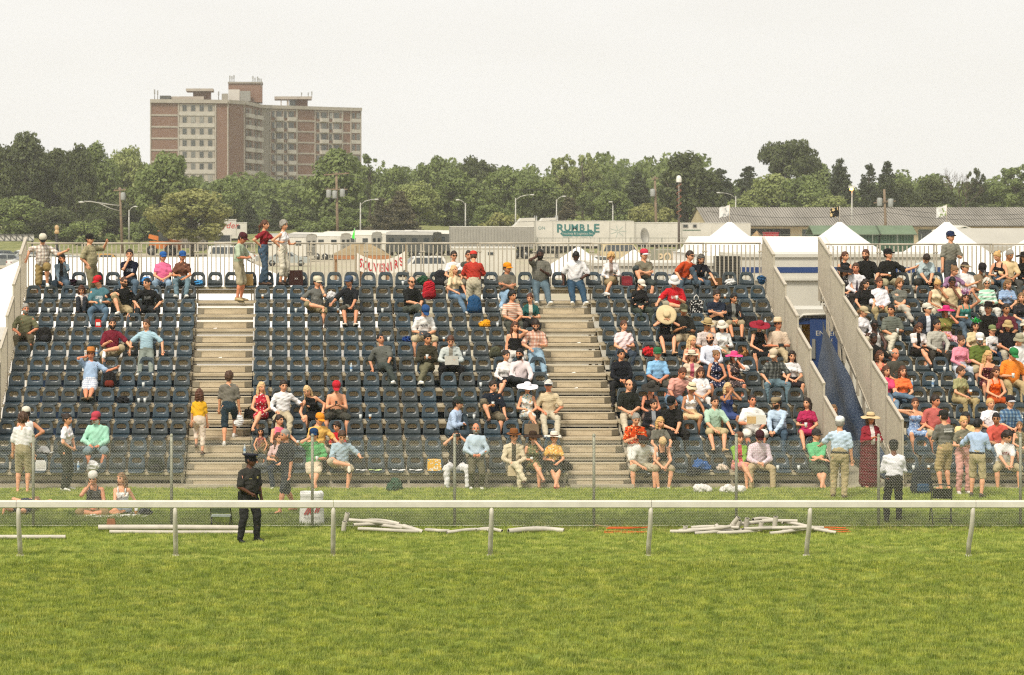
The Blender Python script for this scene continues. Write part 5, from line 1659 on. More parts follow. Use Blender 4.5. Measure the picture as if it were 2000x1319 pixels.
def trailer_box(px0, px1, y_top, y_bot, d, label, m, dep=2.5, ribs=0, wheels=True, name='box_trailer', cat='trailer', rz=0):
 x0, x1 = xat(px0, d), xat(px1, d); z1, z0 = zat(y_top, d), zat(y_bot, d)
 g = empty(name, (x0, d, 0), R(rz)); tag(g, label, cat); L_ = x1 - x0
 MB().box(0, L_, 0, dep, z0, z1).build('box_body', m, g)
 MB().box(-.03, L_ + .03, -.03, dep + .03, z1 + .002, z1 + .07).build('roof', VW, g)
 if ribs:
  rm = MB().box(-.045, .045, -.05, -.002, z0 + .15, z1 - .15).mesh('rib'); rm.materials.append(m)
  for k in range(ribs): obj('rib', rm, g, (L_ * (k + .5) / ribs, 0, 0))
 if wheels:
  MB().box(.4, L_ - .4, .4, dep - .4, z0 - .3, z0 - .003).build('chassis', mat('2c2c2c', .7, name='chassis'), g)
  for x in (L_ * .78, L_ * .78 + 1.15): 
   for y in (.2, dep - .2): wheel(g, x, y, .5, .3)
  for y in (.4, dep - .4): MB().box(L_ * .22, L_ * .22 + .12, y - .06, y + .06, 0, z0 - .302).build('landing_leg', mat('3a3a3a', .6, name='leg_grey'), g)
 return g
trailer_box(880, 1043, 444, 482, 272, 'grey corrugated container trailer left of the lettered one', VG, 2.5, 28)
rb = trailer_box(1047, 1238, 433, 481, 275, 'long white trailer with green company lettering on its side', VW)
TEAL = mat('2c6b68', .5, name='sign_teal')
z_ = lambda y: zat(y, 275)
xl = lambda px: xat(px, 275) - xat(1047, 275)
word = 'RUMBLE'
for k, ch in enumerate(word):
 px = 1094 + k * 14.2; s = 1.05 if k not in (0, 5) else 1.35
 lt = text_part('lettering', ch, 1.0 * s, TEAL, rb, Matrix.Translation((xl(px), -.02, z_(447 - (0 if k in (0, 5) else 1.5)) )) @ FACE_CAM, .012, xscale=1.05, offset=.028)
pl = MB(); yy = z_(456.5)
pl.prism([(xl(1096) + .2, yy - .30), (xl(1161) - .2, yy - .30), (xl(1163), yy), (xl(1161) - .2, yy + .30), (xl(1096) + .2, yy + .30), (xl(1094), yy)], -.016, -.004, 'y')
plo = pl.build('sign_band', TEAL, rb)
text_part('lettering', 'Trucking & Logistics, Inc.', .34, VW, rb, Matrix.Translation((xl(1128.5), -.02, yy)) @ FACE_CAM, .004)
text_part('lettering', 'Nashville, TN   Dover, NY', .30, mat('8a9a94', .6, name='faded_lettering'), rb, Matrix.Translation((xl(1128), -.008, z_(463.5))) @ FACE_CAM, .004, shear=.2)
text_part('lettering', 'ON', .5, TEAL, rb, Matrix.Translation((xl(1058), -.008, z_(446))) @ FACE_CAM, .004)
em = MB()
for k in range(7):
 a = k * .9; em.bar((xl(1207) + .1 * math.cos(a), -.01, z_(452) + .1 * math.sin(a)), (xl(1207) + .95 * math.cos(a), -.01, z_(452) + .7 * math.sin(a)), .06, .008, up=(0, 1, 0))
em.build('emblem', mat('9aa89e', .6, name='faded_emblem'), rb)
for px in (1080, 1191, 1222): MB().box(xl(px) - .03, xl(px) + .03, -.012, -.002, z_(480), z_(434)).build('panel_seam', VG, rb)
trailer_box(1243, 1330, 436, 478, 280, 'plain white trailer right of the lettered one', VW)
t3 = trailer_box(1333, 1466, 437, 474, 284, 'white office trailer with two windows and a green stripe', VW, 3)
xo = lambda px: xat(px, 284) - xat(1333, 284)
for px0, px1 in ((1333.5, 1344), (1353, 1361)):
 f_ = MB().box(xo(px0), xo(px1), -.05, -.002, zat(445, 284), zat(438.5, 284)).build('window', FRM, t3); MB().box(xo(px0) + .08, xo(px1) - .08, -.06, -.051, zat(444.2, 284), zat(439.2, 284)).build('pane', CARGLASS, f_)
MB().box(xo(1333.5), xo(1368), -.03, -.002, zat(450.5, 284), zat(449, 284)).build('green_stripe', mat('2c5c44', .5, name='stripe_green'), t3)
MB().box(xo(1369), xo(1390), -.06, -.002, zat(473, 284), zat(437.5, 284)).build('door', VW, t3)
# cabs showing above the grey trailer
def tractor_unit(px, d, label, rz=0, long=False):
 g = empty('truck_tractor', (xat(px, d), d, 0), R(rz)); tag(g, label, 'truck')
 pr = [(-3.0, .9), (-3.0, 1.6), (-2.9, 1.95), (-1.35, 2.1), (-1.2, 2.95), (-.9, 3.1), (-.2, 3.9), (1.3, 3.95), (1.3, .9)]
 MB().prism(pr[::-1], -1.15, 1.15, 'y').build('cab', VW, g)
 for s in (-1, 1):
  MB().box(-1.05, -.35, s * 1.152, s * 1.165, 2.1, 2.85) if False else None
  y0, y1 = sorted((s * 1.152, s * 1.17))
  MB().box(-1.05, -.3, y0, y1, 2.15, 2.85).build('side_window', CARGLASS, g); MB().tube([(1.45, s * 1.0, .9), (1.45, s * 1.0, 4.2)], .07, 8).build('exhaust_stack', RIM, g)
  for x in (-2.4, 2.0, 3.2): wheel(g, x, s * 1.0, .5, .3)
  MB().box(.0, 1.2, *sorted((s * 1.0, s * 1.25)), .55, .89).build('fuel_tank', RIM, g)
 MB().box(-3.08, -3.002, -.8, .8, 1.0, 1.9).build('grille', RIM, g); MB().box(-3.2, -3.09, -1.1, 1.1, .6, .88).build('bumper', RIM, g)
 MB().add([(-1.33, -.95, 2.2), (-1.33, .95, 2.2), (-1.22, .9, 2.85), (-1.22, -.9, 2.85)], [(3, 2, 1, 0)]).build('windscreen', CARGLASS, g).location.x = -.03
 MB().box(1.3, 4.0, -.5, .5, .7, .95).build('chassis', mat('2c2c2c', .7, name='chassis'), g)
 return g
g = tractor_unit(1020, 300, 'white truck cab with roof fairing behind the grey trailer, left one', 0); g.scale = (1.15, 1.15, 1.12)
g = tractor_unit(1062, 302, 'white truck cab behind the trailers, right one', 0); g.scale = (1.1, 1.1, 1.12)
g = tractor_unit(380, 292, 'white long-nosed truck right of the orange machine', 0); g.scale = (1.05, 1.05, .95)
# rental box truck and caravan
bt = trailer_box(412, 461, 430, 462, 296, 'white rental box truck with red script lettering', VW, 3, wheels=False, name='box_truck', cat='truck')
MB().box(.4, xat(452, 296) - xat(412, 296), -1.4, -.003, .6, zat(458, 296)).build('cab', VW, bt); MB().box(.6, xat(450, 296) - xat(412, 296), -1.43, -1.401, 1.6, zat(459.5, 296)).build('windscreen', CARGLASS, bt)
for x in (.7, 2.4): wheel(bt, x, -.6, .45, .3)
rl = text_part('lettering', 'Ryder', 1.05, mat('b83a30', .5, name='red_lettering'), bt, Matrix.Translation((xat(444, 296) - xat(412, 296), -.02, zat(441, 296))) @ FACE_CAM, .01, shear=.25)
cv = trailer_box(380, 482, 436, 466, 306, 'white caravan trailer behind the rental truck', VW, 2.6)
for px0, px1, y0, y1 in ((416, 428, 441, 449), (463, 469, 440, 447), (386, 397, 441, 448)):
 MB().box(xat(px0, 306) - xat(380, 306), xat(px1, 306) - xat(380, 306), -.03, -.002, zat(y1, 306), zat(y0, 306)).build('window', CARGLASS, cv)
# horse trailers
def horse_trailer(px, d, L_, rz, label, body=None, roof=None, h=2.9):
 g = empty('horse_trailer', (xat(px, d), d, 0), R(rz)); tag(g, label, 'trailer', 'horse trailers in a row')
 b = body or VW
 pr = [(-1.2, .6), (1.2, .6), (1.2, h - .3), (1.0, h), (-1.0, h), (-1.2, h - .3)]
 MB().prism(pr[::-1], -L_ / 2, L_ / 2, 'x').build('box_body', b, g)
 MB().prism([(-1.24, h - .28), (-1.0, h + .012), (0, h + .12), (1.0, h + .012), (1.24, h - .28), (1.2, h - .3), (1.0, h + .002), (-1.0, h + .002), (-1.2, h - .3)], -L_ / 2 - .05, L_ / 2 + .05, 'x').build('roof', roof or VW, g)
 n = int(L_ / 1.5)
 for k in range(n):
  x = -L_ / 2 + L_ * (k + .5) / n
  for s in (-1, 1):
   y0, y1 = sorted((s * 1.203, s * 1.235)); MB().box(x - .35, x + .35, y0, y1, 1.75, 2.25).build('window', CARGLASS, g)
 for y in (-.55, .55): MB().box(L_ / 2 + .002, L_ / 2 + .04, y - .3, y + .3, 1.75, 2.25).build('rear_window', CARGLASS, g); MB().box(L_ / 2 + .002, L_ / 2 + .02, y - .48, y + .48, .7, 1.6).build('rear_door', VG if body is None else body, g)
 for x in (.3, 1.3):
  for s in (-1, 1): wheel(g, x, s * 1.1, .38, .24)
 return g
DK = mat('4c4d49', .5, .1, 1, .4, name='dark_trailer')
for px, d, L_, rz, lb, b, rf in ((565, 262, 5.5, -30, 'white horse trailer farthest left with a dark rear opening', None, VG), (625, 270, 6.5, -30, 'white horse trailer right of the power pole shadow, first of three', None, None), (688, 280, 6.5, -32, 'white horse trailer behind the green flag, second of three', None, None),
         (752, 290, 8, -34, 'long white horse trailer with two rear windows, third of three', None, None), (808, 280, 6, -30, 'dark grey horse trailer right of the white ones', DK, VG), (850, 290, 8, -32, 'dark horse trailer with a white roof', DK, VW)):
 horse_trailer(px, d, L_, rz, lb, b, rf)
# orange telehandler
def telehandler():
 d = 290; g = empty('telehandler', (xat(315, d), d, 0)); tag(g, 'orange telescopic handler parked under the trees', 'machine')
 OR = mat('c8742c', .5, .1, 1.5, name='machine_orange')
 MB().box(-1.4, 1.2, -.8, .8, .8, 1.7).build('chassis', OR, g); MB().bar((-1.5, 0, 2.3), (1.9, 0, 1.5), .5, .5).build('boom', OR, g)
 MB().prism([(-.3, 1.71), (.8, 1.71), (.8, 2.5), (.6, 2.9), (-.3, 2.9)], -.8, -.3, 'y').build('cab', CARGLASS, g); MB().box(-.4, .9, -.85, -.25, 2.902, 2.98).build('cab_roof', OR, g)
 for x in (-1.1, 1.0):
  for y in (-.95, .95): wheel(g, x, y, .62, .4)
 MB().prism([(1.9, .6), (2.4, .6), (2.5, 1.5), (1.9, 1.9)], -.8, .8, 'y').build('carriage', OR, g)
telehandler()
# big white caravans and boats just behind the railing
w1 = trailer_box(885, 1008, 486, 545, 140, 'white caravan with rounded roof behind the man in red', VW, 2.6)
MB().box(xat(953, 140) - xat(885, 140), xat(965, 140) - xat(885, 140), -.03, -.002, zat(498, 140), zat(493, 140)).build('window', CARGLASS, w1)
bundle('covered_boat', Vector((xat(985, 128), 128, .9)), 2.3, 1.2, 1.7, 'd8d6d0', 'white covered boat behind the man in orange cap', 'boat', 70, .03)
o_ = bpy.data.objects['covered_boat']; o_.location.z = .5
MB().box(-1.8, 1.8, -.5, .5, -.5, .1).build('boat_trailer', VG, o_)
# ---------------------------------------------------------------- long barn on the right
def barn():
 d0 = 300; g = empty('stable_barn', (xat(1378, d0), d0, 0)); tag(g, 'long low barn with grey corrugated roof on the right', 'building')
 L_ = xat(2140, d0) - xat(1378, d0)
 t = NT('corrugated_roof'); p = t.coord(); X, Y, Z = t.xyz(p)
 n = t.noise(t.mapping(p, (.3, .05, .2)), 1.5, 5)
 t.color(t.ramp(n, [(.3, lin('7a756c')), (.7, lin('989288'))])); t.rough(.7, .3, .2); RF = t.m
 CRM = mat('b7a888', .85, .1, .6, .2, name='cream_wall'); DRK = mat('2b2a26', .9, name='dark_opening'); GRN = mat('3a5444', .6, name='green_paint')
 ze, zr, dp = zat(436, d0), zat(405, d0 + 7), 7
 m = MB(); nr = 150
 for k in range(nr):                                   # roofing sheets, each proud of the next
  a, b = L_ * k / nr, L_ * (k + 1) / nr
  m.add([(a, -1.0, ze - .3), (b - .1, -1.0, ze - .3), (b - .1, dp, zr), (a, dp, zr), (b - .1, -1.0, ze - .38), (b, -1.0, ze - .38), (b, dp, zr - .08), (b - .1, dp, zr - .08)], [(0, 1, 2, 3), (4, 5, 6, 7), (1, 4, 7, 2)])
 tag(m.build('roof_sheets', RF, g), kind='stuff')
 MB().add([(0, dp, zr - .01), (L_, dp, zr - .01), (L_, dp * 2, ze - .3), (0, dp * 2, ze - .3)], [(0, 1, 2, 3)]).build('roof', RF, g)
 MB().prism([(-.5, ze - .5), (dp, zr - .12), (dp * 2 - .5, ze - .5)], .2, .4, 'x').build('gable', CRM, g)
 MB().box(.1, L_, 0, dp * 2 - 1, 0, ze - .45).build('wall', CRM, g)
 k = 0; x = 4.0
 while x < L_ - 4:
  wd = (6.5, 3.0, 9.0, 2.5)[k % 4]
  if k % 2 == 0:
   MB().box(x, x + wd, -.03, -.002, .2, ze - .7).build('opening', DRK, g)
   for q in range(int(wd / 1.1)): MB().box(x + q * 1.1, x + q * 1.1 + .12, -.09, -.031, .2, ze - .7).build('post', GRN, g)
  else:
   f_ = MB().box(x + .3, x + wd - .3, -.05, -.002, 1.4, ze - .8).build('window', GRN, g); MB().box(x + .4, x + wd - .4, -.06, -.051, 1.5, ze - .9).build('pane', CARGLASS, f_)
  x += wd + 1.2; k += 1
barn()
GRN2 = mat('3c5a46', .7, .12, 1, .3, name='shed_green')
def market_shed(px0, px1, d, label):
 x0, x1 = xat(px0, d), xat(px1, d); g = empty('green_shed', (x0, d, 0)); tag(g, label, 'shed', 'low green sheds before the barn')
 z0, z1 = zat(470, d), zat(459, d)
 L_ = x1 - x0
 sl = MB().box(0, .3, -.05, 0, .3, z1).mesh('wall_board'); sl.materials.append(GRN2)
 MB().box(0, L_, .01, 3, 0, z1 - .01).build('wall', GRN2, g)
 for k in range(int(L_ / .36)): obj('wall_board', sl, g, (k * .36 + .05, 0, 0))
 MB().prism([(-.5, z1), (1.5, z1 + .9), (3.5, z1), (3.5, z1 + .1), (1.5, z1 + 1.0), (-.5, z1 + .1)], -.2, L_ + .2, 'x').build('roof', mat('5f7058', .8, .15, .8, name='green_roof'), g)
market_shed(1590, 1716, 262, 'longer green shed before the barn, left one'); market_shed(1719, 1785, 262, 'shorter green shed before the barn, right one')
def gable_hut(px0, px1, yt, ye, d, wall, roof, label, name='garden_hut'):
 x0, x1 = xat(px0, d), xat(px1, d); g = empty(name, (x0, d, 0)); tag(g, label, 'hut'); L_ = x1 - x0; ze, zt = zat(ye, d), zat(yt, d)
 MB().prism([(0, 0), (L_, 0), (L_, ze), (L_ * .62, zt - .15), (L_ * .3, ze)], 0, 4, 'y').build('wall', wall, g)
 MB().prism([(-.2, ze - .1), (L_ * .62, zt), (L_ + .25, ze - .1), (L_ + .25, ze - .22), (L_ * .62, zt - .12), (-.2, ze - .22)], -.4, 4.3, 'y').build('roof', roof, g)
 MB().box(L_ * .45, L_ * .75, -.03, -.002, 0, ze * .8).build('door', GRN2, g)
gable_hut(1845, 1906, 441, 449, 250, GRN2, VW, 'small green hut with a white gabled roof')
def big_roof(px0, px1, yr, ye, d, label, col, name='marquee', dep=9, hip=True, wall=True):
 x0, x1 = xat(px0, d), xat(px1, d); g = empty(name, (x0, d, 0)); tag(g, label, 'tent'); L_ = x1 - x0
 ze, zr = zat(ye, d), zat(yr, d + dep / 2); h = min(dep / 2, L_ * .3) if hip else 0
 cl = mat(col, .6, .04, .5, .3, name='tent_fabric')
 nx, v, f = 24, [], []
 rows = [0, .3, .65, 1.0]
 for j, t in enumerate(rows):
  for i in range(nx + 1):
   u = i / nx; x = L_ * u
   if hip: x = (h * t) + (L_ - 2 * h * t) * u
   sag = -.10 * math.sin(u * math.pi * 6) ** 2 * t * (1 - t) * 3 - .22 * math.sin(math.pi * t)
   v.append((x, dep / 2 * t, ze + (zr - ze) * t + sag))
 n1 = nx + 1
 for j in range(3):
  for i in range(nx): f.append((j * n1 + i, j * n1 + i + 1, (j + 1) * n1 + i + 1, (j + 1) * n1 + i))
 b = len(v); v += [(x, dep - y, z) for x, y, z in v[:b]]
 for j in range(3):
  for i in range(nx): f.append((b + j * n1 + i + 1, b + j * n1 + i, b + (j + 1) * n1 + i, b + (j + 1) * n1 + i + 1))
 for side in (0, nx):
  for j in range(3):
   q = (j * n1 + side, (j + 1) * n1 + side, b + (j + 1) * n1 + side, b + j * n1 + side); f.append(q if side == 0 else q[::-1])
 MB().add(v, f, 0, True).build('roof', cl, g)
 if wall:
  w_ = MB(); w_.box(.05, L_ - .05, .05, dep - .05, 0, ze - .02); w_.build('wall', cl, g)
 MB().box(0, L_, -.02, -.005, ze - .35, ze + .01).build('valance', cl, g)
 return g
big_roof(-330, 800, 503, 640, 69.5, 'long white marquee roof behind the left part of the stand', 'dddad6', dep=12)
big_roof(1380, 1660, 462, 500, 88, 'long white tent roof behind the walkway gap', 'dddad4', dep=8, hip=False)
gr = big_roof(1890, 2130, 446, 482, 200, 'pale grey tent roof at the right edge behind the railing', 'a8a499', dep=10, hip=False)
def peak_tent(px, apex, d, half, eave, label, flag=None):
 x = xat(px, d); g = empty('peaked_tent', (x, d, 0)); tag(g, label, 'tent', 'white peaked tents'); za = zat(apex, d)
 cl = mat('dcdad5', .6, .04, .6, .3, name='tent_fabric2')
 v = []; f = []; n = 24; nr = 9
 for j in range(nr):
  t = j / (nr - 1); z = eave + (za - eave) * (1 - t) ** 1.0
  rr_ = .03 + (1 - .03) * t
  z = eave + (za - eave) * (1 - t ** .95)
  for k in range(n):
   a = 2 * math.pi * (k + .5) / n; c, s = math.cos(a), math.sin(a)
   q = 1 / max(abs(c), abs(s)); sq = (q - 1) * t + 1
   sag = 1 - .06 * math.sin(math.pi * t) * (q - 1.2)
   v.append((half * rr_ * c * sq * sag, half * rr_ * s * sq * sag, z))
 for j in range(nr - 1):
  for k in range(n): f.append((j * n + k, (j + 1) * n + k, (j + 1) * n + (k + 1) % n, j * n + (k + 1) % n))
 f.append(tuple(range(n)))
 MB().add(v, f, 0, True).build('roof', cl, g)
 m = MB()
 for sx, sy in ((-1, 0), (1, 0), (0, -1), (0, 1)):
  a = half * 1.0
  if sx: m.box(*sorted((sx * a, sx * (a + .02))), -a, a, eave - .3, eave + .02)
  else: m.box(-a, a, *sorted((sy * a, sy * (a + .02))), eave - .3, eave + .02)
 m.build('valance', cl, g)
 for sx in (-1, 1):
  for sy in (-1, 1): MB().tube([(sx * half * .97, sy * half * .97, 0), (sx * half * .97, sy * half * .97, eave)], .05, 8).build('pole', STEEL, g)
 if flag:
  MB().tube([(0, 0, za - .1), (0, 0, za + .95)], .02, 6).build('flagpole', STEEL, g)
  nn = 6; fv = []; ff = []
  for t_ in (0, .01):
   for j in range(3):
    for i in range(nn): fv.append((-.55 * i / (nn - 1) * 1.0, .05 * math.sin(i * 1.3) + t_, za + .9 - .55 * j / 2 - .12 * (i / (nn - 1)) + .03 * math.sin(i * 2)))
  for j in range(2):
   for i in range(nn - 1): q = (j * nn + i, j * nn + i + 1, (j + 1) * nn + i + 1, (j + 1) * nn + i); ff += [q, tuple(18 + e for e in q)[::-1]]
  MB().add(fv, ff, 0, True).build('flag', cloth(flag), g)
 return g
peak_tent(1425, 434, 130, 4.3, 2.3, 'white peaked tent left of the walkway gap with a white flag', 'camo:d8d6d2,a8aaa8,d8d6d2')
peak_tent(1640, 434, 141, 4.3, 2.3, 'white peaked tent with a black flag', 'camo:1c1c1c,2a2a28,c8b080')
peak_tent(1849, 434, 130, 4.3, 2.3, 'white peaked tent behind the tall standing man with a pale flag', 'camo:d8d6d2,8a9a6a,c8c8c4')
peak_tent(2046, 440, 141, 4.3, 2.3, 'white peaked tent cut by the right edge of the picture')
peak_tent(1129, 482, 150, 2.4, 2.2, 'small white peaked tent behind the man in white T-shirt')
peak_tent(1238, 488, 140, 2.4, 2.2, 'small white peaked tent behind the man in red cap')
# ---------------------------------------------------------------- white service trailers right behind the stand
BLUE = mat('2a4272', .5, .06, 2, .4, name='trailer_blue'); SIL = mat('9b9a94', .4, .06, 2, .5, .4, name='trailer_silver')
def service_trailer(px0, px1, ytop, ystripe0, ystripe1, d, label, dep=3):
 x0, x1 = xat(px0, d), xat(px1, d); g = empty('service_trailer', (x0, d, 0)); tag(g, label, 'trailer'); L_ = x1 - x0; z1 = zat(ytop, d)
 MB().box(0, L_, 0, dep, .5, z1).build('box_body', VW, g); MB().box(-.05, L_ + .05, -.06, dep, z1 + .003, z1 + .1).build('roof', VW, g)
 MB().box(.02, L_ - .02, -.012, -.002, zat(ystripe1, d), zat(ystripe0, d)).build('blue_stripe', BLUE, g)
 MB().box(.02, L_ - .02, -.10, -.013, zat(548, d), zat(544, d)).build('ledge', VW, g)
 n = int(L_ / 1.22)
 for k in range(1, n): MB().box(k * 1.22 - .01, k * 1.22 + .01, -.006, -.001, .6, zat(549, d)).build('panel_seam', SIL, g)
 for x in (L_ * .4, L_ * .4 + .9): wheel(g, x, .1, .36, .2)
 return g
service_trailer(1442, 1838, 503, 522, 533, 72, 'long white service trailer with a dark blue stripe behind the walkway')
s2 = service_trailer(1160, 1440, 520, 536, 538, 71.2, 'white service trailer behind the right block of the stand')
m = MB(); x_ = xat(1393, 71.1) - xat(1160, 71.2)
ac = MB().box(x_, x_ + .75, -.35, -.12, zat(560, 71), zat(500, 71)).build('air_unit', mat('6a675e', .6, name='vent_grey'), s2)
lv = MB().box(x_ + .05, x_ + .7, -.38, -.352, 0, .03).mesh('louvre'); lv.materials.append(mat('3a3833', .6, name='louvre_dark'))
for k in range(12): obj('louvre', lv, ac, (0, 0, zat(558, 71) + k * .075))
def entrance_cabin():
 d = 67.2; x0, x1 = xat(1538, d), xat(1650, d); g = empty('entrance_cabin', (x0, d, 0)); tag(g, 'silver cabin with an open blue entrance door in the walkway gap', 'cabin'); L_ = x1 - x0
 z1 = zat(604, d)
 xa, xb = xat(1566, d) - x0, xat(1608, d) - x0; zt = zat(622, d); zb = zat(795, d)
 MB().box(0, xa, 0, .08, 0, z1 - .2).build('wall', SIL, g); MB().box(xb, L_, 0, .08, 0, z1 - .2).build('wall', SIL, g); MB().box(xa, xb, 0, .08, zt, z1 - .2).build('wall', SIL, g)
 MB().box(0, L_, .9, .98, 0, z1 - .2).build('back_wall', mat('b08a48', .6, .1, 3, name='cabin_interior'), g); MB().box(xa, xb, .081, .899, zb - .1, zb).build('floor', SIL, g)
 MB().box(xa - .002 - .04, xa - .002, .081, .899, zb, zt).build('inner_wall', mat('b9954e', .6, .1, 3, name='cabin_lining'), g)
 MB().box(xa + .03, xa + .25, .7, .88, zb, zt - .5).build('cupboard', mat('c2a868', .5, .1, 3, name='cabin_cupboard'), g)
 MB().box(-.05, L_ + .05, -.08, 2.2, z1 - .19, z1).build('roof', VW, g); MB().box(0, L_, -.02, -.003, z1 - .42, z1 - .25).build('blue_stripe', BLUE, g)
 MB().tube([(xa - .1, -.06, zt - .02), (xa + .02, -.1, zt + .1), (xb + .1, -.1, zt + .12)], .035, 8).build('awning_rail', VW, g)
 dr = MB().box(0, xat(1640, d) - xat(1581, d), -.03, .03, zb, zt - .03).build('door', BLUE, g, (xat(1581, d) - x0, -.06, 0)); dr.rotation_euler.z = R(-6)
 text_part('lettering', 'ENTER', .19, VW, dr, Matrix.Translation((.44, -.036, zat(651, d))) @ FACE_CAM, .002)
 text_part('lettering', 'HERE', .10, VW, dr, Matrix.Translation((.50, -.036, zat(664, d))) @ FACE_CAM, .002)
 MB().box(.05, .14, -.075, -.031, zat(700, d), zat(662, d)).build('handle', SIL, dr)
entrance_cabin()
def tarp():
 x = 31.28 * PITCH
 cols, rows_ = 40, 14; v = []; f = []
 for i in range(cols + 1):
  t = i / cols; y = 64.4 - 7.0 * t
  zt = (y - Yr(0)) * .336 / .68 + PAN(0) - .42 - .35 * (1 - t)
  zb = .6 * (1 - t) + .02
  for j in range(rows_ + 1):
   s = j / rows_; z = zt + (zb - zt) * s
   v.append((x - .05 - .04 * math.sin(t * 26 + s * 5) * (.3 + s) - .04 * math.sin(t * 11 - s * 9) - .18 * s * (1 - t), y, z))
 for i in range(cols):
  for j in range(rows_): a = i * (rows_ + 1) + j; f.append((a, a + 1, a + rows_ + 2, a + rows_ + 1))
 n = len(v); v += [(a + .006, b, c) for a, b, c in v]; f += [tuple(n + k for k in q)[::-1] for q in f]
 t = NT('blue_tarp'); p = t.coord(); nz = t.noise(t.mapping(p, (1, 2, 5)), 9, 4)
 t.color(t.ramp(nz, [(.4, lin('26364f')), (.57, lin('3d4d66')), (.72, lin('868e98'))])); t.rough(.45, .4); t.bump(t.noise(p, 6, 4), .5, .03)
 tag(MB().add(v, f, 0, True).build('blue_tarpaulin', t.m), 'blue tarpaulin hanging below the side railing of the far stand', 'tarpaulin')
tarp()
# ---------------------------------------------------------------- souvenirs stall: pavilion roof and banner
def pavilion():
 d = 180; x0, x1 = xat(652, d), xat(764, d); g = empty('pavilion', (x0, d, 0)); tag(g, 'tan hip-roofed pavilion behind the souvenir banner', 'pavilion'); L_ = x1 - x0
 ze, zr = zat(499, d), zat(476, d + 2)
 tn = mat('8f7d5e', .8, .15, 1.5, .2, name='shingle_tan')
 v = [(0, 0, ze), (L_, 0, ze), (L_, L_, ze), (0, L_, ze), (L_ * .35, L_ / 2, zr), (L_ * .65, L_ / 2, zr)]
 MB().add(v, [(0, 1, 5, 4), (1, 2, 5), (2, 3, 4, 5), (3, 0, 4)]).build('roof', tn, g)
 MB().box(.02, L_ - .02, .02, .1, ze - .3, ze - .004).build('fascia', mat('a9744a', .7, .15, 2, name='timber_fascia'), g)
 for x in (.2, L_ / 2, L_ - .2):
  for y in (.25, L_ - .2): MB().box(x - .08, x + .08, y - .08, y + .08, 0, ze - .31).build('post', mat('8a6a4a', .8, name='timber_post'), g)
pavilion()
def banner():
 d = 104; x0, x1 = xat(697, d), xat(791, d); g = empty('souvenir_banner', (x0, d, 0)); tag(g, 'white banner lettered SOUVENIRS in red, strung between two poles', 'banner'); L_ = x1 - x0
 n = 14; v = []; f = []
 def dip(u): return .34 * (1 - (2 * u - 1) ** 2)
 zt0, zt1 = zat(494, d), zat(491, d)
 for t_ in (0, .012):
  for j in range(2):
   for i in range(n + 1):
    u = i / n; top = zt0 + (zt1 - zt0) * u - dip(u)
    v.append((L_ * u, .04 * math.sin(u * 9) + t_, top - (.62 + .10 * abs(2 * u - 1)) * j))
 for i in range(n):
  q = (i, i + 1, n + 2 + i, n + 1 + i); f += [q[::-1], tuple(2 * (n + 1) + k for k in q)]
 MB().add(v, f, 0, True).build('cloth', mat('dcd6cc', .7, .05, 2, name='banner_cloth'), g)
 red = mat('b3242c', .6, name='banner_red')
 for k, ch in enumerate('SOUVENIRS'):
  u = (k + .75) / 9.5; z = zt0 + (zt1 - zt0) * u - dip(u) - .36
  l_ = text_part('lettering', ch, .52, red, g, Matrix.Translation((L_ * u, .04 * math.sin(u * 9) - .02, z)) @ FACE_CAM @ Matrix.Rotation(R(-10 + 20 * u), 4, 'Z'), .003, xscale=.62, offset=.008)
 for x, zt in ((-.04, zt0), (L_ + .04, zt1)): MB().tube([(x, .02, 0), (x, .02, zt + .3)], .03, 8).build('pole', mat('7a6a50', .8, name='wood_pole'), g)
banner()
def police_sign():
 d = 118; x0, x1 = xat(1283, d), xat(1345, d); g = empty('police_trailer', (x0, d, 0)); tag(g, 'greenish trailer lettered POLICE behind the back railing', 'trailer'); L_ = x1 - x0
 MB().box(0, L_ + 1.2, 0, 2, .6, zat(488, d)).build('box_body', mat('8b8a78', .6, .12, 1, name='olive_grey'), g)
 for x in (.8, 1.7): wheel(g, x, .1, .36, .2)
 tx = text_part('lettering', 'POLICE', .62, mat('cdb896', .6, name='police_tan'), g, Matrix.Translation((L_ * .55, -.02, zat(502, d))) @ FACE_CAM @ Matrix.Rotation(R(7), 4, 'Z'), .006, xscale=.8, shear=.15, offset=.018)
police_sign()
# ---------------------------------------------------------------- poles, lamps, wires, flag, truss, sand, fence
WOOD = mat('7c6b58', .85, .2, 2, .2, name='pole_wood'); LMP = mat('a7a59c', .5, .08, 2, .5, .4, name='lamp_steel')
def util_pole(px, y0, y1, d, label, arms=(), tilt=0, transf=()):
 g = empty('utility_pole', (xat(px, d), d, 0)); tag(g, label, 'pole', 'wooden utility poles'); zt = zat(y0, d); dx = tilt * d / FPX
 MB().tube([(-dx, 0, 0), (0, 0, zt)], [.19, .13], 8).build('pole', WOOD, g)
 for z_off, hw, sl in arms:
  MB().bar((-hw, -.15, zt - z_off - sl), (hw, -.15, zt - z_off + sl), .12, .14).build('crossarm', WOOD, g)
  for k in range(4): MB().lathe([(.001, 0), (.05, .0), (.06, .08), (.04, .16), (.001, .18)], 8, (-hw + 2 * hw * (k + .5) / 4, -.15, zt - z_off + .07)).build('insulator', mat('6a5a50', .4, name='insulator'), g)
 for sx, zo in transf: MB().lathe([(.001, 0), (.28, .02), (.3, .1), (.3, .85), (.22, .95), (.001, .97)], 12, (sx, -.2, zt - zo)).build('transformer', mat('8f918c', .5, name='transformer_grey'), g)
 return g
up = util_pole(234, 366, 470, 300, 'wooden utility pole with a long lamp arm on the left', ((.35, .75, .06),), -5, ((.42, 1.6),))
zt = zat(366, 300)
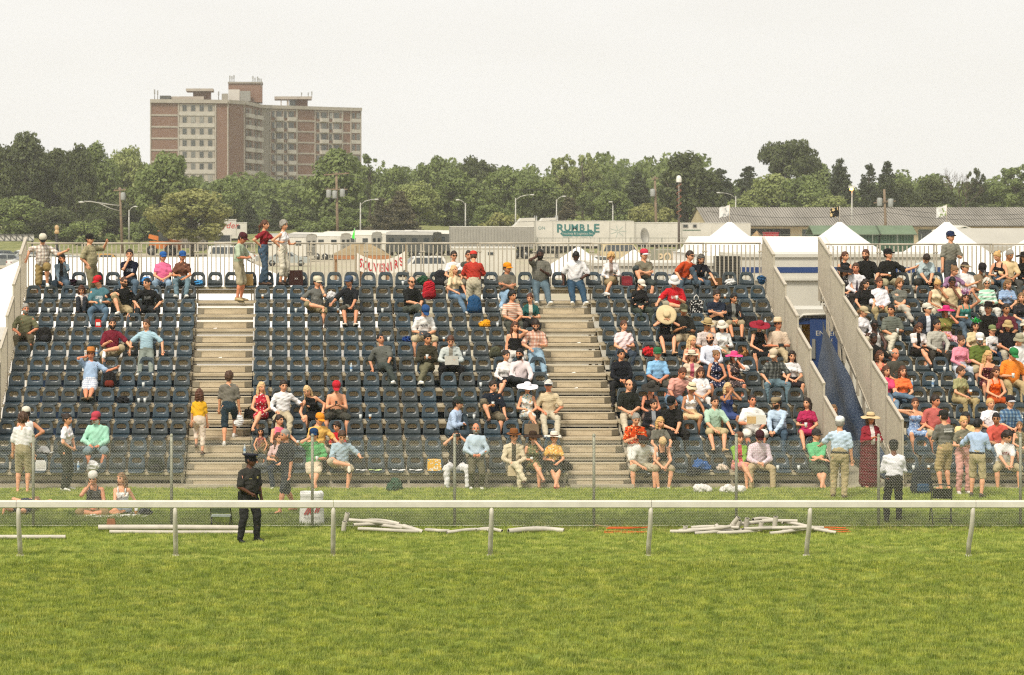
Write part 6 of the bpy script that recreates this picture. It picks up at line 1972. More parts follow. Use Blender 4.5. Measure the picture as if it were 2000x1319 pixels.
MB().tube([(0, -.1, zat(402, 300)), (-1.6, -.12, zat(399, 300)), (-3.6, -.14, zat(394, 300)), (-4.4, -.14, zat(393.5, 300))], .07, 8).build('lamp_arm', LMP, up)
MB().tube([(0, -.1, zat(412, 300)), (-1.2, -.12, zat(407, 300)), (-2.6, -.13, zat(397, 300))], .05, 8).build('lamp_brace', LMP, up)
MB().lathe([(.001, 0), (.16, .02), (.24, .12), (.2, .2), (.001, .24)], 12, (-4.75, -.14, zat(394, 300) - .2), sx=1.7).build('lamp_head', mat('b9b8b0', .4, name='lamp_head'), up)
util_pole(657, 337, 475, 285, 'wooden power pole with two crossarms before the tall rounded tree', ((.2, 1.5, .1), (2.0, 1.3, .0)), -3, ((-.9, 3.0), (.7, 2.9), (-.2, 3.1)))
util_pole(1279, 345, 430, 300, 'wooden pole with a small lamp above the white trailers', ((.3, .4, .05),), -4, ((-.3, 2.5),))
util_pole(1727, 370, 472, 268, 'wooden pole carrying two transformers before the barn', ((1.4, 1.2, .1),), -5, ((-.55, 1.9), (.65, 2.0)))
def lamp_post(px, y0, d, arm, label, lit=False, z_base=0):
 g = empty('street_lamp', (xat(px, d), d, z_base)); tag(g, label, 'street lamp', 'street lamps along the road'); zt = zat(y0 + 6, d) - z_base; ax = arm * d / FPX
 MB().tube([(0, 0, 0), (0, 0, zt)], [.11, .07], 8).build('post', LMP, g)
 rise = 6 * d / FPX
 MB().tube([(0, 0, zt - .3), (ax * .3, 0, zt + rise * .45), (ax * .7, 0, zt + rise * .95), (ax, 0, zt + rise)], .045, 8).build('lamp_arm', LMP, g)
 MB().lathe([(.001, 0), (.12, .02), (.15, .09), (.1, .16), (.001, .18)], 10, (ax * 1.05, 0, zt + rise - .08), sx=2).build('lamp_head', mat('b9b8b0', .4, name='lamp_head'), g)
 return g
for a in ((252, 404, 310, 12, 'small grey street lamp right of the wooden lamp pole'), (704, 390, 292, 30, 'street lamp with a raised arm above the horse trailers'), (909, 391, 300, -14, 'street lamp above the grey trailer bending left'),
    (1007, 381, 305, 31, 'street lamp left of the pair above the truck cabs'), (1087, 384, 306, 14, 'street lamp right of the pair above the truck cabs'), (1437, 377, 318, -32, 'street lamp arm showing above the barn end'), (1197, 395, 310, -4, 'plain thin lamp post above the white trailers')):
 lamp_post(*a)
g = lamp_post(1664, 366, 285, 1, 'tall street lamp with its orange light burning')
t = NT('lamp_glow'); t.b.inputs['Emission Color'].default_value = lin('ffb060') + (1,); t.b.inputs['Emission Strength'].default_value = 6; t.color(lin('ffcf90'))
MB().lathe([(.001, 0), (.2, .05), (.24, .25), (.001, .35)], 12, (-.08, -.12, zat(371, 285) - .1)).build('lamp_glass', t.m, g); MB().box(-.35, .3, -.3, .3, zat(369.5, 285) + .12, zat(366, 285) + .18).build('lamp_hood', mat('c9c7be', .5, name='hood'), g)
def spiral_pole():
 d = 265; g = empty('spiral_pole', (xat(1326, d), d, 0)); tag(g, 'dark pole wound with a coiled cable and a white domed lamp', 'pole'); zt = zat(350, d)
 MB().tube([(0, 0, 0), (0, 0, zat(425, d))], .14, 8).build('post', mat('4a4038', .7, name='dark_post'), g); MB().tube([(0, 0, zat(425, d)), (0, 0, zt)], .04, 8).build('mast', LMP, g)
 pts = []
 for k in range(97):
  a = k / 96; pts.append((.24 * math.sin(a * 6 * 6.283), -.24 * math.cos(a * 6 * 6.283), zat(425, d) + (zt - zat(425, d)) * a))
 MB().tube(pts, .05, 6).build('coiled_cable', mat('7a4a34', .6, name='rust_cable'), g)
 MB().lathe([(.28, -.35), (.30, .0), (.24, .25), (.1, .38), (.001, .4)], 14, (0, 0, zt)).build('lamp_dome', mat('d6d4cc', .4, name='dome_white'), g)
spiral_pole()
def globe_lamp():
 d = 150; g = empty('globe_lamp', (xat(111, d), d, 0)); tag(g, 'black lamp post with a tan globe behind the top row', 'lamp'); zt = zat(457, d)
 MB().tube([(0, 0, 0), (0, 0, zt)], [.12, .1], 8).build('post', mat('26241f', .6, name='black_post'), g)
 MB().lathe([(.10, 0), (.16, .06), (.13, .2), (.09, .24), (.13, .3), (.14, .42), (.09, .52), (.001, .56)], 12, (0, 0, zt)).build('globe', mat('b89a70', .4, name='tan_globe'), g)
globe_lamp()
def truss():
 d = 255; x0, x1 = xat(-60, d), xat(66, d); g = empty('truss_board', (x0, d, 0)); tag(g, 'white truss-fronted board at the left edge above the car park', 'hoarding'); L_ = x1 - x0; za, zb = zat(471, d), zat(458, d)
 MB().box(0, L_, .1, .2, za, zb).build('panel', VW, g)
 n = 11
 for k in range(n):
  a, b = L_ * k / n, L_ * (k + 1) / n
  MB().bar((a, .04, zb - .05), (b, .04, za + .05), .06, .06).build('diagonal', DK, g); MB().box(a - .03, a + .03, .0, .06, za, zb).build('upright', DK, g)
 for z in (za, zb): MB().box(0, L_, -.03, .09, z - .04, z + .04).build('rail', DK, g)
 for x in (1, L_ - .2): MB().box(x - .1, x + .1, .21, .4, 0, za).build('leg', DK, g)
truss()
def wire(p, q, sag, label, r=.022):
 pts = []
 for k in range(13):
  t = k / 12; v = p.lerp(q, t); v.z -= sag * 4 * t * (1 - t); pts.append(v)
 tag(MB().tube(pts, r, 4, cap=False).build('power_line', mat('2a2a28', .7, name='cable')), label, 'cable', 'overhead wires')
for a in ((-100, 436, 234, 421, 300, .6, 'wire running left from the lamp pole below the trees'), (234, 421, 657, 409, 295, 1.0, 'wire between the lamp pole and the power pole'), (657, 409, 1279, 408, 292, 1.6, 'long sagging wire right of the power pole'),
    (657, 340, 1279, 352, 292, 1.5, 'upper wire from the power pole to the small lamp pole'), (380, 368, 657, 345, 300, .9, 'upper wire crossing the brick tower'), (1279, 352, 1727, 378, 285, 1.2, 'wire from the lamp pole to the pole with transformers'),
    (1380, 413, 1727, 414, 270, .7, 'wire before the barn roof, left span'), (1727, 414, 2050, 421, 268, .7, 'wire before the barn roof, right span'), (1727, 405, 2050, 414, 268, .6, 'upper wire before the barn roof, right span')):
 wire(at(a[0], a[1], a[4]), at(a[2], a[3], a[4] - 2), a[5], a[6])
fl = empty('green_flag', (xat(693, 200), 200, 0)); tag(fl, 'bright green pennant on a thin pole before the horse trailers', 'flag')
MB().tube([(0, 0, 0), (0, 0, zat(444, 200))], .02, 6).build('pole', LMP, fl); zf = zat(444, 200)
MB().add([(0, 0, zf), (-.25, .03, zf - .85), (.02, 0, zf - 1.05), (0, .02, zf), (-.25, .05, zf - .85), (.02, .02, zf - 1.05)], [(0, 1, 2), (5, 4, 3)]).build('pennant', mat('3fd83a', .5, name='green_nylon'), fl)
sv = []; sf = []
for j in range(7):
 for i in range(14):
  a = 2 * math.pi * i / 14; r_ = 2.6 * (1 - j / 6) ** .8
  sv.append((r_ * math.cos(a) * (1 + .1 * math.sin(3 * a)), r_ * math.sin(a), 3.1 * j / 6 + .15 * math.sin(i * 2 + j)))
for j in range(6):
 for i in range(14): sf.append((j * 14 + i, j * 14 + (i + 1) % 14, (j + 1) * 14 + (i + 1) % 14, (j + 1) * 14 + i))
tag(MB().add(sv, sf, 0, True).build('sand_heap', mat('9c8260', .95, .2, 1.5, .1, name='sand'), None, (xat(1478, 270), 270, 0)), 'brown sand heap beside the barn', 'heap')
sk_ = empty('red_skip', (xat(1508, 274), 274, 0)); tag(sk_, 'red skip right of the sand heap', 'skip')
MB().prism([(-.5, .3), (.5, .3), (.75, 2.9), (-.75, 2.9)], 0, 1.6, 'y').build('tub', mat('b03038', .6, .1, 2, name='skip_red'), sk_); MB().box(-.8, .8, -.05, 1.65, 2.9, 3.0).build('rim', mat('8a262c', .6, name='skip_rim'), sk_)
def far_fence(px0, px1, d, ytop, label):
 g = empty('wire_fence', (xat(px0, d), d, 0)); tag(g, label, 'fence'); L_ = xat(px1, d) - xat(px0, d); zt = zat(ytop, d); n = int(L_ / 2.4); m_ = mat('6e7064', .6, name='far_fence_steel')
 pm = MB().tube([(0, 0, 0), (0, 0, zt)], .035, 6).mesh('post'); pm.materials.append(m_)
 for k in range(n + 1): obj('post', pm, g, (L_ * k / n, 0, 0))
 for z in (zt - .05, zt * .5): MB().tube([(0, 0, z), (L_, 0, z)], .02, 5).build('rail', m_, g)
 m = MB(); s = .3; k = int(L_ / s)
 for q in range(k): m.bar((q * s, -.02, .1), (q * s, -.02, zt - .06), .012, .012)
 tag(m.build('wire_infill', m_, g), kind='stuff')
far_fence(1050, 1475, 205, 464, 'thin wire fence before the white trailers'); far_fence(1466, 1800, 245, 458, 'dark wire fence before the green sheds')
sd = empty('satellite_dish', (xat(1257, 190), 190, 0)); sd.scale = (.6, .6, 1); tag(sd, 'satellite dish on a post before the white trailer', 'dish')
ds = MB().lathe([(.001, 0), (.3, .05), (.55, .18), (.7, .32), (.69, .33), (.54, .2), (.3, .07), (.001, .02)], 16).build('dish', VG, sd); ds.matrix_local = Matrix.Translation((0, 0, zat(464, 190))) @ Matrix.Rotation(R(70), 4, 'X') @ Matrix.Rotation(R(25), 4, 'Y')
MB().tube([(0, .05, 0), (0, .05, zat(464, 190))], .05, 8).build('post', LMP, sd)
# ---------------------------------------------------------------- the hazy air
bx = MB().box(-430, 530, -130, 770, -1.0, 48)
me = bx.mesh('haze'); hm = bpy.data.materials.new('haze_air'); hm.use_nodes = True; tn = hm.node_tree; tn.nodes.clear()
pv = tn.nodes.new('ShaderNodeVolumePrincipled'); pv.inputs['Density'].default_value = HAZE; pv.inputs['Color'].default_value = (.93, .94, .92, 1); pv.inputs['Anisotropy'].default_value = .2
ou = tn.nodes.new('ShaderNodeOutputMaterial'); tn.links.new(pv.outputs[0], ou.inputs['Volume'])
me.materials.append(hm); tag(obj('haze', me), kind='stuff')
# ---------------------------------------------------------------- blue cloth closing the back of the long stand
def back_cloth():
 v = []; f = []; n = 120; a, b = -15.3 * PITCH, 27.9 * PITCH
 for i in range(n + 1):
  for j in range(4):
   t = j / 3; v.append((a + (b - a) * i / n, 65.75 + .05 * math.sin(i * .9 + j) + .03 * math.sin(i * 2.3), .03 + (2.0 + .05 * math.sin(i * .35)) * t))
 for i in range(n):
  for j in range(3): q = i * 4 + j; f.append((q, q + 4, q + 5, q + 1))
 tag(MB().add(v, f, 0, True).build('stand_back_cloth', mat('22344e', .7, .2, 2, .2, name='blue_cloth')), 'dark blue cloth closing the back of the long stand below its upper rows', 'tarpaulin')
back_cloth()
# ================================================================ the crowd
GRP_S = 'spectators seated in the stands'; GRP_W = 'people standing about the stands'
PJ = {}
def S(px, row, label, **kw):
 d = Yr(row) - .03
 o, j = person((xat(px, d), d, PAN(row) - .028 + kw.pop('dz', 0)), kw.pop('yaw', 0), label, group=GRP_S, **kw)
 PJ[(px, row)] = j
 return j
def G(px, gy, label, d=None, z=0.0, yaw=0, **kw):
 d = d or gd(gy)
 o, j = person((xat(px, d), d, z), yaw, label, group=GRP_W, stand=kw.pop('stand', 'stand'), **kw)
 PJ[(px, gy)] = j
 return j
J, JD, KH, BK = 'denim:4a5a68', 'denim:2c3846', 'a8987a', '1c1b1c'
# ---- left block, top row down
G(84, 0, 'man in white plaid shirt and tan shorts leaning on the left corner railing', d=Yr(12) - .33, z=TREAD(12), stand='step', top='plaid:d9d2c8,a08068,8a7a78', bot='short', bc='8f7a4e', hat='cap', hatc='c9c2b0', hatb='1a1a1a', arms=((-.42, .02, 1.12), 'out'), lean=14, hp=22, hy=8, w=1.15, k=1.02)
S(121, 12, 'woman with long black hair in denim jacket, hand to her face', sex='f', top='open:7d8f9c,3a383a', sl='l', bc=J, hair='long', hc='k', arms=('knees', 'face'), skin='b', hp=14, lean=12)
G(178, 0, 'stout man in patterned khaki shirt standing sideways with a hand on the railing', d=Yr(12) - .28, z=TREAD(12), yaw=62, top='check:a39a7a,7d7458', bot='long', bc='7f765a', hat='cap', hatc='211f1f', arms=('pocket', (.30, -.28, 1.53)), w=1.3, k=1.0, lean=-3)
S(253, 12, 'man in navy T-shirt resting his chin on his hand below the railing', top='print:15182a,b8bcc8', bc=J, hc='d', arms=('chin', 'folded'), lean=8)
S(318, 12, 'woman in pink T-shirt and blue cap on the top row', sex='f', w=1.2, top='d8688e', bc='denim:7a8ea0', hair='pony', hc='l', hat='cap', hatc='2a5a9c', hy=22, arms=('lap', 'lap'), skin='a')
S(356, 12, 'woman in brown shirt and blue cap beside the woman in pink', sex='f', top='6a4636', bc='denim:5c7078', hair='pony', hc='d', hat='cap', hatc='2a5490', hy=18, arms=('cup', 'lap'), sit='seat', skin='b', w=1.1)
S(160, 10, 'girl in white top hugging her knees in dark jeans', sex='k', k=.80, top='e0d2cc', sl='l', bc='2b2f36', shoes='3a2c22', sit='up', hair='bob', hc='r', hp=24, arms=('knees', 'knees'), lean=14)
S(194, 10, 'man in teal T-shirt and red cap turning to the girl beside him', top='print:4f7780,cfd6d8', bc='denim:52687a', hat='cap', hatc='b8202a', hy=-40, hp=12, arms=('cup', 'cup'), w=1.08, shoes='4a3024')
S(241, 10, 'bald man in black shirt and sunglasses with one bare leg drawn up', top='1c1c1c', bot='short', bc='a69472', hair='buzz', hc='b', shades=True, hy=40, sit='onel', arms=('knee', 'side'), beard='b', lean=10)
S(289, 10, 'man with cropped hair in black T-shirt facing his bald neighbour', top='print:1e1e1f,8a8a88', bc='2c2e30', hair='buzz', hc='k', hy=-38, sit='wide', arms=('knee', 'knee'), lean=18, shoes='2a2624')
S(49, 8, 'man with grey moustache in olive shirt alone at the left end', top='6b6a50', bc='57503f', hair='short', hc='g', skin='r', arms=('thigh', 'thigh'), hy=24, dz=.04, w=1.1, beard='g')
S(219, 7, 'man in maroon polo with lanyard and one ankle crossed', top='6e1f2e', bot='short', bc=KH, hc='d', sit='figr', arms=('chest', 'low'), hy=10, beard='d', lean=4)
S(286, 7, 'man in pale blue polo with both arms spread over the seat backs', top='a3bfcb', bc='7b8279', hc='b', sit='low', arms=('back', 'back'), hy=-24, lean=-2, shoes='e6e2dc')
S(176, 5, 'man in orange straw hat and pale blue T-shirt talking on a phone', top='9db2cc', bot='short', bc='check:d9dadc,8a93aa', hat='fedora', hatc='c07a3c', hatb='3a2a1c', arms=('phone', 'out'), sit='slouch', lean=-14, w=1.05, shoes='6b5a3c', skin='r')
S(190, 1, 'bearded man in mint green shirt and red cap', top='9fd0b8', sl='l', bot='short', bc='74868c', hat='cap', hatc='b2404e', beard='h', skin='r', w=1.25, arms=('thigh', 'lap'), hy=-30, hp=10, k=1.04)
# ---- left, by the fence
G(44, 962, 'man in white tank top seen from behind in khaki shorts', yaw=172, top='d9d6d2', sl='s', bot='short', bc='a39673', hair='curly', hc='b', shoes=None, arms=('hang', 'hang'))
G(52, 948, 'man in sleeveless white shirt facing the seats behind the fence', yaw=-160, top='dedbd8', sl='n', bot='short', bc='8f8468', hat='cap', hatc='cfc8b8', arms=('hip', 'hang'), skin='c', k=1.03)
G(128, 958, 'woman in white T-shirt and dark trousers with hair tied up', yaw=70, sex='f', top='print:dcd8da,6a6670', bc='33362f', hair='bun', hc='d', arms=('belt', 'belt'), w=1.12, k=1.0, shoes='d8d4ce')
G(183, 975, 'tattooed man in dark tank top sitting cross-legged on the blanket', stand=None, sit='indian', z=-.02, top='4a4a4c', tank=True, sl='n', bot='short', bc='8a7552', hair='short', hc='d', hat='capback', hatc='d4cec4', arms=('mouth', 'lap'), hp=16, hy=-10, skin='c', shoes='4a4648', d=51.4)
G(238, 975, 'young woman in white camisole sitting beside him on the blanket', stand=None, sit='sidel', z=-.02, sex='f', top='dedad4', tank=True, sl='n', bot='short', bc='9aa6b0', hair='long', hc='l', arms=('knees', 'side'), hy=-35, shoes=None, d=51.5)
# ---- left aisle
G(389, 0, 'girl in yellow T-shirt climbing the left aisle with her back turned', d=Yr(2) - .36, z=TREAD(2), stand='climb', yaw=176, sex='k', k=.86, top='print:dba628,c9d0a0', bot='capri', bc='d8c6b4', hair='bob', hc='r', arms=('hang', 'hang'), shoes='5a3c30')
G(447, 0, 'man in grey T-shirt and navy shorts climbing the left aisle', d=Yr(2) + .10, z=TREAD(2) + .165, stand='climbl', yaw=174, top='6f6a60', bot='short', bc='2f3d46', hair='full', hc='b', arms=('hang', 'hang'), shoes='d6d2cc', k=1.0, hy=-10)
G(467, 0, 'man in pale green shirt and khaki shorts reading at the head of the aisle', d=Yr(12) - .30, z=TREAD(12), yaw=66, top='a7b39a', bot='short', bc='a69c82', hat='cap', hatc='4a2026', arms=('read', 'read'), hp=22, shoes='b09a70', skin='r', k=1.03, w=1.05)
G(515, 0, 'woman in dark red T-shirt and jeans standing on a top row seat', d=Yr(12) - .02, z=PAN(12), yaw=58, stand='cross', sex='f', top='86222c', bc='denim:46586a', hair='pony', hc='r', arms=('hip', 'fwd'), shoes='5c4230', k=.98, hy=12)
G(552, 0, 'woman in white sleeveless top and cream trousers standing on a seat', d=Yr(12) - .02, z=PAN(12), yaw=55, sex='f', top='dcd9da', sl='n', bot='capri', bc='cfc6b4', hair='curly', hc='g', arms=('hip', 'cup'), shoes='3c2e24', k=.97)
# ---- middle block
S(619, 10, 'man in grey T-shirt and cream cap with an ankle on his knee', top='print:64645f,8a8a84', bot='short', bc='8f8263', hat='cap', hatc='c8bfa6', shades=True, hy=35, sit='figl', arms=('knee', 'chin'), shoes=None)
S(683, 10, 'man in black T-shirt and blue-grey cap with both knees drawn up', top='1e1f22', bot='short', bc='camo:4a4840,7a786c,2c2c2a', hat='cap', hatc='44546a', hy=-40, sit='seat', arms=('low', 'knees'), shoes='cfc6b6', skin='c')
S(803, 10, 'balding man in black polo and sunglasses sitting turned to the right', top='1d1e1d', bc='4c5148', hair='fringe', hc='d', shades=True, yaw=22, sit='crossl', arms=('knee', 'knee'), w=1.12, lean=10)
S(886, 12, 'woman in white T-shirt and sunglasses at the railing, legs bare', sex='f', top='dedad6', bot='short', bc='8a8478', hair='short', hc='d', shades=True, hy=14, arms=('lap', 'knee'), k=1.0)
S(890, 11, 'woman with curly blonde hair in cream T-shirt, sitting sideways', sex='f', top='d9c7a2', bc='denim:5a7084', hair='long', hc='w', yaw=35, hy=10, hp=-6, sit='fwd', arms=('thigh', 'knee'), lean=2)
S(915, 12, 'man in dark shirt mostly hidden behind the man in red', top='4a4c44', bot='short', bc='8a8474', hair='buzz', hc='d', hy=10, arms=('lap', 'lap'), skin='c')
G(925, 0, 'man in red polo and red cap standing with his back turned', d=Yr(10) + .2, z=TREAD(11) - .06, yaw=178, top='b0362a', bot='short', bc='c2b79e', hat='cap', hatc='c03a30', hair='buzz', hc='b', arms=('read', 'read'), w=1.18, k=.98, hp=15)
S(990, 11, 'man in grey polo and orange cap with folded arms', top='6d685c', bc='denim:7a94aa', hat='cap', hatc='dd8a1e', hy=36, arms=('crossed', 'crossed'), sit='crossr', w=1.1, skin='c')
S(1055, 12, 'bearded man in patterned grey shirt speaking on a phone', top='check:77746a,5a5850', bc='denim:4e5e66', hair='buzz', hc='k', beard='k', skin='f', arms=('phone', 'chest'), sit='low', w=1.25, k=1.05, shoes='e0dedb')
S(1124, 12, 'bald man in white T-shirt looking down on the top row', top='dfdcdc', bc='denim:2c4254', hair='buzz', hc='k', skin='f', arms=('side', 'thigh'), hp=34, lean=10, sit='low', w=1.22, k=1.05, shoes='e0dedb')
S(1000, 9, 'man with floppy dark hair in white polo with red stripe', top='stripe:d9cbb8,c98a70', bc='4a4c44', hair='full', hc='k', hy=24, skin='b', arms=('lap', 'lap'), yaw=12, tuck=False)
S(1036, 9, 'woman in teal cardigan with dark hair tied up, holding a bag', sex='f', top='open:24524e,c4b8a6', sl='s', bc='2e2c2c', hair='bun', hc='r', hy=-18, hp=8, arms=('cup', 'cup'))
S(1005, 7, 'woman in black tank top and white skirt on the phone', sex='f', w=1.3, top='1a191a', tank=True, sl='n', bot='maxi', bc='check:d8d3cc,b8b2aa', hair='long', hc='r', arms=('hang', 'phone'), hy=16, hp=6, skin='a')
S(1046, 7, 'man in peach plaid shirt looking down at his hands', top='plaid:d6a890,e8dcd0,a86a58', bc='denim:7d95a4', hc='d', hp=26, sit='low', arms=('thigh', 'cup'), beard='d')
S(828, 8, 'man in white T-shirt and blue cap bent over a phone', top='print:dfdcd8,3a3c40', bot='short', bc='b9ab8c', hat='cap', hatc='274a7a', hy=14, hp=30, sit='wide', arms=('cup', 'lap'), lean=14, k=1.05)
S(752, 6, 'man in grey polo slumped sideways with crossed legs', top='5f605a', bc='3e4440', hair='buzz', hc='k', hy=22, hp=-8, side=-10, sit='crossl', arms=('side', 'lap'), lean=-6, skin='c')
S(834, 6, 'man in dark olive jacket cupping a drink, legs crossed', top='3d3a2e', sl='l', bc='6a6650', hair='short', hc='k', skin='b', hy=20, hp=6, arms=('chest', 'chest'), sit='crossr', lean=8)
S(880, 6, 'red-haired man in pale suit jacket reading a programme', top='open:b7bcb8,8a8478', sl='l', bc='1c1b1c', hair='short', hc='r', hp=22, sit='wide', arms=('read', 'read'), lean=8, shoes='241c18', w=1.08)
S(985, 5, 'woman in white V-neck top and black skirt leaning on her partner', sex='f', top='dcd6d2', sl='l', bot='skirt', bc='1f1f24', hair='bun', hc='d', hy=30, arms=('lap', 'lap'), sit='crossr', shoes=None, side=4)
S(1016, 5, 'man in pale pink shirt and dark trousers beside the woman in white', top='dccdcd', sl='l', bc='2a2c2e', hc='k', hy=-28, beard='k', skin='c', arms=('lap', 'knee'), sit='figl', shoes='2a2422')
S(510, 3, 'blonde woman in red floral dress at the left aisle', sex='f', top='floral:b02436,e6dcd6,c84a58', sl='n', dress='skirt', hair='long', hc='w', hy=28, arms=('lap', 'lap'), sit='crossr', shoes=None)
S(553, 3, 'man in white shirt with an arm along the next seat', top='dedcdc', sl='l', bc='b3a68a', hc='d', hy=16, arms=('thigh', (.42, -.12, .38)), sit='fwd', lean=6, hp=6)
S(618, 3, 'blonde woman in black dress bending to her left', sex='f', top='1b1a1a', sl='n', dress='skirt', hair='long', hc='w', side=-22, lean=18, hp=16, hy=-12, arms=((-.34, -.36, .08), 'thigh'), sit='left', shoes=None)
S(657, 3, 'shirtless man in red cap looking at his phone', top='bare', bot='short', bc='45443c', hat='cap', hatc='b5222e', hp=26, arms=('chest', 'chest'), sit='wide', w=1.06, skin='a', tuck=False)
S(545, 1, 'woman in bright pink top with a long brown ponytail', sex='f', top='df6a80', sl='n', bc='3a3e42', hair='pony', hc='d', hy=30, arms=('lap', (.36, -.25, .28)), yaw=20)
S(509, 1, 'small girl in patterned top sitting on the end seat', sex='k', k=.62, top='floral:8a4a44,c8a890,5a6a4a', sl='n', bot='capri', bc='6a5c40', hair='bob', hc='k', arms=('knee', 'knee'), skin='b', shoes='6a4a38')
S(622, 1, 'man in yellow polo and orange cap behind the man in green', top='dcae5e', bot='short', bc='b8b09a', hat='cap', hatc='dc8c28', hy=30, hp=14, arms=('lap', 'low'))
S(660, 1, 'boy in red T-shirt with dark hair', sex='k', k=.78, top='b81f2a', bot='short', bc='4a4c50', hair='full', hc='d', hy=-40, hp=10, arms=('cup', 'lap'))
S(543, 0, 'woman with long dark hair behind the walking man in black', sex='f', top='c8a8a4', bc='2c3440', hair='long', hc='r', hy=30, arms=('cup', 'lap'))
S(613, 0, 'man in green polo and backwards blue cap on the phone', top='5fa868', bot='short', bc='cdbca2', hat='cap', hatc='1f3a5c', hair='full', hc='d', arms=('phone', 'cup'), sit='ankles', w=1.1, k=1.04, shoes='d8d4ca')
S(667, 0, 'man in pale blue polo with an ankle on his knee, reading', top='a2b6c2', bot='short', bc='b8a88c', hc='b', hp=26, hy=6, sit='figl', arms=('lap', (.42, -.2, .32)), shoes='cfc2ac', k=1.04)
S(962, 3, 'man in navy T-shirt and patterned shorts with a bare knee raised', top='1d222c', bot='short', bc='check:7a705c,5a5244', hc='d', hy=36, sit='onel', arms=('chest', (.30, -.22, .05)), w=1.12, shoes='5c3a28')
S(1030, 3, 'woman in wide white hat and floral white dress', sex='f', top='floral:dedad2,4f9aa0,c9b86a', sl='n', dress='skirt', hat='wide', hatc='e2dfe6', hair='short', hc='b', hp=10, arms=('cup', 'lap'), sit='crossl', shoes=None)
S(1072, 3, 'man in cream T-shirt and dark visor at the right aisle', top='c9b796', bc='bdb39c', hat='visor', hatc='d8d6d2', hatb='23262e', hair='short', hc='h', arms=('thigh', 'thigh'), hy=-14, sit='fwd', skin='r')
S(886, 2, 'person in pale blue shirt and dark cap sitting sideways', top='a9bad2', sl='l', bc='3a464e', hat='cap', hatc='2c3430', hair='full', hc='k', yaw=62, hy=10, lean=18, sit='oner', arms=('knees', 'knees'), w=1.15)
S(891, 0, 'woman in white trousers raising a camera to her face', sex='f', w=1.15, top='1b1a22', bc='dcdad8', hair='bob', hc='d', arms=('brow', 'brow'), sit='wide', shoes='26221f')
G(930, 958, 'grey-haired man in pale blue shirt propped against the front seats', stand='stand', top='b0c0cc', sl='l', bc='5a5540', hair='fringe', hc='g', arms=('belt', 'belt'), beard='g', skin='r', lean=-8, drop=.18, d=55.9, k=.96, w=1.08)
S(1003, 0, 'man in cream suit and brown fedora with crossed legs', top='open:d0c0a2,4a4436', sl='l', bc='cfc2a4', hat='fedora', hatc='80502c', hatb='2c1c14', hy=14, sit='crossl', arms=('lap', 'lap'), shoes='4a3424', lean=10)
S(1041, 0, 'woman in green floral dress and dark feathered hat', sex='f', top='floral:5e6440,b8a070,8a4a38', sl='n', dress='skirt', hat='sun', hatc='3a2a20', hair='long', hc='r', arms=('cup', 'mouth'), sit='crossl', shoes='6a4a38')
S(1082, 0, 'woman in yellow floral blouse and banded white sun hat', sex='f', top='floral:dcae58,e8d8b0,c8742c', bot='skirt', bc='33342e', hat='straw', hatc='dcd2c2', hatb='5a3428', hair='short', hc='l', hy=12, arms=('cup', 'lap'), sit='ankles', shoes='7a1f2c')
# ---- right block
S(1193, 12, 'woman with curly blonde hair in white jacket reading her phone', sex='f', top='open:d8d4d2,8a7a74', sl='l', bot='short', bc='8f7d5e', hair='curly', hc='y', hp=20, arms=('lap', 'cup'), sit='crossr', shoes='dcd8d4')
S(1257, 12, 'man in grey T-shirt and red cap with arms folded on a raised knee', top='76705f', bot='short', bc='3e4442', hat='cap', hatc='c03448', hatb='d8d0d0', hy=24, sit='onel', arms=('crossed', 'crossed'), lean=10)
S(1337, 12, 'man in rust orange shirt leaning towards the woman beside him', top='b34420', bc='denim:46545e', hc='d', shades=True, yaw=14, hy=30, side=10, lean=16, arms=('knee', 'lap'), sit='wide', k=1.03)
S(1366, 12, 'woman in black V-neck top reaching into a bag', sex='f', top='1b1c24', bc='denim:3e4a54', hair='bob', hc='m', hp=20, hy=8, lean=22, arms=('lap', (.36, -.36, .12)), sit='onel', shoes='2a2622')
S(1249, 10, 'woman in black cardigan and white cap looking down', sex='f', top='1d1c1d', sl='l', bc='3c443c', hat='cap', hatc='dcd2c2', hair='pony', hc='k', hy=38, hp=16, arms=('lap', 'lap'), sit='right', w=1.08)
S(1317, 10, 'man in bright red T-shirt and white bucket hat with an ankle on his knee', top='print:bb2028,dcc8c4', bot='short', bc='a39a84', hat='bucket', hatc='dcd9d8', hp=24, hy=-6, sit='figl', arms=('low', 'chest'), k=1.05, w=1.1, shoes=None)
S(1399, 9, 'man in navy T-shirt with folded arms', top='print:1f2634,6a707c', bot='short', bc='c8bca4', hc='d', hy=14, arms=('crossed', 'crossed'), w=1.12, k=1.04, sit='fwd', hp=8)
S(1432, 9, 'dark-haired woman in black jacket with bare legs together', sex='f', top='open:232427,7a7a74', sl='l', bot='short', bc='9a8c70', hair='pony', hc='k', hy=20, hp=10, arms=('lap', 'lap'), sit='seat', skin='b', shoes='2c2420')
S(1300, 8, 'woman hiding her face behind a wide straw hat', sex='f', top='1c1b1d', sl='n', dress='skirt', hat='wide', hatc='cbb68e', hair='long', hc='w', hp=62, arms=('brow', 'brow'), sit='seat', shoes='c89a70', lean=4)
S(1335, 8, 'man in camouflage cap and black T-shirt holding a camera', top='2a2a26', bot='short', bc='a8987c', hat='cap', hatc='camo:5c5a44,3a3a2c,8a866a', hp=14, arms=('chest', 'cup'), skin='d', w=1.1, k=1.03)
S(1218, 7, 'woman in pale pink T-shirt with a lanyard round her neck', sex='f', w=1.2, top='ddc8c8', bc='3a4450', hair='short', hc='r', hy=26, arms=('lap', 'cup'))
S(1380, 7, 'man in tan straw fedora and pale checked shirt', top='check:d0c2bc,b0a49c', bc='4a4a44', hat='fedora', hatc='b09a6e', hatb='6a5a40', hy=26, hp=10, arms=('lap', 'lap'), skin='d')
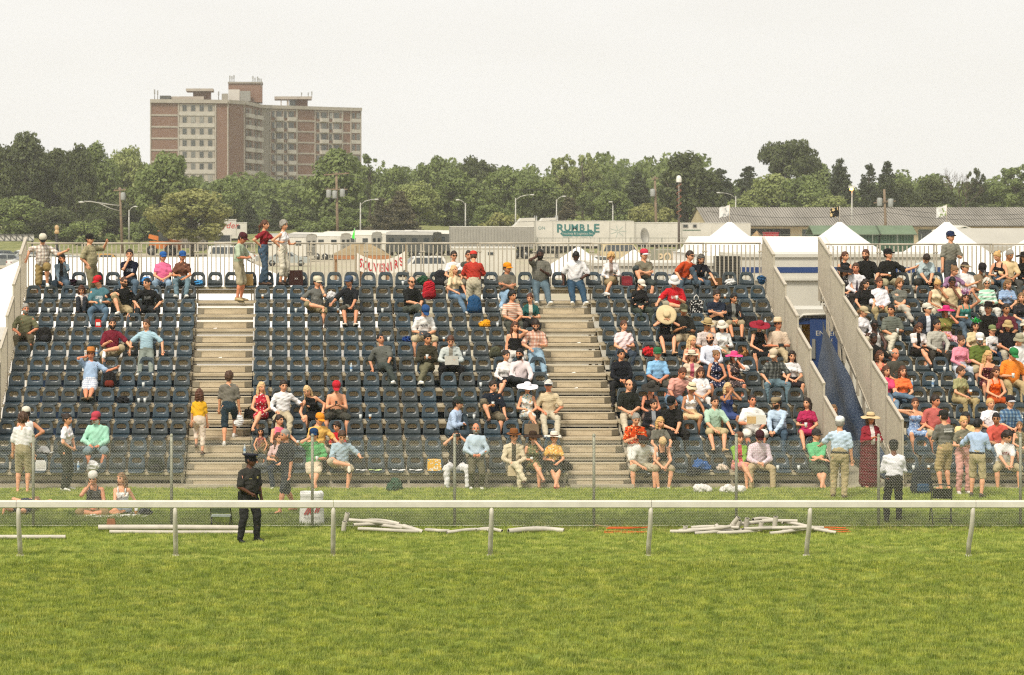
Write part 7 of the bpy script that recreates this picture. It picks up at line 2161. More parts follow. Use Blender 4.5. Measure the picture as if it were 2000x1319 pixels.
S(1411, 7, 'woman in white shirt and white sun hat', sex='f', top='dcdad6', sl='l', bc='a39880', hat='bucket', hatc='dcd4c4', hair='bob', hc='d', hy=-20, hp=18, arms=('lap', 'cup'))
S(1483, 7, 'woman in broad dark red hat and black dress', sex='f', top='1a191b', sl='n', dress='skirt', hat='wide', hatc='8a1e2e', hair='short', hc='b', hp=18, hy=4, arms=('lap', 'cup'), k=.98)
S(1520, 7, 'man in straw hat and pale peach shirt with a camera', top='d2bda6', bc='b8a684', hat='fedora', hatc='d3bfa0', hatb='a88a64', hy=22, hp=-8, arms=('cup', 'cup'), sit='crossl', skin='r', k=1.02)
S(1351, 6, 'blonde woman in red patterned dress below the tan fedora', sex='f', top='floral:b06a58,dcc0a0,8a3a38', sl='n', dress='skirt', hair='long', hc='w', hy=40, arms=('lap', 'lap'))
S(1388, 6, 'man in crisp white shirt smiling to his right', top='d5d9e4', sl='l', bc='3c4652', hair='fringe', hc='d', hy=-26, arms=('lap', 'lap'), beard='d', k=1.04)
S(1513, 5, 'man in black and white plaid shirt and beige cap', top='plaid:4a4c48,8a8c86,26282a', bc='denim:5c7078', hat='cap', hatc='c6b49a', hy=-28, hp=18, arms=('knee', 'knee'), sit='wide', lean=10, k=1.03)
S(1547, 5, 'dark-haired woman in white T-shirt and black skirt near the railing', sex='f', top='dad6d4', bot='skirt', bc='241e22', hair='long', hc='d', arms=('lap', 'lap'), hp=8, shoes=None)
S(1213, 5, 'man in black and white track jacket at the right aisle', top='1b1c22', sl='l', bc='252526', hair='short', hc='k', skin='b', arms=('lap', 'lap'), hy=14, sit='wide', shoes='2a2420')
S(1284, 5, 'man in sky blue T-shirt and green cap', top='86b4d8', bot='short', bc='4c4a42', hat='cap', hatc='2e6440', hair='short', hc='g', hy=4, arms=('lap', 'lap'), skin='r')
S(1351, 5, 'woman in cream sun hat with long light brown hair', sex='f', top='open:cdbca4,b05a6a', sl='l', bot='skirt', bc='b89a8c', hat='straw', hatc='d8ccb4', hatb='3a2c26', hair='long', hc='l', arms=('cup', 'lap'), hy=6)
S(1399, 5, 'woman in navy floral dress with dark hair band', sex='f', top='floral:1c2038,d8d4d8,5a5c74', sl='n', dress='skirt', hair='bun', hc='l', hy=28, arms=('lap', 'lap'), skin='c')
S(1434, 5, 'woman in bright pink sun hat drinking from a cup', sex='f', top='floral:3c3436,b8a090,7a6460', sl='n', dress='skirt', hat='sun', hatc='dc4a80', hair='bob', hc='r', arms=('folded', 'mouth'), skin='r')
S(1316, 4, 'man in salmon polo leaning far over to his left', top='vstripe:cf8a7a,dca99c', bc='denim:5f7486', hair='short', hc='r', side=14, lean=26, hp=14, hy=22, arms=('down', (.34, -.34, .10)), skin='r', w=1.12)
S(1368, 4, 'woman in white embroidered blouse with red-brown hair', sex='f', w=1.18, top='dedcdc', bc='d2cec8', hair='bob', hc='r', hp=16, arms=('lap', 'lap'))
S(1228, 3, 'balding man in black polo and beige trousers at the aisle', top='22241f', bc='c2b59c', hair='fringe', hc='b', hy=24, arms=('lap', 'lap'), sit='fwd', k=1.04, shoes='3a3028')
S(1270, 3, 'woman in dark sun hat and coral strapped top', sex='f', top='2c2426', tank=True, sl='n', bc='6a5a52', hat='sun', hatc='33302c', hair='short', hc='b', hp=20, arms=('lap', 'lap'), skin='r')
S(1349, 3, 'woman in cream cloche hat and white sleeveless top', sex='f', top='e0dcd8', tank=True, sl='n', bot='skirt', bc='d0b48a', hat='bucket', hatc='d9c8a4', hatb='2a2420', hair=None, hy=30, hp=12, skin='d', arms=('lap', (.30, -.30, .2)))
S(1421, 3, 'blonde woman in blue dress with hands at her mouth', sex='f', top='3a4a78', tank=True, sl='n', bot='skirt', bc='3a4a78', hair='bob', hc='w', hy=26, arms=('mouth', 'mouth'), skin='d')
S(1470, 2, 'man in white shirt and shorts holding up a racing paper', top='dedcd6', bot='short', bc='dad6cc', hair='buzz', hc='d', hp=-4, hy=14, arms=('read', 'thigh'), w=1.25, k=1.05, skin='r', lean=2)
S(1521, 2, 'man in pale blue shirt and tan flat cap in profile', top='b4c6d8', sl='l', bc='denim:3c4c5a', hat='flatcap', hatc='8a7a60', hair='full', hc='k', yaw=-30, hy=-22, lean=20, arms=('clasp', 'clasp'), sit='wide', beard='d')
S(1577, 2, 'woman in magenta dress by the right-hand railing', sex='f', top='a82a52', dress='skirt', hair='bob', hc='d', hy=-34, hp=-6, arms=('cup', 'lap'), sit='seat', shoes=None, yaw=-8)
S(1276, 2, 'woman in black cardigan over floral top with tied dark hair', sex='f', top='open:1f1e22,8a8c90', sl='l', bc='55524c', hair='bun', hc='d', hy=24, arms=('cup', 'lap'), w=1.12)
S(1312, 2, 'heavy man in black shirt and black cap', top='201f1e', bc='262422', hat='cap', hatc='1c1b1b', hair='short', hc='g', hy=-24, hp=16, arms=('lap', 'clasp'), sit='right', lean=16, w=1.2, k=1.05)
S(1395, 2, 'man in mint polo and khaki shorts holding a small box', top='a8c2ac', bot='short', bc='b8a780', hc='d', hy=14, arms=('knees', (.36, -.36, .10)), sit='seat', shoes='c8a070', k=1.04, lean=10)
S(1241, 1, 'man in orange floral shirt with a camera strap', top='floral:c8491e,3a2018,e2b078', bot='short', bc='dcd6ca', hair='short', hc='g', hp=18, hy=10, arms=('chest', 'chest'), sit='low', shoes='b0b0ac', k=1.03)
S(1287, 1, 'blonde woman in grey polo and glasses leaning forward', sex='f', top='6d6b60', bot='short', bc='a49c90', hair='bob', hc='y', hy=24, lean=20, arms=('knees', (.20, -.42, .22)), shoes=None)
S(1253, 0, 'man in white polo with his head bowed, forearms on his knees', top='d4d2cc', bot='short', bc='b0a78e', hair='full', hc='d', hp=46, lean=24, arms=('knees', 'knee'), sit='wide', shoes='2c2a28', k=1.02)
S(1291, 0, 'woman in dark sleeveless top with her head down', sex='f', top='1f1d22', tank=True, sl='n', bot='short', bc='a8987c', hair='short', hc='w', hp=44, lean=24, arms=('clasp', 'clasp'), sit='sit', shoes='dedcd8', k=1.0)
S(1444, 0, 'woman in lime green jacket and pink skirt at the fence post', sex='f', top='open:7ea63a,b8404a', sl='l', bot='skirt', bc='d8908a', hat='capback', hatc='6a4a3a', hair='bob', hc='b', hy=20, arms=('folded', 'folded'), sit='crossl', shoes=None)
S(1482, 0, 'man in pink checked shirt and dark red cap, head lowered', top='check:ddd0d6,c8a8b4', sl='l', bc='b09c78', hat='cap', hatc='3a1c22', shades=True, hp=24, arms=('lap', 'lap'), sit='wide', lean=12, shoes='6a4a38', k=1.03)
S(1597, 0, 'man in green T-shirt and grey shorts lounging with folded arms', top='62b47c', bot='short', bc='4a5040', hat='cap', hatc='3a3634', hy=26, arms=('folded', 'folded'), sit='ankles', lean=-8, w=1.05, shoes='2a2622')
G(1627, 0, 'dark blonde woman in black blazer entering through the walkway gap', d=58.6, yaw=0, sex='f', top='open:1b181c,c89a80', sl='l', bc='22201f', hair='long', hc='l', arms=('hang', 'hang'), k=.98, stand='walk')
# ---- far stand
S(1650, 12, 'woman in black sleeveless top with folded arms and auburn ponytail', sex='f', top='1b191b', sl='n', bc='26242c', hair='pony', hc='r', hy=34, arms=('crossed', 'crossed'), k=.98)
S(1692, 12, 'heavy man in black polo with a long dark ponytail', top='1c1b1a', bc='33342e', hair='pony', hc='r', hy=-34, arms=('knee', 'knee'), w=1.25, k=1.04, beard='b')
S(1736, 12, 'man in black T-shirt and backwards black cap gesturing to his left', top='1e1d1b', bot='short', bc='a39a7c', hat='cap', hatc='1b1a1a', hy=44, hp=-12, arms=('cup', 'out'), w=1.15, k=1.04)
S(1805, 12, 'man in pale blue printed T-shirt with his head bowed', top='print:a8b6b8,3a4044', bot='short', bc='33322e', hair='short', hc='d', hp=46, lean=20, arms=('clasp', 'clasp'), sit='wide', w=1.2, k=1.04)
G(1856, 0, 'tall man in grey T-shirt and navy cap standing at the back railing', d=Yr(12) - .25, z=TREAD(12), top='7f7c70', bc='4a4c4a', hat='cap', hatc='232c48', hy=12, hp=-8, arms=('hang', 'cup'), k=1.04, w=1.06, yaw=10)
S(1970, 12, 'older man in cream shirt behind the blonde woman', top='d8bf94', bc='4c4a46', hair='short', hc='g', hp=16, hy=20, skin='d', arms=('lap', 'lap'), k=1.04)
S(1951, 12, 'blonde woman in black tank top holding a drink', sex='f', top='1d1b1f', tank=True, sl='n', bc='denim:4a5864', hair='bun', hc='y', hy=-34, hp=20, arms=('cup', 'lap'), yaw=-24, k=1.0)
S(2000, 12, 'woman in black dress and dark hat cut off by the picture edge', sex='f', top='181718', sl='l', dress='skirt', hat='sun', hatc='241e1c', hair='long', hc='b', arms=('lap', 'lap'))
S(1648, 11, 'woman in black floppy hat and black and white print top', sex='f', top='floral:262426,d8d0cc,8a8480', sl='n', dress='skirt', hat='sun', hatc='262426', hair='bob', hc='b', hy=20, hp=16, arms=('lap', 'lap'))
S(1672, 11, 'man in white shirt and dark striped tie', top='dcd8da', sl='l', bc='33302e', hair='short', hc='b', tie='2c1e34', hy=-14, skin='r', arms=('lap', 'lap'), k=1.03)
S(1884, 11, 'man in white polo and brown visor laughing', top='dcd9d6', bc='8a8478', hat='visor', hatc='8a7a60', hair='short', hc='d', hy=36, arms=('lap', 'lap'), w=1.12)
S(1859, 11, 'woman in purple top pointing across her neighbours', sex='f', top='93708e', bc='4a4648', hair='bun', hc='l', hy=32, hp=14, lean=18, arms=('lap', 'out'))
S(1917, 11, 'man in brown T-shirt and dark cap drinking', top='8a775e', bc='4c4a48', hat='cap', hatc='262022', hp=28, arms=('lap', 'mouth'), skin='d')
S(1688, 10, 'woman in black T-shirt with long dark hair looking aside', sex='f', w=1.12, top='201f1f', bc='4a483e', hair='long', hc='d', hy=42, hp=10, arms=('knee', 'knee'))
S(1717, 10, 'heavy woman in long-sleeved white top and khaki trousers', sex='f', w=1.35, top='dad6da', sl='l', bc='a8966e', hair='bun', hc='r', hy=12, hp=6, arms=('lap', 'lap'), k=1.0, skin='r')
S(1757, 10, 'older woman in checked blouse and glasses with crossed legs', sex='f', w=1.15, top='check:7a7a70,4c4e4a', bc='b8b0a0', hair='curly', hc='l', hy=10, arms=('folded', 'folded'), sit='crossl', shoes='5a463a')
S(1829, 10, 'woman in cream sleeveless top with a hand near her face', sex='f', top='d6c6a4', sl='n', bc='c8bda4', hair='bun', hc='y', hp=26, hy=10, arms=('lap', 'mouth'), skin='d')
S(1859, 10, 'man in cream short-sleeved shirt touching his chin', top='d3c09a', bc='a39678', hair='buzz', hc='k', skin='e', hp=20, arms=('lap', 'chin'))
S(1928, 10, 'white-haired woman in mint green and white sweater', sex='f', w=1.15, top='band:a2cdb4,dcdcd4', sl='l', bc='cfcabf', hair='curly', hc='h', shades=True, hy=-12, arms=('cup', 'cup'), skin='a')
S(1967, 10, 'woman in pale blue striped polo with papers on her lap', sex='f', top='stripe:9db2cc,7c94b8', bc='2f3440', hair='bob', hc='l', hy=18, hp=14, arms=('lap', 'lap'))
S(1886, 9, 'woman in teal halter top lifting a pink feathered headdress', sex='f', w=1.1, top='3f7f74', tank=True, sl='n', bc='denim:4c5a66', hat='feathers', hatc='dcc8d8', hatb='c04aa0', hair='bob', hc='b', arms=('cup', 'up'), sit='fwd', skin='c')
S(1684, 8, 'woman in beige cap and white long-sleeved top', sex='f', top='dad6d8', sl='l', bc='6a6458', hat='cap', hatc='b8a684', hair='pony', hc='l', hy=30, hp=14, arms=('lap', 'lap'), yaw=20)
S(1742, 8, 'man in grey T-shirt and cream trousers holding a cup', top='666a60', bc='c6bfaa', hair='short', hc='k', skin='b', hy=-36, arms=('lap', 'cup'), sit='crossr', w=1.1, k=1.02)
S(1812, 8, 'man in navy jacket and white cap looking up', top='open:23272f,c8ccd4', sl='l', bc='2c3036', hat='cap', hatc='cfc8b8', shades=True, hy=38, hp=-10, arms=('lap', 'lap'))
S(1848, 8, 'woman in magenta sun hat and olive blouse drinking', sex='f', top='7d7a40', bot='capri', bc='floral:d8a8b0,b84a6a,e8d8d8', hat='sun', hatc='c22a6c', hair='bob', hc='l', arms=('lap', 'mouth'), hy=6, skin='r')
S(1931, 8, 'man in black shirt and black cowboy hat', top='1c1815', sl='l', bc='262220', hat='cowboy', hatc='1e1516', hair='short', hc='g', hy=-34, hp=-8, arms=('lap', 'lap'), k=1.05, skin='r')
S(1708, 7, 'man in white tank top with dark skin and shaded eyes', top='d6d2ce', tank=True, sl='n', bot='short', bc='b0a48c', hair='buzz', hc='k', skin='f', shades=True, arms=('lap', 'knee'), hp=8, sit='onel')
S(1706, 6, 'young man in black T-shirt behind the railing', top='1f1d1b', bc='33363a', hair='buzz', hc='k', skin='f', hy=20, arms=('lap', 'low'))
S(1793, 7, 'woman in white cardigan and black skirt checking her hands', sex='f', top='open:dad4d2,1d1b1d', bot='skirt', bc='26221f', hair='long', hc='r', hp=30, hy=8, arms=('folded', 'cup'), sit='crossl', shoes='2a2420')
S(1829, 7, 'man in pale grey shirt with a paper on his knee', top='check:b4b0a4,a09c90', sl='l', bc='3c3832', hair='short', hc='k', hy=30, arms=('lap', 'knee'), skin='c')
S(1905, 7, 'person with a bright green tinsel wig', sex='f', top='c9b890', bc='8a8474', hat='tinsel', hatc='1fae48', hatb='b89ac8', hair='bob', hc='d', arms=('lap', 'lap'), hp=10)
S(1938, 7, 'child in green and tan cap with a camera on the chest', sex='k', k=.82, top='print:d8d4d2,6a6668', bc='2c3a50', hat='cap', hatc='7a8458', hatb='a89a70', hair='short', hc='b', hy=10, arms=('lap', 'chest'))
S(1968, 7, 'woman in black top and tan flowered sun visor hat', sex='f', w=1.2, top='1c1a1e', bc='b4ac98', hat='bucket', hatc='b39a6c', hair='bob', hc='d', hp=10, arms=('lap', 'lap'), skin='c')
S(1876, 6, 'woman in pink long-sleeved top with hair tied up', sex='f', top='d98a9a', sl='l', bc='b8bcc4', hair='bun', hc='b', hy=32, hp=8, arms=('lap', 'cup'))
S(1914, 6, 'man in olive polo and white cap with a goatee', top='5c6a30', bot='short', bc='b0a282', hat='cap', hatc='dcd8d4', shades=True, beard='g', hy=-10, hp=10, arms=('lap', 'cup'), w=1.15, k=1.04)
S(1991, 6, 'man in white shirt and grey bucket hat at the picture edge', top='d9d8d8', sl='l', bc='8a8474', hat='bucket', hatc='9a947c', hy=-10, hp=14, arms=('lap', 'lap'), w=1.1)
S(1718, 5, 'woman with copper hair in coral halter top', sex='f', top='d0685a', tank=True, sl='n', bc='8a7a70', hair='bob', hc='r', hy=36, arms=('lap', 'lap'))
S(1748, 5, 'grey-haired man in dark grey shirt with a camera strap', top='4c4a42', bc='7a7260', hair='fringe', hc='g', hy=22, arms=('lap', 'cup'), skin='r', k=1.04)
S(1929, 5, 'blonde woman in burgundy floral dress', sex='f', top='floral:4a1c26,b89078,7a3a3c', tank=True, sl='n', dress='skirt', hair='long', hc='y', hy=30, hp=6, arms=('lap', 'lap'))
S(1976, 5, 'man in bright orange polo and green cap', top='e2812e', bc='b09c74', hat='cap', hatc='2f7a44', hp=26, hy=14, arms=('cup', 'side'), w=1.25, k=1.06)
S(1730, 4, 'woman in hot pink T-shirt and jeans by the railing', sex='f', top='d8486e', bc='denim:6a7e90', hair='bob', hc='r', hy=28, arms=('lap', 'knee'), sit='fwd')
S(1763, 4, 'woman in bright orange T-shirt with crossed legs', sex='f', top='ea7440', bc='denim:55687a', hair='bob', hc='r', hy=10, arms=('knees', 'lap'), sit='figl', shoes='cfcac4')
S(1876, 4, 'woman in olive blouse holding a beer, seen in profile', sex='f', top='98946a', bc='a6946a', hair='short', hc='b', yaw=24, hy=36, arms=('lap', 'cup'), k=.98)
S(1944, 4, 'woman in vivid orange halter top and orange skirt', sex='f', top='dd5a14', tank=True, sl='n', bot='skirt', bc='a8481e', hair='long', hc='r', hp=14, hy=10, arms=('lap', 'lap'), shoes=None)
S(1788, 2, 'young woman in blue floral sundress with a hand behind her neck', sex='f', top='floral:8aa0c0,dcdce0,4a5c84', tank=True, sl='n', dress='skirt', hair='bun', hc='r', hy=-8, arms=((-.18, .02, .62), 'lap'), shoes=None, skin='a')
S(1826, 2, 'man in salmon red polo and beige shorts looking aside', top='b5605a', bot='short', bc='b8a888', hc='d', hy=38, arms=('thigh', 'thigh'), w=1.15, k=1.05, skin='r')
S(1934, 2, 'woman with short fair hair in white T-shirt', sex='f', w=1.15, top='dad6d8', bc='4a4848', hair='short', hc='y', hy=20, hp=-4, arms=('lap', 'lap'))
S(1973, 2, 'man in blue plaid shirt and dark cap', top='plaid:4a6a8c,9ab0b8,2c3a50', bc='33302e', hat='cap', hatc='262428', hatb='b8b8bc', hy=16, arms=('lap', 'lap'), w=1.1)
S(1886, 1, 'man in pale yellow shirt half hidden by the group at the fence', top='dcc08a', bc='8a8474', hair='short', hc='k', hy=28, skin='e', arms=('lap', 'lap'))
S(1952, 1, 'man in coral polo with his head tilted', top='c2574a', bc='denim:5a6c7c', hair='buzz', hc='k', hy=-20, hp=12, skin='d', arms=('lap', 'lap'), side=-6)
S(1960, 0, 'man in white printed T-shirt and khaki shorts at the far right', top='print:dcd8d6,8a3038', bot='short', bc='ada07e', hair='full', hc='d', hy=36, hp=18, lean=14, arms=('clasp', 'clasp'), sit='wide', shoes='cfcac2', k=1.04)
S(1992, 1, 'girl in patterned dress at the picture edge', sex='f', k=.8, top='floral:7a7258,b8a888,5a4a38', sl='n', dress='skirt', hair='bun', hc='l', hy=-20, arms=('lap', 'lap'))
S(2003, 7, 'person in pale ribbed sun hat at the picture edge, behind the white shirt', sex='f', top='c8c0b0', bc='8a8474', hat='bucket', hatc='stripe:d4ccb8,b8ae98', hair='bob', hc='d', arms=('lap', 'lap'))
S(1996, 9, 'woman in dark top at the picture edge, ninth row', sex='f', top='2a282c', bc='5a6674', hair='bob', hc='l', hy=-20, arms=('lap', 'cup'))
S(1965, 8, 'man in maroon shirt beside the black cowboy hat', top='5a2630', bc='4a4844', hair='short', hc='d', hy=10, arms=('lap', 'lap'), skin='d')
# ---- people standing behind the fence, right
G(1640, 974, 'man in pale blue shirt and cargo trousers walking away, white cap', yaw=160, stand='relax', top='b7c8d8', bc='ab9a72', tuck=True, hat='cap', hatc='dcdcda', hair='short', hc='g', arms=('hang', 'low'), w=1.15, k=1.03, shoes='5a4a38')
G(1699, 952, 'woman in dark red jacket and skirt with a flowered straw hat', yaw=12, sex='f', top='open:8a2a34,d8cdc8', sl='l', bot='maxi', bc='5c1420', hat='sun', hatc='ccb388', hatb='5a3a24', hair='bob', hc='r', arms=('chest', 'cup'), w=1.25, k=.98, shoes='a87a58', skin='r')
G(1746, 1018, 'guard in white shirt and black trousers standing with his back turned', yaw=176, stand='relax', top='dedce0', sl='l', bc='1a181b', tuck=True, hair='buzz', hc='k', skin='e', hat='capback', hatc='1c1a1c', arms=('chest', 'chest'), w=1.1, k=.96, shoes='161416', d=50.1)
G(1845, 957, 'man in grey T-shirt with lettering on his back and khaki shorts', yaw=-158, top='6d6b62', bot='short', bc='b09a6c', hat='cap', hatc='2a2826', hair='buzz', hc='d', arms=('cup', 'cup'), w=1.08, shoes=None)
G(1881, 965, 'blonde woman in grey top and pink trousers with a shoulder bag', yaw=8, sex='f', top='7a7562', bc='d29a90', hair='bun', hc='y', arms=('cup', 'cup'), k=1.0, shoes='d0c8c0')
G(1909, 972, 'man in pale blue shirt and khaki shorts with his back half turned', yaw=150, stand='relax', top='a8bcd8', sl='l', bot='short', bc='b5a47c', tuck=True, hair='short', hc='k', hy=-30, arms=('cup', 'low'), shoes='3a2e26', k=1.0)
G(560, 1000, 'barefoot man in dark shirt and long dark shorts walking to the left', yaw=-58, stand='walk', top='23272e', bot='short', bc='2a2f34', hair='buzz', hc='g', arms=('chest', 'hang'), shoes=None, skin='c', k=1.02, d=51.6)
G(486, 1058, 'police officer in black uniform and peaked cap before the chain link fence', yaw=36, stand='apart', top='33322e', sl='s', bc='2a2a29', tuck=True, hat='police', hatc='20222c', hatb='0e0e12', hair='buzz', hc='k', skin='5e3c2b', arms=('belt', 'hang'), hy=34, w=1.25, k=.975, shoes='121214')
# the man asleep on the grass
o, j = person((xat(46, 51.2), 51.2, .13), 0, 'sunburnt man in swimming shorts lying face down on the grass', stand='stand', top='bare', bot='short', bc='2a2c3c', hair='fringe', hc='l', shoes=None, arms=((-.45, -.1, 1.55), (.48, -.05, 1.60)), w=1.15, skin='a', legs=((-.16, 0, .085), (.18, .05, .085)), k=.95)
o.rotation_euler = (Matrix.Rotation(R(-14), 3, 'Z') @ Matrix.Rotation(R(-88), 3, 'X') @ Matrix.Rotation(R(180), 3, 'Z')).to_euler()
o.location = (xat(22, 51.0), 51.0, .12)
# ================================================================ belongings on the seats, things held, litter, pipes
def seat_pt(px, row, dy=0.0, dz=0.0):
 d = Yr(row) - .02 + dy
 return Vector((xat(px, d), d, PAN(row) - .018 + dz))
CUP_CLEAR = mat('c9cbc6', .25, .04, spec=.6, name='clear_cup_plastic'); BEER = mat('b87a3a', .3, name='beer'); CUP_W = mat('dcd8d0', .5, name='paper_cup')
def cup_me(beer):
 m = MB()
 if beer:
  m.lathe([(.001, 0), (.026, 0), (.033, .07)], 12, mi=1); m.lathe([(.033, .0702), (.038, .12), (.036, .12), (.032, .075), (.001, .075)], 12, mi=0)
 else: m.lathe([(.001, 0), (.027, 0), (.038, .12), (.036, .12), (.027, .01), (.001, .01)], 12)
 me = m.mesh('cup'); me.materials.append(CUP_CLEAR)
 if beer: me.materials.append(BEER)
 return me
CUPS = (cup_me(False), cup_me(True))
ROWL = ['front row', 'second row', 'third row', 'fourth row', 'fifth row', 'sixth row', 'seventh row', 'eighth row', 'ninth row', 'tenth row', 'eleventh row', 'twelfth row', 'top row']
def blockname(px):
 return 'left block' if px < 380 else 'middle block' if px < 1110 else 'right block' if px < 1600 else 'far stand'
cup_list = [(95, 10, 0), (119, 10, 0), (255, 9, 0), (280, 5, 0), (271, 4, 0), (283, 4, 0), (513, 11, 1), (578, 10, 0), (660, 10, 1), (747, 10, 0), (787, 12, 0), (759, 8, 0),
   (867, 8, 1), (972, 9, 0), (907, 7, 0), (939, 5, 0), (704, 3, 0), (723, 3, 1), (911, 3, 0), (926, 3, 0), (1519, 4, 0), (1519, 0, 0), (1560, 0, 0), (1784, 0, 0), (1814, 0, 1),
   (1845, 6, 0), (1416, 11, 1)]
seen = {}
for px, row, b in cup_list:
 o = obj('plastic_cup', CUPS[b], None, seat_pt(px, row, -.08)); o.rotation_euler.z = random.random()
 near = [q for q in cup_list if q[1] == row and q[2] == b and blockname(q[0]) == blockname(px)]
 pos = '' if len(near) == 1 else [', left one', ', right one', ', last one'][[q[0] for q in near].index(px)]
 tag(o, '%s plastic cup on a %s seat of the %s%s' % ('beer-filled' if b else 'clear empty', ROWL[row], blockname(px), pos), 'cup', 'cups left on the seats')
def bottle_me():
 m = MB()
 m.lathe([(.001, 0), (.03, 0), (.032, .02), (.031, .07), (.032, .13), (.03, .155), (.013, .19), (.013, .205)], 12, mi=0)
 m.lathe([(.0325, .07), (.0325, .125)], 12, mi=1); m.lathe([(.015, .2), (.015, .22), (.001, .22)], 10, mi=2)
 me = m.mesh('bottle')
 for x in (mat('b9c4c8', .15, .03, spec=.8, name='water_bottle_plastic'), mat('6f96c0', .5, name='bottle_label'), mat('e2e2e0', .4, name='bottle_cap')): me.materials.append(x)
 return me
BOT = bottle_me()
for px, row, lab in ((686, 6, 'water bottle standing on a middle block seat'), (189, 7, 'water bottle beside the man in maroon polo'), (1781, 5, 'water bottle next to the woman in orange T-shirt'),
      (1822, 5, 'water bottle alone on a far stand seat'), (1495, 9, 'water bottle beside the black cooler bag'), (143, 0, 'left of two bottles on a front row seat'), (153, 0, 'right of two bottles on a front row seat')):
 tag(obj('water_bottle', BOT, None, seat_pt(px, row, -.06)), lab, 'bottle', 'water bottles')
d_ = Yr(2) - .3
tag(obj('water_bottle', BOT, None, (xat(478, d_), d_, TREAD(2))), 'water bottle left on the aisle step by the girl in yellow', 'bottle', 'water bottles')

def tote(name, p, w_, h, d, spec, label, cat='bag', rz=0, handles=True, lean=0, logo=None, hcol=None):
 g = empty(name, p, R(rz)); tag(g, label, cat)
 m = MB(); n = 4
 hw, hd_ = w_ / 2, d / 2
 prof = [(1.0, 0), (1.02, .3), (.97, .7), (.93, 1.0)]
 v = []; f = []
 for s, t in prof:
  for x, y in ((-1, -1), (0, -1.08), (1, -1), (1.03, 0), (1, 1), (0, 1.05), (-1, 1), (-1.03, 0)):
   v.append((x * hw * s, y * hd_ * s * (1 - .35 * t), h * t + random.uniform(-.008, .008) * (t > .5)))
 for j in range(3):
  for k in range(8): f.append((j * 8 + k, j * 8 + (k + 1) % 8, (j + 1) * 8 + (k + 1) % 8, (j + 1) * 8 + k))
 f.append(tuple(range(8))[::-1]); f.append(tuple(24 + k for k in range(8)))
 m.add(v, f, 0, False)
 m.build('bag_body', cloth(spec), g)
 if handles:
  for y in (-.5, .5):
   pts = [(-hw * .4, y * hd_, h * .97), (-hw * .32, y * hd_, h * 1.25), (0, y * hd_, h * 1.38), (hw * .32, y * hd_, h * 1.25), (hw * .4, y * hd_, h * .97)]
   MB().tube(pts, .008, 6).build('handle', cloth(hcol or spec.split(':')[-1].split(',')[-1]), g)
 if logo:
  text_part('lettering', logo[0], logo[1], mat(logo[2], .5, name='bag_print'), g, Matrix.Translation((0, -hd_ * 1.06 * 1.0 - .004, h * .45)) @ FACE_CAM, .001)
 return g
def backpack(p, spec, label, w_=.3, h=.42, d=.18, rz=0, trim='2a2a2c'):
 g = empty('backpack', p, R(rz)); tag(g, label, 'backpack')
 fd = Field((-w_ / 2, -d / 2, 0), (w_ / 2, d / 2, h), .02)
 fd.cap(V3(-w_ * .22, 0, h * .2), V3(-w_ * .18, 0, h * .75), d * .55, d * .45, .04); fd.cap(V3(w_ * .22, 0, h * .2), V3(w_ * .18, 0, h * .75), d * .55, d * .45, .04)
 fd.cap(V3(0, 0, h * .2), V3(0, 0, h * .8), d * .55, d * .45, .04); fd.folds(.006, len(label))
 v, f = fd.mesh(); me = mesh_from('pack_body', v, f, smooth=True); me.materials.append(cloth(spec)); obj('pack_body', me, g)
 fd = Field((-w_ * .4, -d, 0), (w_ * .4, 0, h * .55), .02)
 fd.cap(V3(-w_ * .2, -d * .5, h * .18), V3(w_ * .2, -d * .5, h * .18), .06, .06, .02); fd.cap(V3(-w_ * .18, -d * .5, h * .32), V3(w_ * .18, -d * .5, h * .32), .06, .06, .04)
 v, f = fd.mesh(); me = mesh_from('front_pocket', v, f, smooth=True); me.materials.append(cloth(trim)); obj('front_pocket', me, g)
 MB().tube([(-.04, 0, h * .95), (-.03, 0, h * 1.05), (.03, 0, h * 1.05), (.04, 0, h * .95)], .008, 6).build('grab_handle', cloth(trim), g)
 return g
tote('shopping_bag', seat_pt(578, 12), .36, .40, .16, '3a2420', 'dark brown shopping bag with pale letters on a top row seat', logo=('XX', .07, 'd8d0c8'), handles=False, rz=8)
tote('paper_bag', seat_pt(485, 12, -.02), .26, .30, .12, 'b4915c', 'tan paper bag on a top row seat by the aisle', handles=False)
bundle('plastic_bag', seat_pt(286, 12, -.02), .17, .14, .22, '3f86c4', 'bright blue plastic bag on the seat left of the woman in pink', 'bag', 3)
bundle('plastic_bag', seat_pt(388, 12, -.02), .15, .13, .13, '3f86b8', 'small blue plastic bag on the seat left of the aisle', 'bag', 4)
backpack(seat_pt(838, 11, -.02), 'b01f2c', 'red hiking backpack leaning on a seat', .36, .50, .2, rz=14, trim='8a1822')
backpack(seat_pt(860, 12, -.03), '26262a', 'black backpack behind the red hiking backpack', .3, .42, .2)
bundle('jacket', seat_pt(826, 12, -.02), .2, .14, .26, '2c4a34', 'dark green jacket bundled on a top row seat', 'jacket', 6)
backpack(seat_pt(926, 10, -.04), '234a70', 'blue backpack with a folded paper, on the seat before the man in red', .34, .46, .22, trim='1d3f60')
bundle('towel', seat_pt(950, 9, -.02), .26, .14, .17, 'e09a1c', 'yellow-orange cloth bundle on a middle block seat', 'cloth', 8)
backpack(seat_pt(88, 8, -.02), '22201f', 'black backpack beside the man in olive shirt', .3, .36, .2)
backpack(seat_pt(214, 5, -.02), '1f1d1d', 'black backpack beside the man in orange hat', .28, .38, .2, trim='6a2a20')
bundle('shoulder_bag', seat_pt(240, 4, -.04), .2, .16, .15, '232325', 'flat black bag with papers in the left block', 'bag', 9)
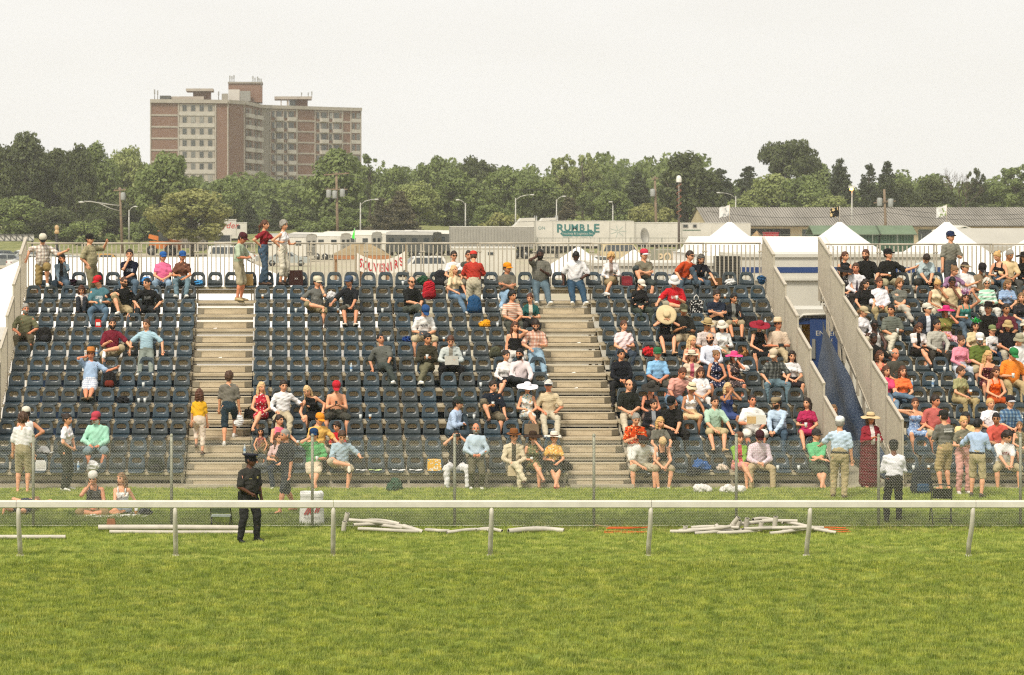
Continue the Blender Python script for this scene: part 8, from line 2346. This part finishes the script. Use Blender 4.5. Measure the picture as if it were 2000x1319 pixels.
bundle('handbag', seat_pt(142, 12, -.12), .13, .1, .18, '2a1624', 'small dark purple handbag beside the woman in denim', 'handbag', 10)
def carton(p, w_, h, d, col, label, mark=None, rz=0):
 g = empty('snack_box', p, R(rz)); tag(g, label, 'box')
 m = MB().box(-w_ / 2, w_ / 2, -d / 2, d / 2, 0, h); m.box(-w_ / 2 + .01, w_ / 2 - .03, -d / 2 + .01, d / 2 - .01, h, h + .03)
 m.build('carton', mat(col, .5, name='carton'), g)
 MB().box(-w_ * .36, w_ * .36, -d / 2 - .004, -d / 2, h * .25, h * .72).build('printed_panel', mat(mark or 'e8e0d8', .5, .25, 40, name='carton_print'), g)
 return g
carton(seat_pt(192, 9, -.04), .15, .18, .1, 'c8281e', 'red and white snack box on a left block seat')
bundle('towel', seat_pt(648, 11, -.04), .17, .12, .18, 'dcd9d8', 'white towel heaped on a seat between the two men in caps', 'towel', 12)
bundle('jersey', seat_pt(795, 8, -.04), .18, .12, .11, '23407e', 'blue jersey crumpled beside the man in white T-shirt', 'shirt', 13)
backpack(seat_pt(968, 7, -.03), '4a4a38', 'camouflage green shoulder bag beside the woman on the phone', .32, .22, .18, trim='33352a')
tote('handbag', seat_pt(1038, 2, -.06, .05), .34, .24, .15, '7c6a54', 'large taupe leather handbag with two handles', rz=4)
tote('handbag', (xat(1038, Yr(1) - .1), Yr(1) - .1, PAN(1)), .30, .22, .14, '74634e', 'second taupe bag on the seat below the large handbag', handles=False)
tote('picnic_bag', seat_pt(848, 0, -.05), .32, .26, .2, 'floral:dca83c,4fa0a8,e0dcd0', 'yellow and teal beach bag on a front row seat', handles=False)
bundle('duffel_bag', Vector((xat(770, 55.6), 55.6, 0)), .32, .2, .26, '2f4a38', 'dark green duffel bag on the grass below the front row', 'bag', 15)
bundle('bag', seat_pt(1268, 7, -.04), .2, .13, .22, 'c0242a', 'bright red bag beside the woman in pale pink', 'bag', 16)
tote('tote_bag', seat_pt(1360, 10, -.03), .32, .34, .14, 'floral:1c1c1e,d8d4cc,d8d4cc', 'black and white patterned tote bag with white handles', hcol='d8d4cc')
carton(seat_pt(1465, 9, -.02), .28, .26, .2, '201f1e', 'black cooler bag on a right block seat', '2c2a28')
carton(seat_pt(1224, 12, -.02), .28, .22, .2, '7c1c26', 'dark red cooler box on a top row seat', '8c2430')
tote('handbag', seat_pt(1397, 12, -.14), .36, .2, .14, '5a4026', 'brown leather bag opened by the woman in black', rz=-14, handles=False)
bundle('plastic_bag', seat_pt(1427, 12, -.03), .17, .12, .16, 'd6d4d0', 'white plastic bag on a top row seat near the railing', 'bag', 20)
bundle('rolled_bag', seat_pt(1486, 12, .02), .13, .1, .34, '2c5276', 'blue bag standing by the right end railing', 'bag', 21)
bundle('handbag', seat_pt(1450, 7, -.08), .2, .12, .22, 'camo:8a5a34,2a1c14,b08050', 'leopard print handbag beside the woman in red hat', 'handbag', 22)
bundle('plastic_bag', seat_pt(1452, 6, -.05), .15, .12, .16, 'dcd8d2', 'white plastic bag on a right block seat', 'bag', 23)
tote('tote_bag', seat_pt(1314, 5, -.03), .30, .2, .12, 'cdb894', 'cream basket bag with brown handles', hcol='3c2a1c')
bundle('jacket', seat_pt(1368, 0, -.02), .27, .15, .26, '31578c', 'blue jacket heaped on a front row seat', 'jacket', 25)
bundle('shoulder_bag', seat_pt(1352, 0, -.2, -.12), .2, .1, .2, '27282a', 'dark bag hanging below the blue jacket', 'bag', 26)
bundle('towel', seat_pt(1410, 0, -.03), .18, .13, .12, 'd2c0ae', 'pale towel on the seat left of the woman in green', 'towel', 27)
for px, gy, sx, lab, sd in ((1372, 957, .33, 'white plastic sack lying on the grass below the blue jacket', 30), (1436, 958, .36, 'white rubbish sack beside the fence post on the right', 31), (1415, 955, .15, 'small white bag between two rubbish sacks', 32)):
 dd = 55.2
 bundle('plastic_sack', Vector((xat(px, dd), dd, 0)), sx, .22, .20 if sx > .2 else .14, 'd9d5d0', lab, 'bag', sd, .006)
bundle('plastic_bag', seat_pt(84, 1, -.03), .2, .14, .14, 'dad7d4', 'white plastic bag on a second row seat at the left', 'bag', 33)
carton(seat_pt(80, 0, -.03), .25, .2, .12, 'dad8d4', 'white box on a front row seat at the left', 'd0ccc6')
bundle('plastic_bag', seat_pt(181, 0, -.2, .0), .17, .12, .24, 'dedbd8', 'white carrier bag below the man in mint shirt', 'bag', 34)
backpack(seat_pt(304, 0, -.03), '2b2f28', 'dark backpack on a front row seat by the left aisle', .34, .28, .2)
bundle('jacket', seat_pt(520, 1, .0), .2, .12, .3, '8a6a42', 'brown coat hung over a seat back beside the small girl', 'jacket', 36)
tote('handbag', seat_pt(490, 3, -.03, .02), .32, .22, .12, '241f1c', 'large black leather handbag at the elbow of the blonde woman', rz=-14)
tote('handbag', seat_pt(1000, 0, -.24, -.1), .2, .22, .1, 'cbb894', 'cream cloth bag hanging beside the man in cream suit', handles=False)
bundle('handbag', seat_pt(1105, 0, -.05, -.02), .15, .12, .3, '2c2622', 'dark bag behind the woman in yellow blouse', 'bag', 37)
backpack(Vector((xat(1800, 55.0), 55.0, 0)), '20252c', 'black and blue rucksack on the ground before the far stand', .46, .62, .28, trim='24415c')
tote('tote_bag', seat_pt(1820, 10, -.04), .3, .16, .16, 'c8b49c', 'pair of pale shoes and a bag on a far stand seat', handles=False)
bundle('towel', seat_pt(1985, 3, -.04), .24, .14, .16, 'floral:d4d2cc,5c7c90,8a8a88', 'patterned towel on a far stand seat', 'towel', 40)
bundle('duffel_bag', seat_pt(1752, 0, -.02), .26, .15, .3, '1d1d1f', 'black bag on a far stand seat by the guard', 'bag', 41)
for px, row, lab, w_ in ((779, 0, 'white paper on the left of three littered front seats', .3), (812, 0, 'newspaper on a front row seat right of the white paper', .3), (733, 0, 'lime green and white flyer on a front row seat', .3),
       (172, 9, 'white paper sheet on a left block seat', .2), (960, 11, 'folded newspaper beside the man in red', .3), (95, 1, 'rolled white paper on a second row seat', .24), (706, 0, 'racing programme on a front row seat', .26)):
 n = 5; v = []; f = []
 for j in range(2):
  for i in range(n): v.append(((i / (n - 1) - .5) * w_, (j - .5) * .2, .012 + .012 * math.sin(i * 1.9 + j)))
 v += [(x, y, z - .006) for x, y, z in v]
 for i in range(n - 1): f += [(i, i + 1, n + i + 1, n + i), (2 * n + i, 3 * n + i, 3 * n + i + 1, 2 * n + i + 1)]
 m = MB().add(v, f, 0)
 tag(m.build('paper', mat('dad8d2' if 'lime' not in lab else 'b9cc8a', .7, .15, 20, name='paper'), None, seat_pt(px, row, -.06, .004)), lab, 'paper')
# litter on the steps
for k, (px, row) in enumerate(((420, 10), (1130, 9), (1120, 7), (1125, 6), (430, 8), (1160, 3))):
 y = Yr(row) - .3
 m = MB(); s = .05
 m.add([(-s, -s * .5, 0), (s, -s * .6, .01), (s * .8, s * .5, .025), (-s * .6, s * .6, .008), (-s, -s * .5, -.004), (s, -s * .6, .004), (s * .8, s * .5, .02), (-s * .6, s * .6, .003)], [(0, 1, 2, 3), (7, 6, 5, 4), (0, 4, 5, 1), (1, 5, 6, 2), (2, 6, 7, 3), (3, 7, 4, 0)])
 tag(m.build('litter_scrap', mat('d8d4cc', .7, name='litter'), None, (xat(px, y), y, TREAD(row) + .005)), 'crumpled white scrap on the %s aisle, step %s' % ('left' if px < 600 else 'right', ORD[row]), 'litter', 'litter on the aisle steps')

# ---------------------------------------------------------------- things held
def hand_pt(key, i, fw=.09):
 j = PJ[key]
 return wpos(j, j['wr'][i] + j['hd'][i] * fw)
for key, i, b, lab in (((194, 10), 1, 0, 'plastic cup held by the man in teal T-shirt'), ((613, 0), 1, 0, 'cup held by the man in green polo'), ((962, 3), 0, 1, 'beer held by the man in navy T-shirt'), ((1434, 5), 1, 0, 'cup at the lips of the woman in pink hat'),
        ((1317, 10), 1, 0, 'cup held by the man in bright red T-shirt'), ((834, 6), 0, 0, 'paper cup between the hands of the man in olive jacket'), ((1742, 8), 1, 0, 'cup held by the man in grey T-shirt of the far stand'),
        ((1886, 9), 0, 1, 'beer held by the woman in teal halter top'), ((1876, 4), 1, 1, 'beer held by the woman in olive blouse'), ((1041, 0), 0, 1, 'red drink held by the woman in green floral dress'), ((1917, 11), 1, 0, 'cup at the mouth of the man in brown T-shirt'),
        ((1848, 8), 1, 0, 'cup at the mouth of the woman in magenta hat'), ((545, 1), 1, 1, 'beer held out by the woman in pink top'), ((1976, 5), 0, 0, 'cup held by the man in orange polo'), ((1736, 12), 0, 1, 'beer held by the man in black cap pointing'),
        ((1951, 12), 0, 1, 'drink held by the blonde woman in black tank top'), ((1881, 965), 1, 1, 'beer held by the blonde woman in pink trousers'), ((1699, 952), 1, 1, 'iced drink held by the woman in dark red jacket'), ((1577, 2), 0, 0, 'cup held by the woman in magenta dress')):
 p = hand_pt(key, i, .08) + Vector((0, -.035, -.05))
 tag(obj('held_cup', CUPS[b], None, p), lab, 'cup')
def held_paper(key, w_, h, label, dz=0.02, col='d6d2c8', tilt=-35, dy=-.10):
 a, b = hand_pt(key, 0), hand_pt(key, 1)
 c = (a + b) / 2 + Vector((0, dy * .3, dz))
 m = MB(); v = []
 for t in (0, -.006):
  for j in (-.5, .5):
   for i in (-.5, 0, .5): v.append((i * w_, t + (-.02 if i == 0 else 0), j * h))
 m.add(v, [(0, 1, 4, 3), (1, 2, 5, 4), (9, 10, 7, 6), (10, 11, 8, 7), (0, 6, 7, 1), (1, 7, 8, 2), (3, 4, 10, 9), (4, 5, 11, 10)])
 o = m.build('newspaper', mat(col, .75, .2, 45, name='newsprint'), None, c); o.rotation_euler = (R(tilt), 0, PJ[key]['o'].rotation_euler[2])
 return tag(o, label, 'paper')
held_paper((880, 6), .34, .26, 'newspaper read by the red-haired man in pale jacket', col='9a978c')
held_paper((467, 0), .22, .2, 'booklet read by the man at the head of the left aisle')
held_paper((828, 8), .2, .14, 'dark tablet in the hands of the man in white T-shirt', col='3a3c3e')
j = PJ[(1470, 2)]; p = hand_pt((1470, 2), 0)
m = MB().box(-.24, .22, -.012, .0, -.02, .2); o = m.build('newspaper', mat('d9d3c4', .75, .06, 40, name='newsprint_white'), None, p + Vector((.1, -.06, .0))); tag(o, 'white and tan racing paper held up before a man in white', 'paper')
m = MB().box(-.24, -.02, -.016, -.0121, 0, .17); m.build('front_page', mat('c9a873', .7, .1, 30, name='tan_page'), o)
def gadget(key, i, label, col='141416', s=(.028, .012, .055), name='mobile_phone', fw=.09, off=(0, -.03, .03)):
 p = hand_pt(key, i, fw) + Vector(off)
 m = MB().box(-s[0], s[0], -s[1], s[1], -s[2], s[2]); m.box(-s[0] * .8, s[0] * .8, -s[1] - .002, -s[1], -s[2] * .3, s[2] * .85, 1)
 return tag(m.build(name, [mat(col, .3, name='black_plastic'), mat('30363c', .1, name='screen')], None, p), label, 'phone' if 'phone' in name else 'camera')
gadget((176, 5), 0, 'phone at the ear of the man in orange hat'); gadget((1055, 12), 0, 'phone at the ear of the bearded man in patterned shirt'); gadget((1005, 7), 1, 'phone at the ear of the woman in black tank top')
gadget((657, 3), 0, 'phone in the hands of the shirtless man'); gadget((613, 0), 0, 'phone at the ear of the man in green polo'); gadget((1193, 12), 1, 'phone read by the woman in white jacket')
gadget((891, 0), 0, 'compact camera raised by the woman in white trousers', s=(.05, .02, .032), name='compact_camera', off=(.05, -.03, .0))
gadget((1335, 8), 1, 'black camera held by the man in camouflage cap', s=(.06, .04, .04), name='photo_camera'); gadget((1520, 7), 0, 'black camera in the lap of the man in straw hat', s=(.06, .04, .04), name='photo_camera', off=(.06, -.04, .02))
gadget((1241, 1), 0, 'camera held by the man in orange floral shirt', s=(.06, .04, .04), name='photo_camera', off=(.06, -.04, .02)); gadget((1748, 5), 1, 'camera of the grey-haired man', s=(.06, .04, .04), name='photo_camera')
gadget((1938, 7), 1, 'camera on the chest of the child in green cap', s=(.05, .035, .035), name='photo_camera', off=(-.03, -.03, .0))
p = hand_pt((447, 0), 0, .1)
bundle('carrier_bag', p + Vector((.0, -.02, -.40)), .13, .08, .42, 'd6d4d2', 'white carrier bag hanging from the hand of the man on the aisle', 'bag', 50, .008)
m = MB(); m.tube([(0, 0, 0), (.0, -.0, .10)], .012, 5); m.build('bag_handle', cloth('d6d4d2'), bpy.data.objects[bpy.data.objects.keys()[-1]] if False else None, p + Vector((0, -.02, -.06))).name
hb = [o_ for o_ in bpy.data.objects if o_.name.startswith('bag_handle')][-1]; cb = [o_ for o_ in bpy.data.objects if o_.name.startswith('carrier_bag')][-1]
hb.parent = cb; hb.location = (0, 0, .34)
# uniform details of the officer: shoulder patch, badge, name bar, radio
j = PJ[(486, 1058)]; of = j['o']; T_ = j['T']
def on_person(name, p, s, m, o=of):
 return MB().box(p[0] - s[0], p[0] + s[0], p[1] - s[1], p[1] + s[1], p[2] - s[2], p[2] + s[2]).build(name, m, o)
on_person('badge', T_(.085, -.165, .37), (.016, .006, .022), mat('cdbb80', .3, metal=.7, name='badge_metal'))
on_person('name_bar', T_(-.085, -.165, .355), (.028, .005, .006), mat('cdbb80', .3, metal=.7, name='badge_metal'))
on_person('radio', T_(.10, -.17, .30), (.022, .02, .045), mat('101012', .5, name='radio_black'))
on_person('shirt_placket', T_(0, -.168, .25), (.012, .006, .17), mat('16171a', .8, name='placket'))
m = MB().prism([(-.04, .04), (-.035, -.02), (0, -.05), (.035, -.02), (.04, .04), (0, .05)], -.004, .004, 'y', 0)
sp = m.build('shoulder_patch', mat('c98a78', .6, .2, 40, name='patch'), of)
sp.matrix_local = Matrix.Translation(Vector(T_(-.245, -.06, .36))) @ Matrix.Rotation(R(-38), 4, 'Z')
on_person('holster', T_(-.20, -.02, -.02), (.03, .06, .09), mat('121214', .4, name='holster_leather'))
on_person('belt_pouch', T_(.15, -.14, .05), (.035, .03, .03), mat('121214', .4, name='holster_leather'))
# lettering on the grey T-shirt by the fence
j = PJ[(1845, 957)]
bk = Matrix.Translation(Vector(j['T'](0, .148, .38))) @ Matrix.Rotation(R(180), 4, 'Z') @ FACE_CAM
pt = MB().box(-.115, .115, -.001, .003, -.04, .04).build('back_print', mat('d4d2cc', .7, name='shirt_print'), j['o']); pt.matrix_local = Matrix.Translation(Vector(j['T'](0, .146, .38)))
text_part('lettering', 'ATLANTIC', .052, mat('22231f', .7, name='print_ink'), pt, Matrix.Translation((0, .005, .008)) @ Matrix.Rotation(R(180), 4, 'Z') @ FACE_CAM, .001)

# ---------------------------------------------------------------- pipes, rods, chairs, bin, blanket by the rail
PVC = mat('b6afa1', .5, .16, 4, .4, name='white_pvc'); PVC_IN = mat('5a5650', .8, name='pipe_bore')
def pipe(pts, r, label, group, name='plastic_pipe'):
 m = MB(); m.tube(pts, r, 10, 0, cap=False)
 for a, b in ((pts[0], pts[1]), (pts[-1], pts[-2])):
  a, b = Vector(a), Vector(b); d = (b - a).normalized()
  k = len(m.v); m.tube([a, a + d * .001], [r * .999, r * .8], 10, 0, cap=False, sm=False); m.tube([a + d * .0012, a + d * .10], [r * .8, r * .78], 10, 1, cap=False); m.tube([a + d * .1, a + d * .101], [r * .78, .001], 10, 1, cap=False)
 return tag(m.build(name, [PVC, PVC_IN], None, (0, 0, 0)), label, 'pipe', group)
def gp(px, gy, z): d = gd(gy); return (xat(px, d), d, z)
GP = 'white pipes lying along the fence'
pipe([gp(192, 1040, .10), gp(330, 1040, .10), gp(470, 1041, .10)], .055, 'long straight white pipe behind the officer, upper of two', GP)
pipe([gp(214, 1043, .04), gp(350, 1044, .04), gp(505, 1044, .04)], .04, 'long straight white pipe behind the officer, lower of two', GP)
pipe([gp(-90, 1054, .05), gp(20, 1054, .05), gp(128, 1054, .05)], .042, 'white pipe on the turf at the left edge of the picture', GP)
rr = random.Random(3)
def gooseneck(px0, px1, gy, z0, z1, label, r=.036):
 n = 7; pts = []
 d = gd(gy); x0, x1 = xat(px0, d), xat(px1, d)
 for i in range(n):
  t = i / (n - 1)
  bend = math.sin(t * math.pi) ** 1.0
  pts.append((x0 + (x1 - x0) * t, d + .16 * math.sin(t * 3.5 + px0), (z0 + (z1 - z0) * t ** 1.4) * .8 + .02 * bend))
 return pipe(pts, r, label, GP)
def pipe_stub(px, gy, z, ln, r, ang, tilt, label):
 d = gd(gy); c = Vector((xat(px, d), d, z))
 v = Vector((math.cos(R(ang)) * math.cos(R(tilt)), -abs(math.sin(R(ang))) * math.cos(R(tilt)), math.sin(R(tilt)))) * ln / 2
 return pipe([c - v, c, c + v], r, label, GP)
# left heap
pipe_stub(677, 1036, .27, .17, .05, 30, 76, 'upright pipe stub on top of the left heap')
pipe_stub(672, 1040, .12, .2, .05, 40, 80, 'upright pipe stub at the foot of the left heap')
for k, (a, b, gy, z0, z1, lb) in enumerate(((682, 790, 1037, .28, .10, 'topmost bent pipe of the left heap'), (690, 800, 1039, .20, .08, 'second bent pipe of the left heap'), (697, 780, 1036, .23, .16, 'third bent pipe of the left heap, kinked upward'),
            (700, 815, 1042, .10, .05, 'bottom bent pipe of the left heap'), (712, 806, 1038, .15, .07, 'middle bent pipe of the left heap'))):
 gooseneck(a, b, gy, z0, z1, lb)
pipe_stub(806, 1041, .07, .42, .055, 20, -14, 'short pipe tilted at the right end of the left heap')
gooseneck(832, 876, 1041, .06, .05, 'first short pipe of the row right of the left heap'); gooseneck(872, 955, 1042, .05, .05, 'second pipe of the row right of the left heap'); gooseneck(930, 980, 1041, .06, .05, 'third pipe of the row, by the rail post')
gooseneck(992, 1102, 1042, .07, .05, 'single pipe lying between the two heaps', .055)
# right heap
names = ['first', 'second', 'third', 'fourth', 'fifth', 'sixth', 'seventh', 'eighth', 'ninth', 'tenth', 'eleventh', 'twelfth']
for k, (a, b, gy, z0, z1) in enumerate(((1310, 1380, 1043, .06, .10), (1328, 1425, 1043, .06, .20), (1352, 1440, 1041, .10, .16), (1355, 1450, 1044, .05, .08), (1392, 1480, 1044, .05, .06), (1425, 1560, 1040, .22, .26),
           (1440, 1575, 1043, .06, .20), (1490, 1600, 1039, .26, .08), (1450, 1620, 1042, .14, .05), (1500, 1612, 1044, .05, .14), (1540, 1630, 1043, .12, .05), (1470, 1530, 1038, .30, .22))):
 gooseneck(a, b, gy, z0, z1, '%s bent pipe from the left in the right heap' % names[k])
for k, (px, z, ln, ang, tl) in enumerate(((1338, .08, .14, 40, 80), (1405, .08, .24, 50, -40), (1441, .14, .26, 40, 70), (1458, .20, .22, 60, 78), (1436, .24, .22, 30, 50), (1486, .14, .18, 40, 82), (1514, .24, .2, 60, 78), (1540, .08, .24, 20, 20))):
 pipe_stub(px, 1042, z, ln, .048, ang, tl, '%s short pipe stub from the left on the right heap' % names[k])
ORG = mat('d0622a', .6, .15, 8, name='orange_rod'); GPO = 'orange rods on the grass'
for k, (a, b, gy, z) in enumerate(((1162, 1240, 1036, .05), (1180, 1262, 1041, .03), (1178, 1258, 1043, .02), (1184, 1270, 1038, .06), (1188, 1252, 1039, .09), (1596, 1655, 1040, .06), (1600, 1662, 1042, .03), (1610, 1650, 1038, .08))):
 d = gd(gy); m = MB().tube([(xat(a, d), d, z + (.06 if k == 0 else 0)), (xat((a + b) / 2, d), d, z), (xat(b, d), d - .1 * (k % 2), z + (.04 if k == 3 else 0))], .012, 6)
 tag(m.build('orange_rod', ORG if k != 0 else mat('8a7a58', .7, name='weathered_rod')), '%s thin %s rod from the back of the %s bundle' % (names[k % 5], 'brown' if k == 0 else 'orange', 'left' if k < 5 else 'right'), 'rod', GPO)
def folding_chair(px, gy, rz, label, pad, zs=1.0):
 d = gd(gy)
 g = empty('folding_chair', (xat(px, d), d, 0), R(rz)); tag(g, label, 'chair', 'folding chairs on the grass')
 fr = mat('1b1b1c', .4, name='black_tube'); pdm = mat(pad, .6, name='chair_pad')
 for s in (-1, 1):
  MB().tube([(s * .21, -.22, 0), (s * .21, .0, .42), (s * .20, .16, .80), (s * .16, .175, .84)], .012, 8).build('leg', fr, g)
  MB().tube([(s * .19, .22, 0), (s * .19, -.05, .44)], .012, 8).build('leg', fr, g)
 MB().tube([(-.16, .175, .84), (0, .18, .855), (.16, .175, .84)], .012, 8).build('top_bar', fr, g)
 MB().tube([(-.21, -.16, .12), (.21, -.16, .12)], .008, 6).build('stretcher', fr, g)
 v = []; f = []
 for t in (0, .02):
  for j, z in enumerate((.56, .66, .78)):
   for i in range(6):
    x = -.19 + .076 * i; v.append((x, .10 + .06 * j + t - .02 * (1 - (x / .19) ** 2) * -1, z))
 for j in range(2):
  for i in range(5):
   q = (j * 6 + i, j * 6 + i + 1, j * 6 + 7 + i, j * 6 + 6 + i); f += [q, tuple(18 + k for k in q)[::-1]]
 MB().add(v, f, 0, True).build('backrest', pdm, g)
 MB().box(-.2, .2, -.2, .16, .42, .445).build('seat', pdm, g)
 g.scale.z = zs
folding_chair(432, 1030, 176, 'black folding chair with pale seat pad beside the officer', '8a9488', .55)
folding_chair(1838, 1026, 172, 'black folding chair with rounded back behind the fence at the right', '1c1f1c')
# refuse bin lined with a white bag
def bin_():
 d = 49.92; g = empty('refuse_bin', (xat(609, d), d, 0)); tag(g, 'white cardboard refuse bin with red emblem and open liner bag', 'bin')
 m = MB(); v = []; f = []
 pr = [(-.26, .0), (-.25, .35), (-.23, .70)]
 n = 12
 def ring(hw, hd_, z):
  return [(hw * (abs(math.cos(a)) ** .5) * (1 if math.cos(a) > 0 else -1), hd_ * (abs(math.sin(a)) ** .5) * (1 if math.sin(a) > 0 else -1), z) for a in [2 * math.pi * (k + .5) / n for k in range(n)]]
 rings = [ring(.265, .2, 0), ring(.25, .2, .4), ring(.235, .19, .64)]
 for r_ in rings: v += r_
 for j in range(2):
  for k in range(n): f.append((j * n + k, j * n + (k + 1) % n, (j + 1) * n + (k + 1) % n, (j + 1) * n + k))
 m.add(v, f, 0, True).build('carton_body', mat('d6d4ce', .6, .08, 5, name='white_card'), g)
 m = MB(); v = []; f = []
 rs = [ring(.245, .2, .58), ring(.25, .205, .64), ring(.235, .19, .67), ring(.215, .17, .64), ring(.21, .165, .45)]
 for q, r_ in enumerate(rs): v += [(x, y, z + random.uniform(-.012, .012)) for x, y, z in r_]
 for j in range(4):
  for k in range(n): f.append((j * n + k, j * n + (k + 1) % n, (j + 1) * n + (k + 1) % n, (j + 1) * n + k))
 f.append(tuple(4 * n + k for k in range(n)))
 m.add(v, f, 0, True).build('liner_bag', mat('dcdad6', .35, .08, 8, name='liner_plastic'), g)
 red = mat('a8242e', .5, name='emblem_red'); dk = mat('2a2a2c', .5, name='emblem_text')
 y = -.2
 em = MB()
 for dx in (0, .055): em.prism([(-.17 + dx, .22), (-.135 + dx, .22), (-.055 + dx, .36), (-.09 + dx, .36)], y - .012, y - .006, 'y')
 em.prism([(-.055, .36), (-.02, .36), (.005, .22), (-.03, .22)], y - .014, y - .0125, 'y')
 for dx in (0, .05): em.prism([(.045 + dx, .26), (.075 + dx, .26), (.135 + dx, .38), (.105 + dx, .38)], y - .012, y - .006, 'y')
 em.build('emblem', red, g)
 text_part('lettering', 'ALLIED WASTE', .048, dk, g, Matrix.Translation((0, y - .022, .16)) @ FACE_CAM, .001)
bin_()
# blanket and what lies on it
fd = Field((-.75, -.42, -.02), (.75, .42, .05), .03)
X = fd.ax[0][:, None, None]; Y = fd.ax[1][None, :, None]; Z = fd.ax[2][None, None, :]
fd.D = (np.maximum(np.maximum(np.abs(X) - .7 + .04 * np.sin(Y * 9), np.abs(Y) - .38 + .03 * np.sin(X * 8)), np.abs(Z - .012 - .012 * np.sin(X * 9 + Y * 5) - .01 * np.sin(X * 17 - Y * 11)) - .014)).astype(np.float32)
v, f = fd.mesh(); me = mesh_from('blanket', v, f, smooth=True); me.materials.append(cloth('floral:d6d2cc,c2beb8,cac4bc'))
tag(obj('blanket', me, None, (xat(222, 51.2), 51.2, .02)), 'white blanket spread on the grass behind the fence', 'blanket')
bundle('plastic_bag', Vector((xat(285, 51.1), 51.1, .03)), .16, .12, .13, '33353a', 'dark bag at the right corner of the white blanket', 'bag', 61)
tag(obj('plastic_cup', CUPS[1], None, (xat(266, 51.2), 51.2, .04)), 'drink standing on the white blanket', 'cup')
def small_crate(px, gy):
 d = gd(gy); g = empty('cardboard_carrier', (xat(px, d), d, .0)); tag(g, 'small brown cardboard carrier on the pipes', 'box')
 m = MB(); m.prism([(-.09, .14), (.09, .14), (.075, .25), (-.075, .25)], -.06, .06, 'y'); m.build('tray', mat('8f6446', .8, .15, 12, name='cardboard'), g)
 MB().tube([(-.05, 0, .25), (-.04, 0, .29), (.04, 0, .29), (.05, 0, .25)], .006, 5).build('handle', mat('7a543a', .8, name='cardboard_dark'), g)
small_crate(217, 1038)
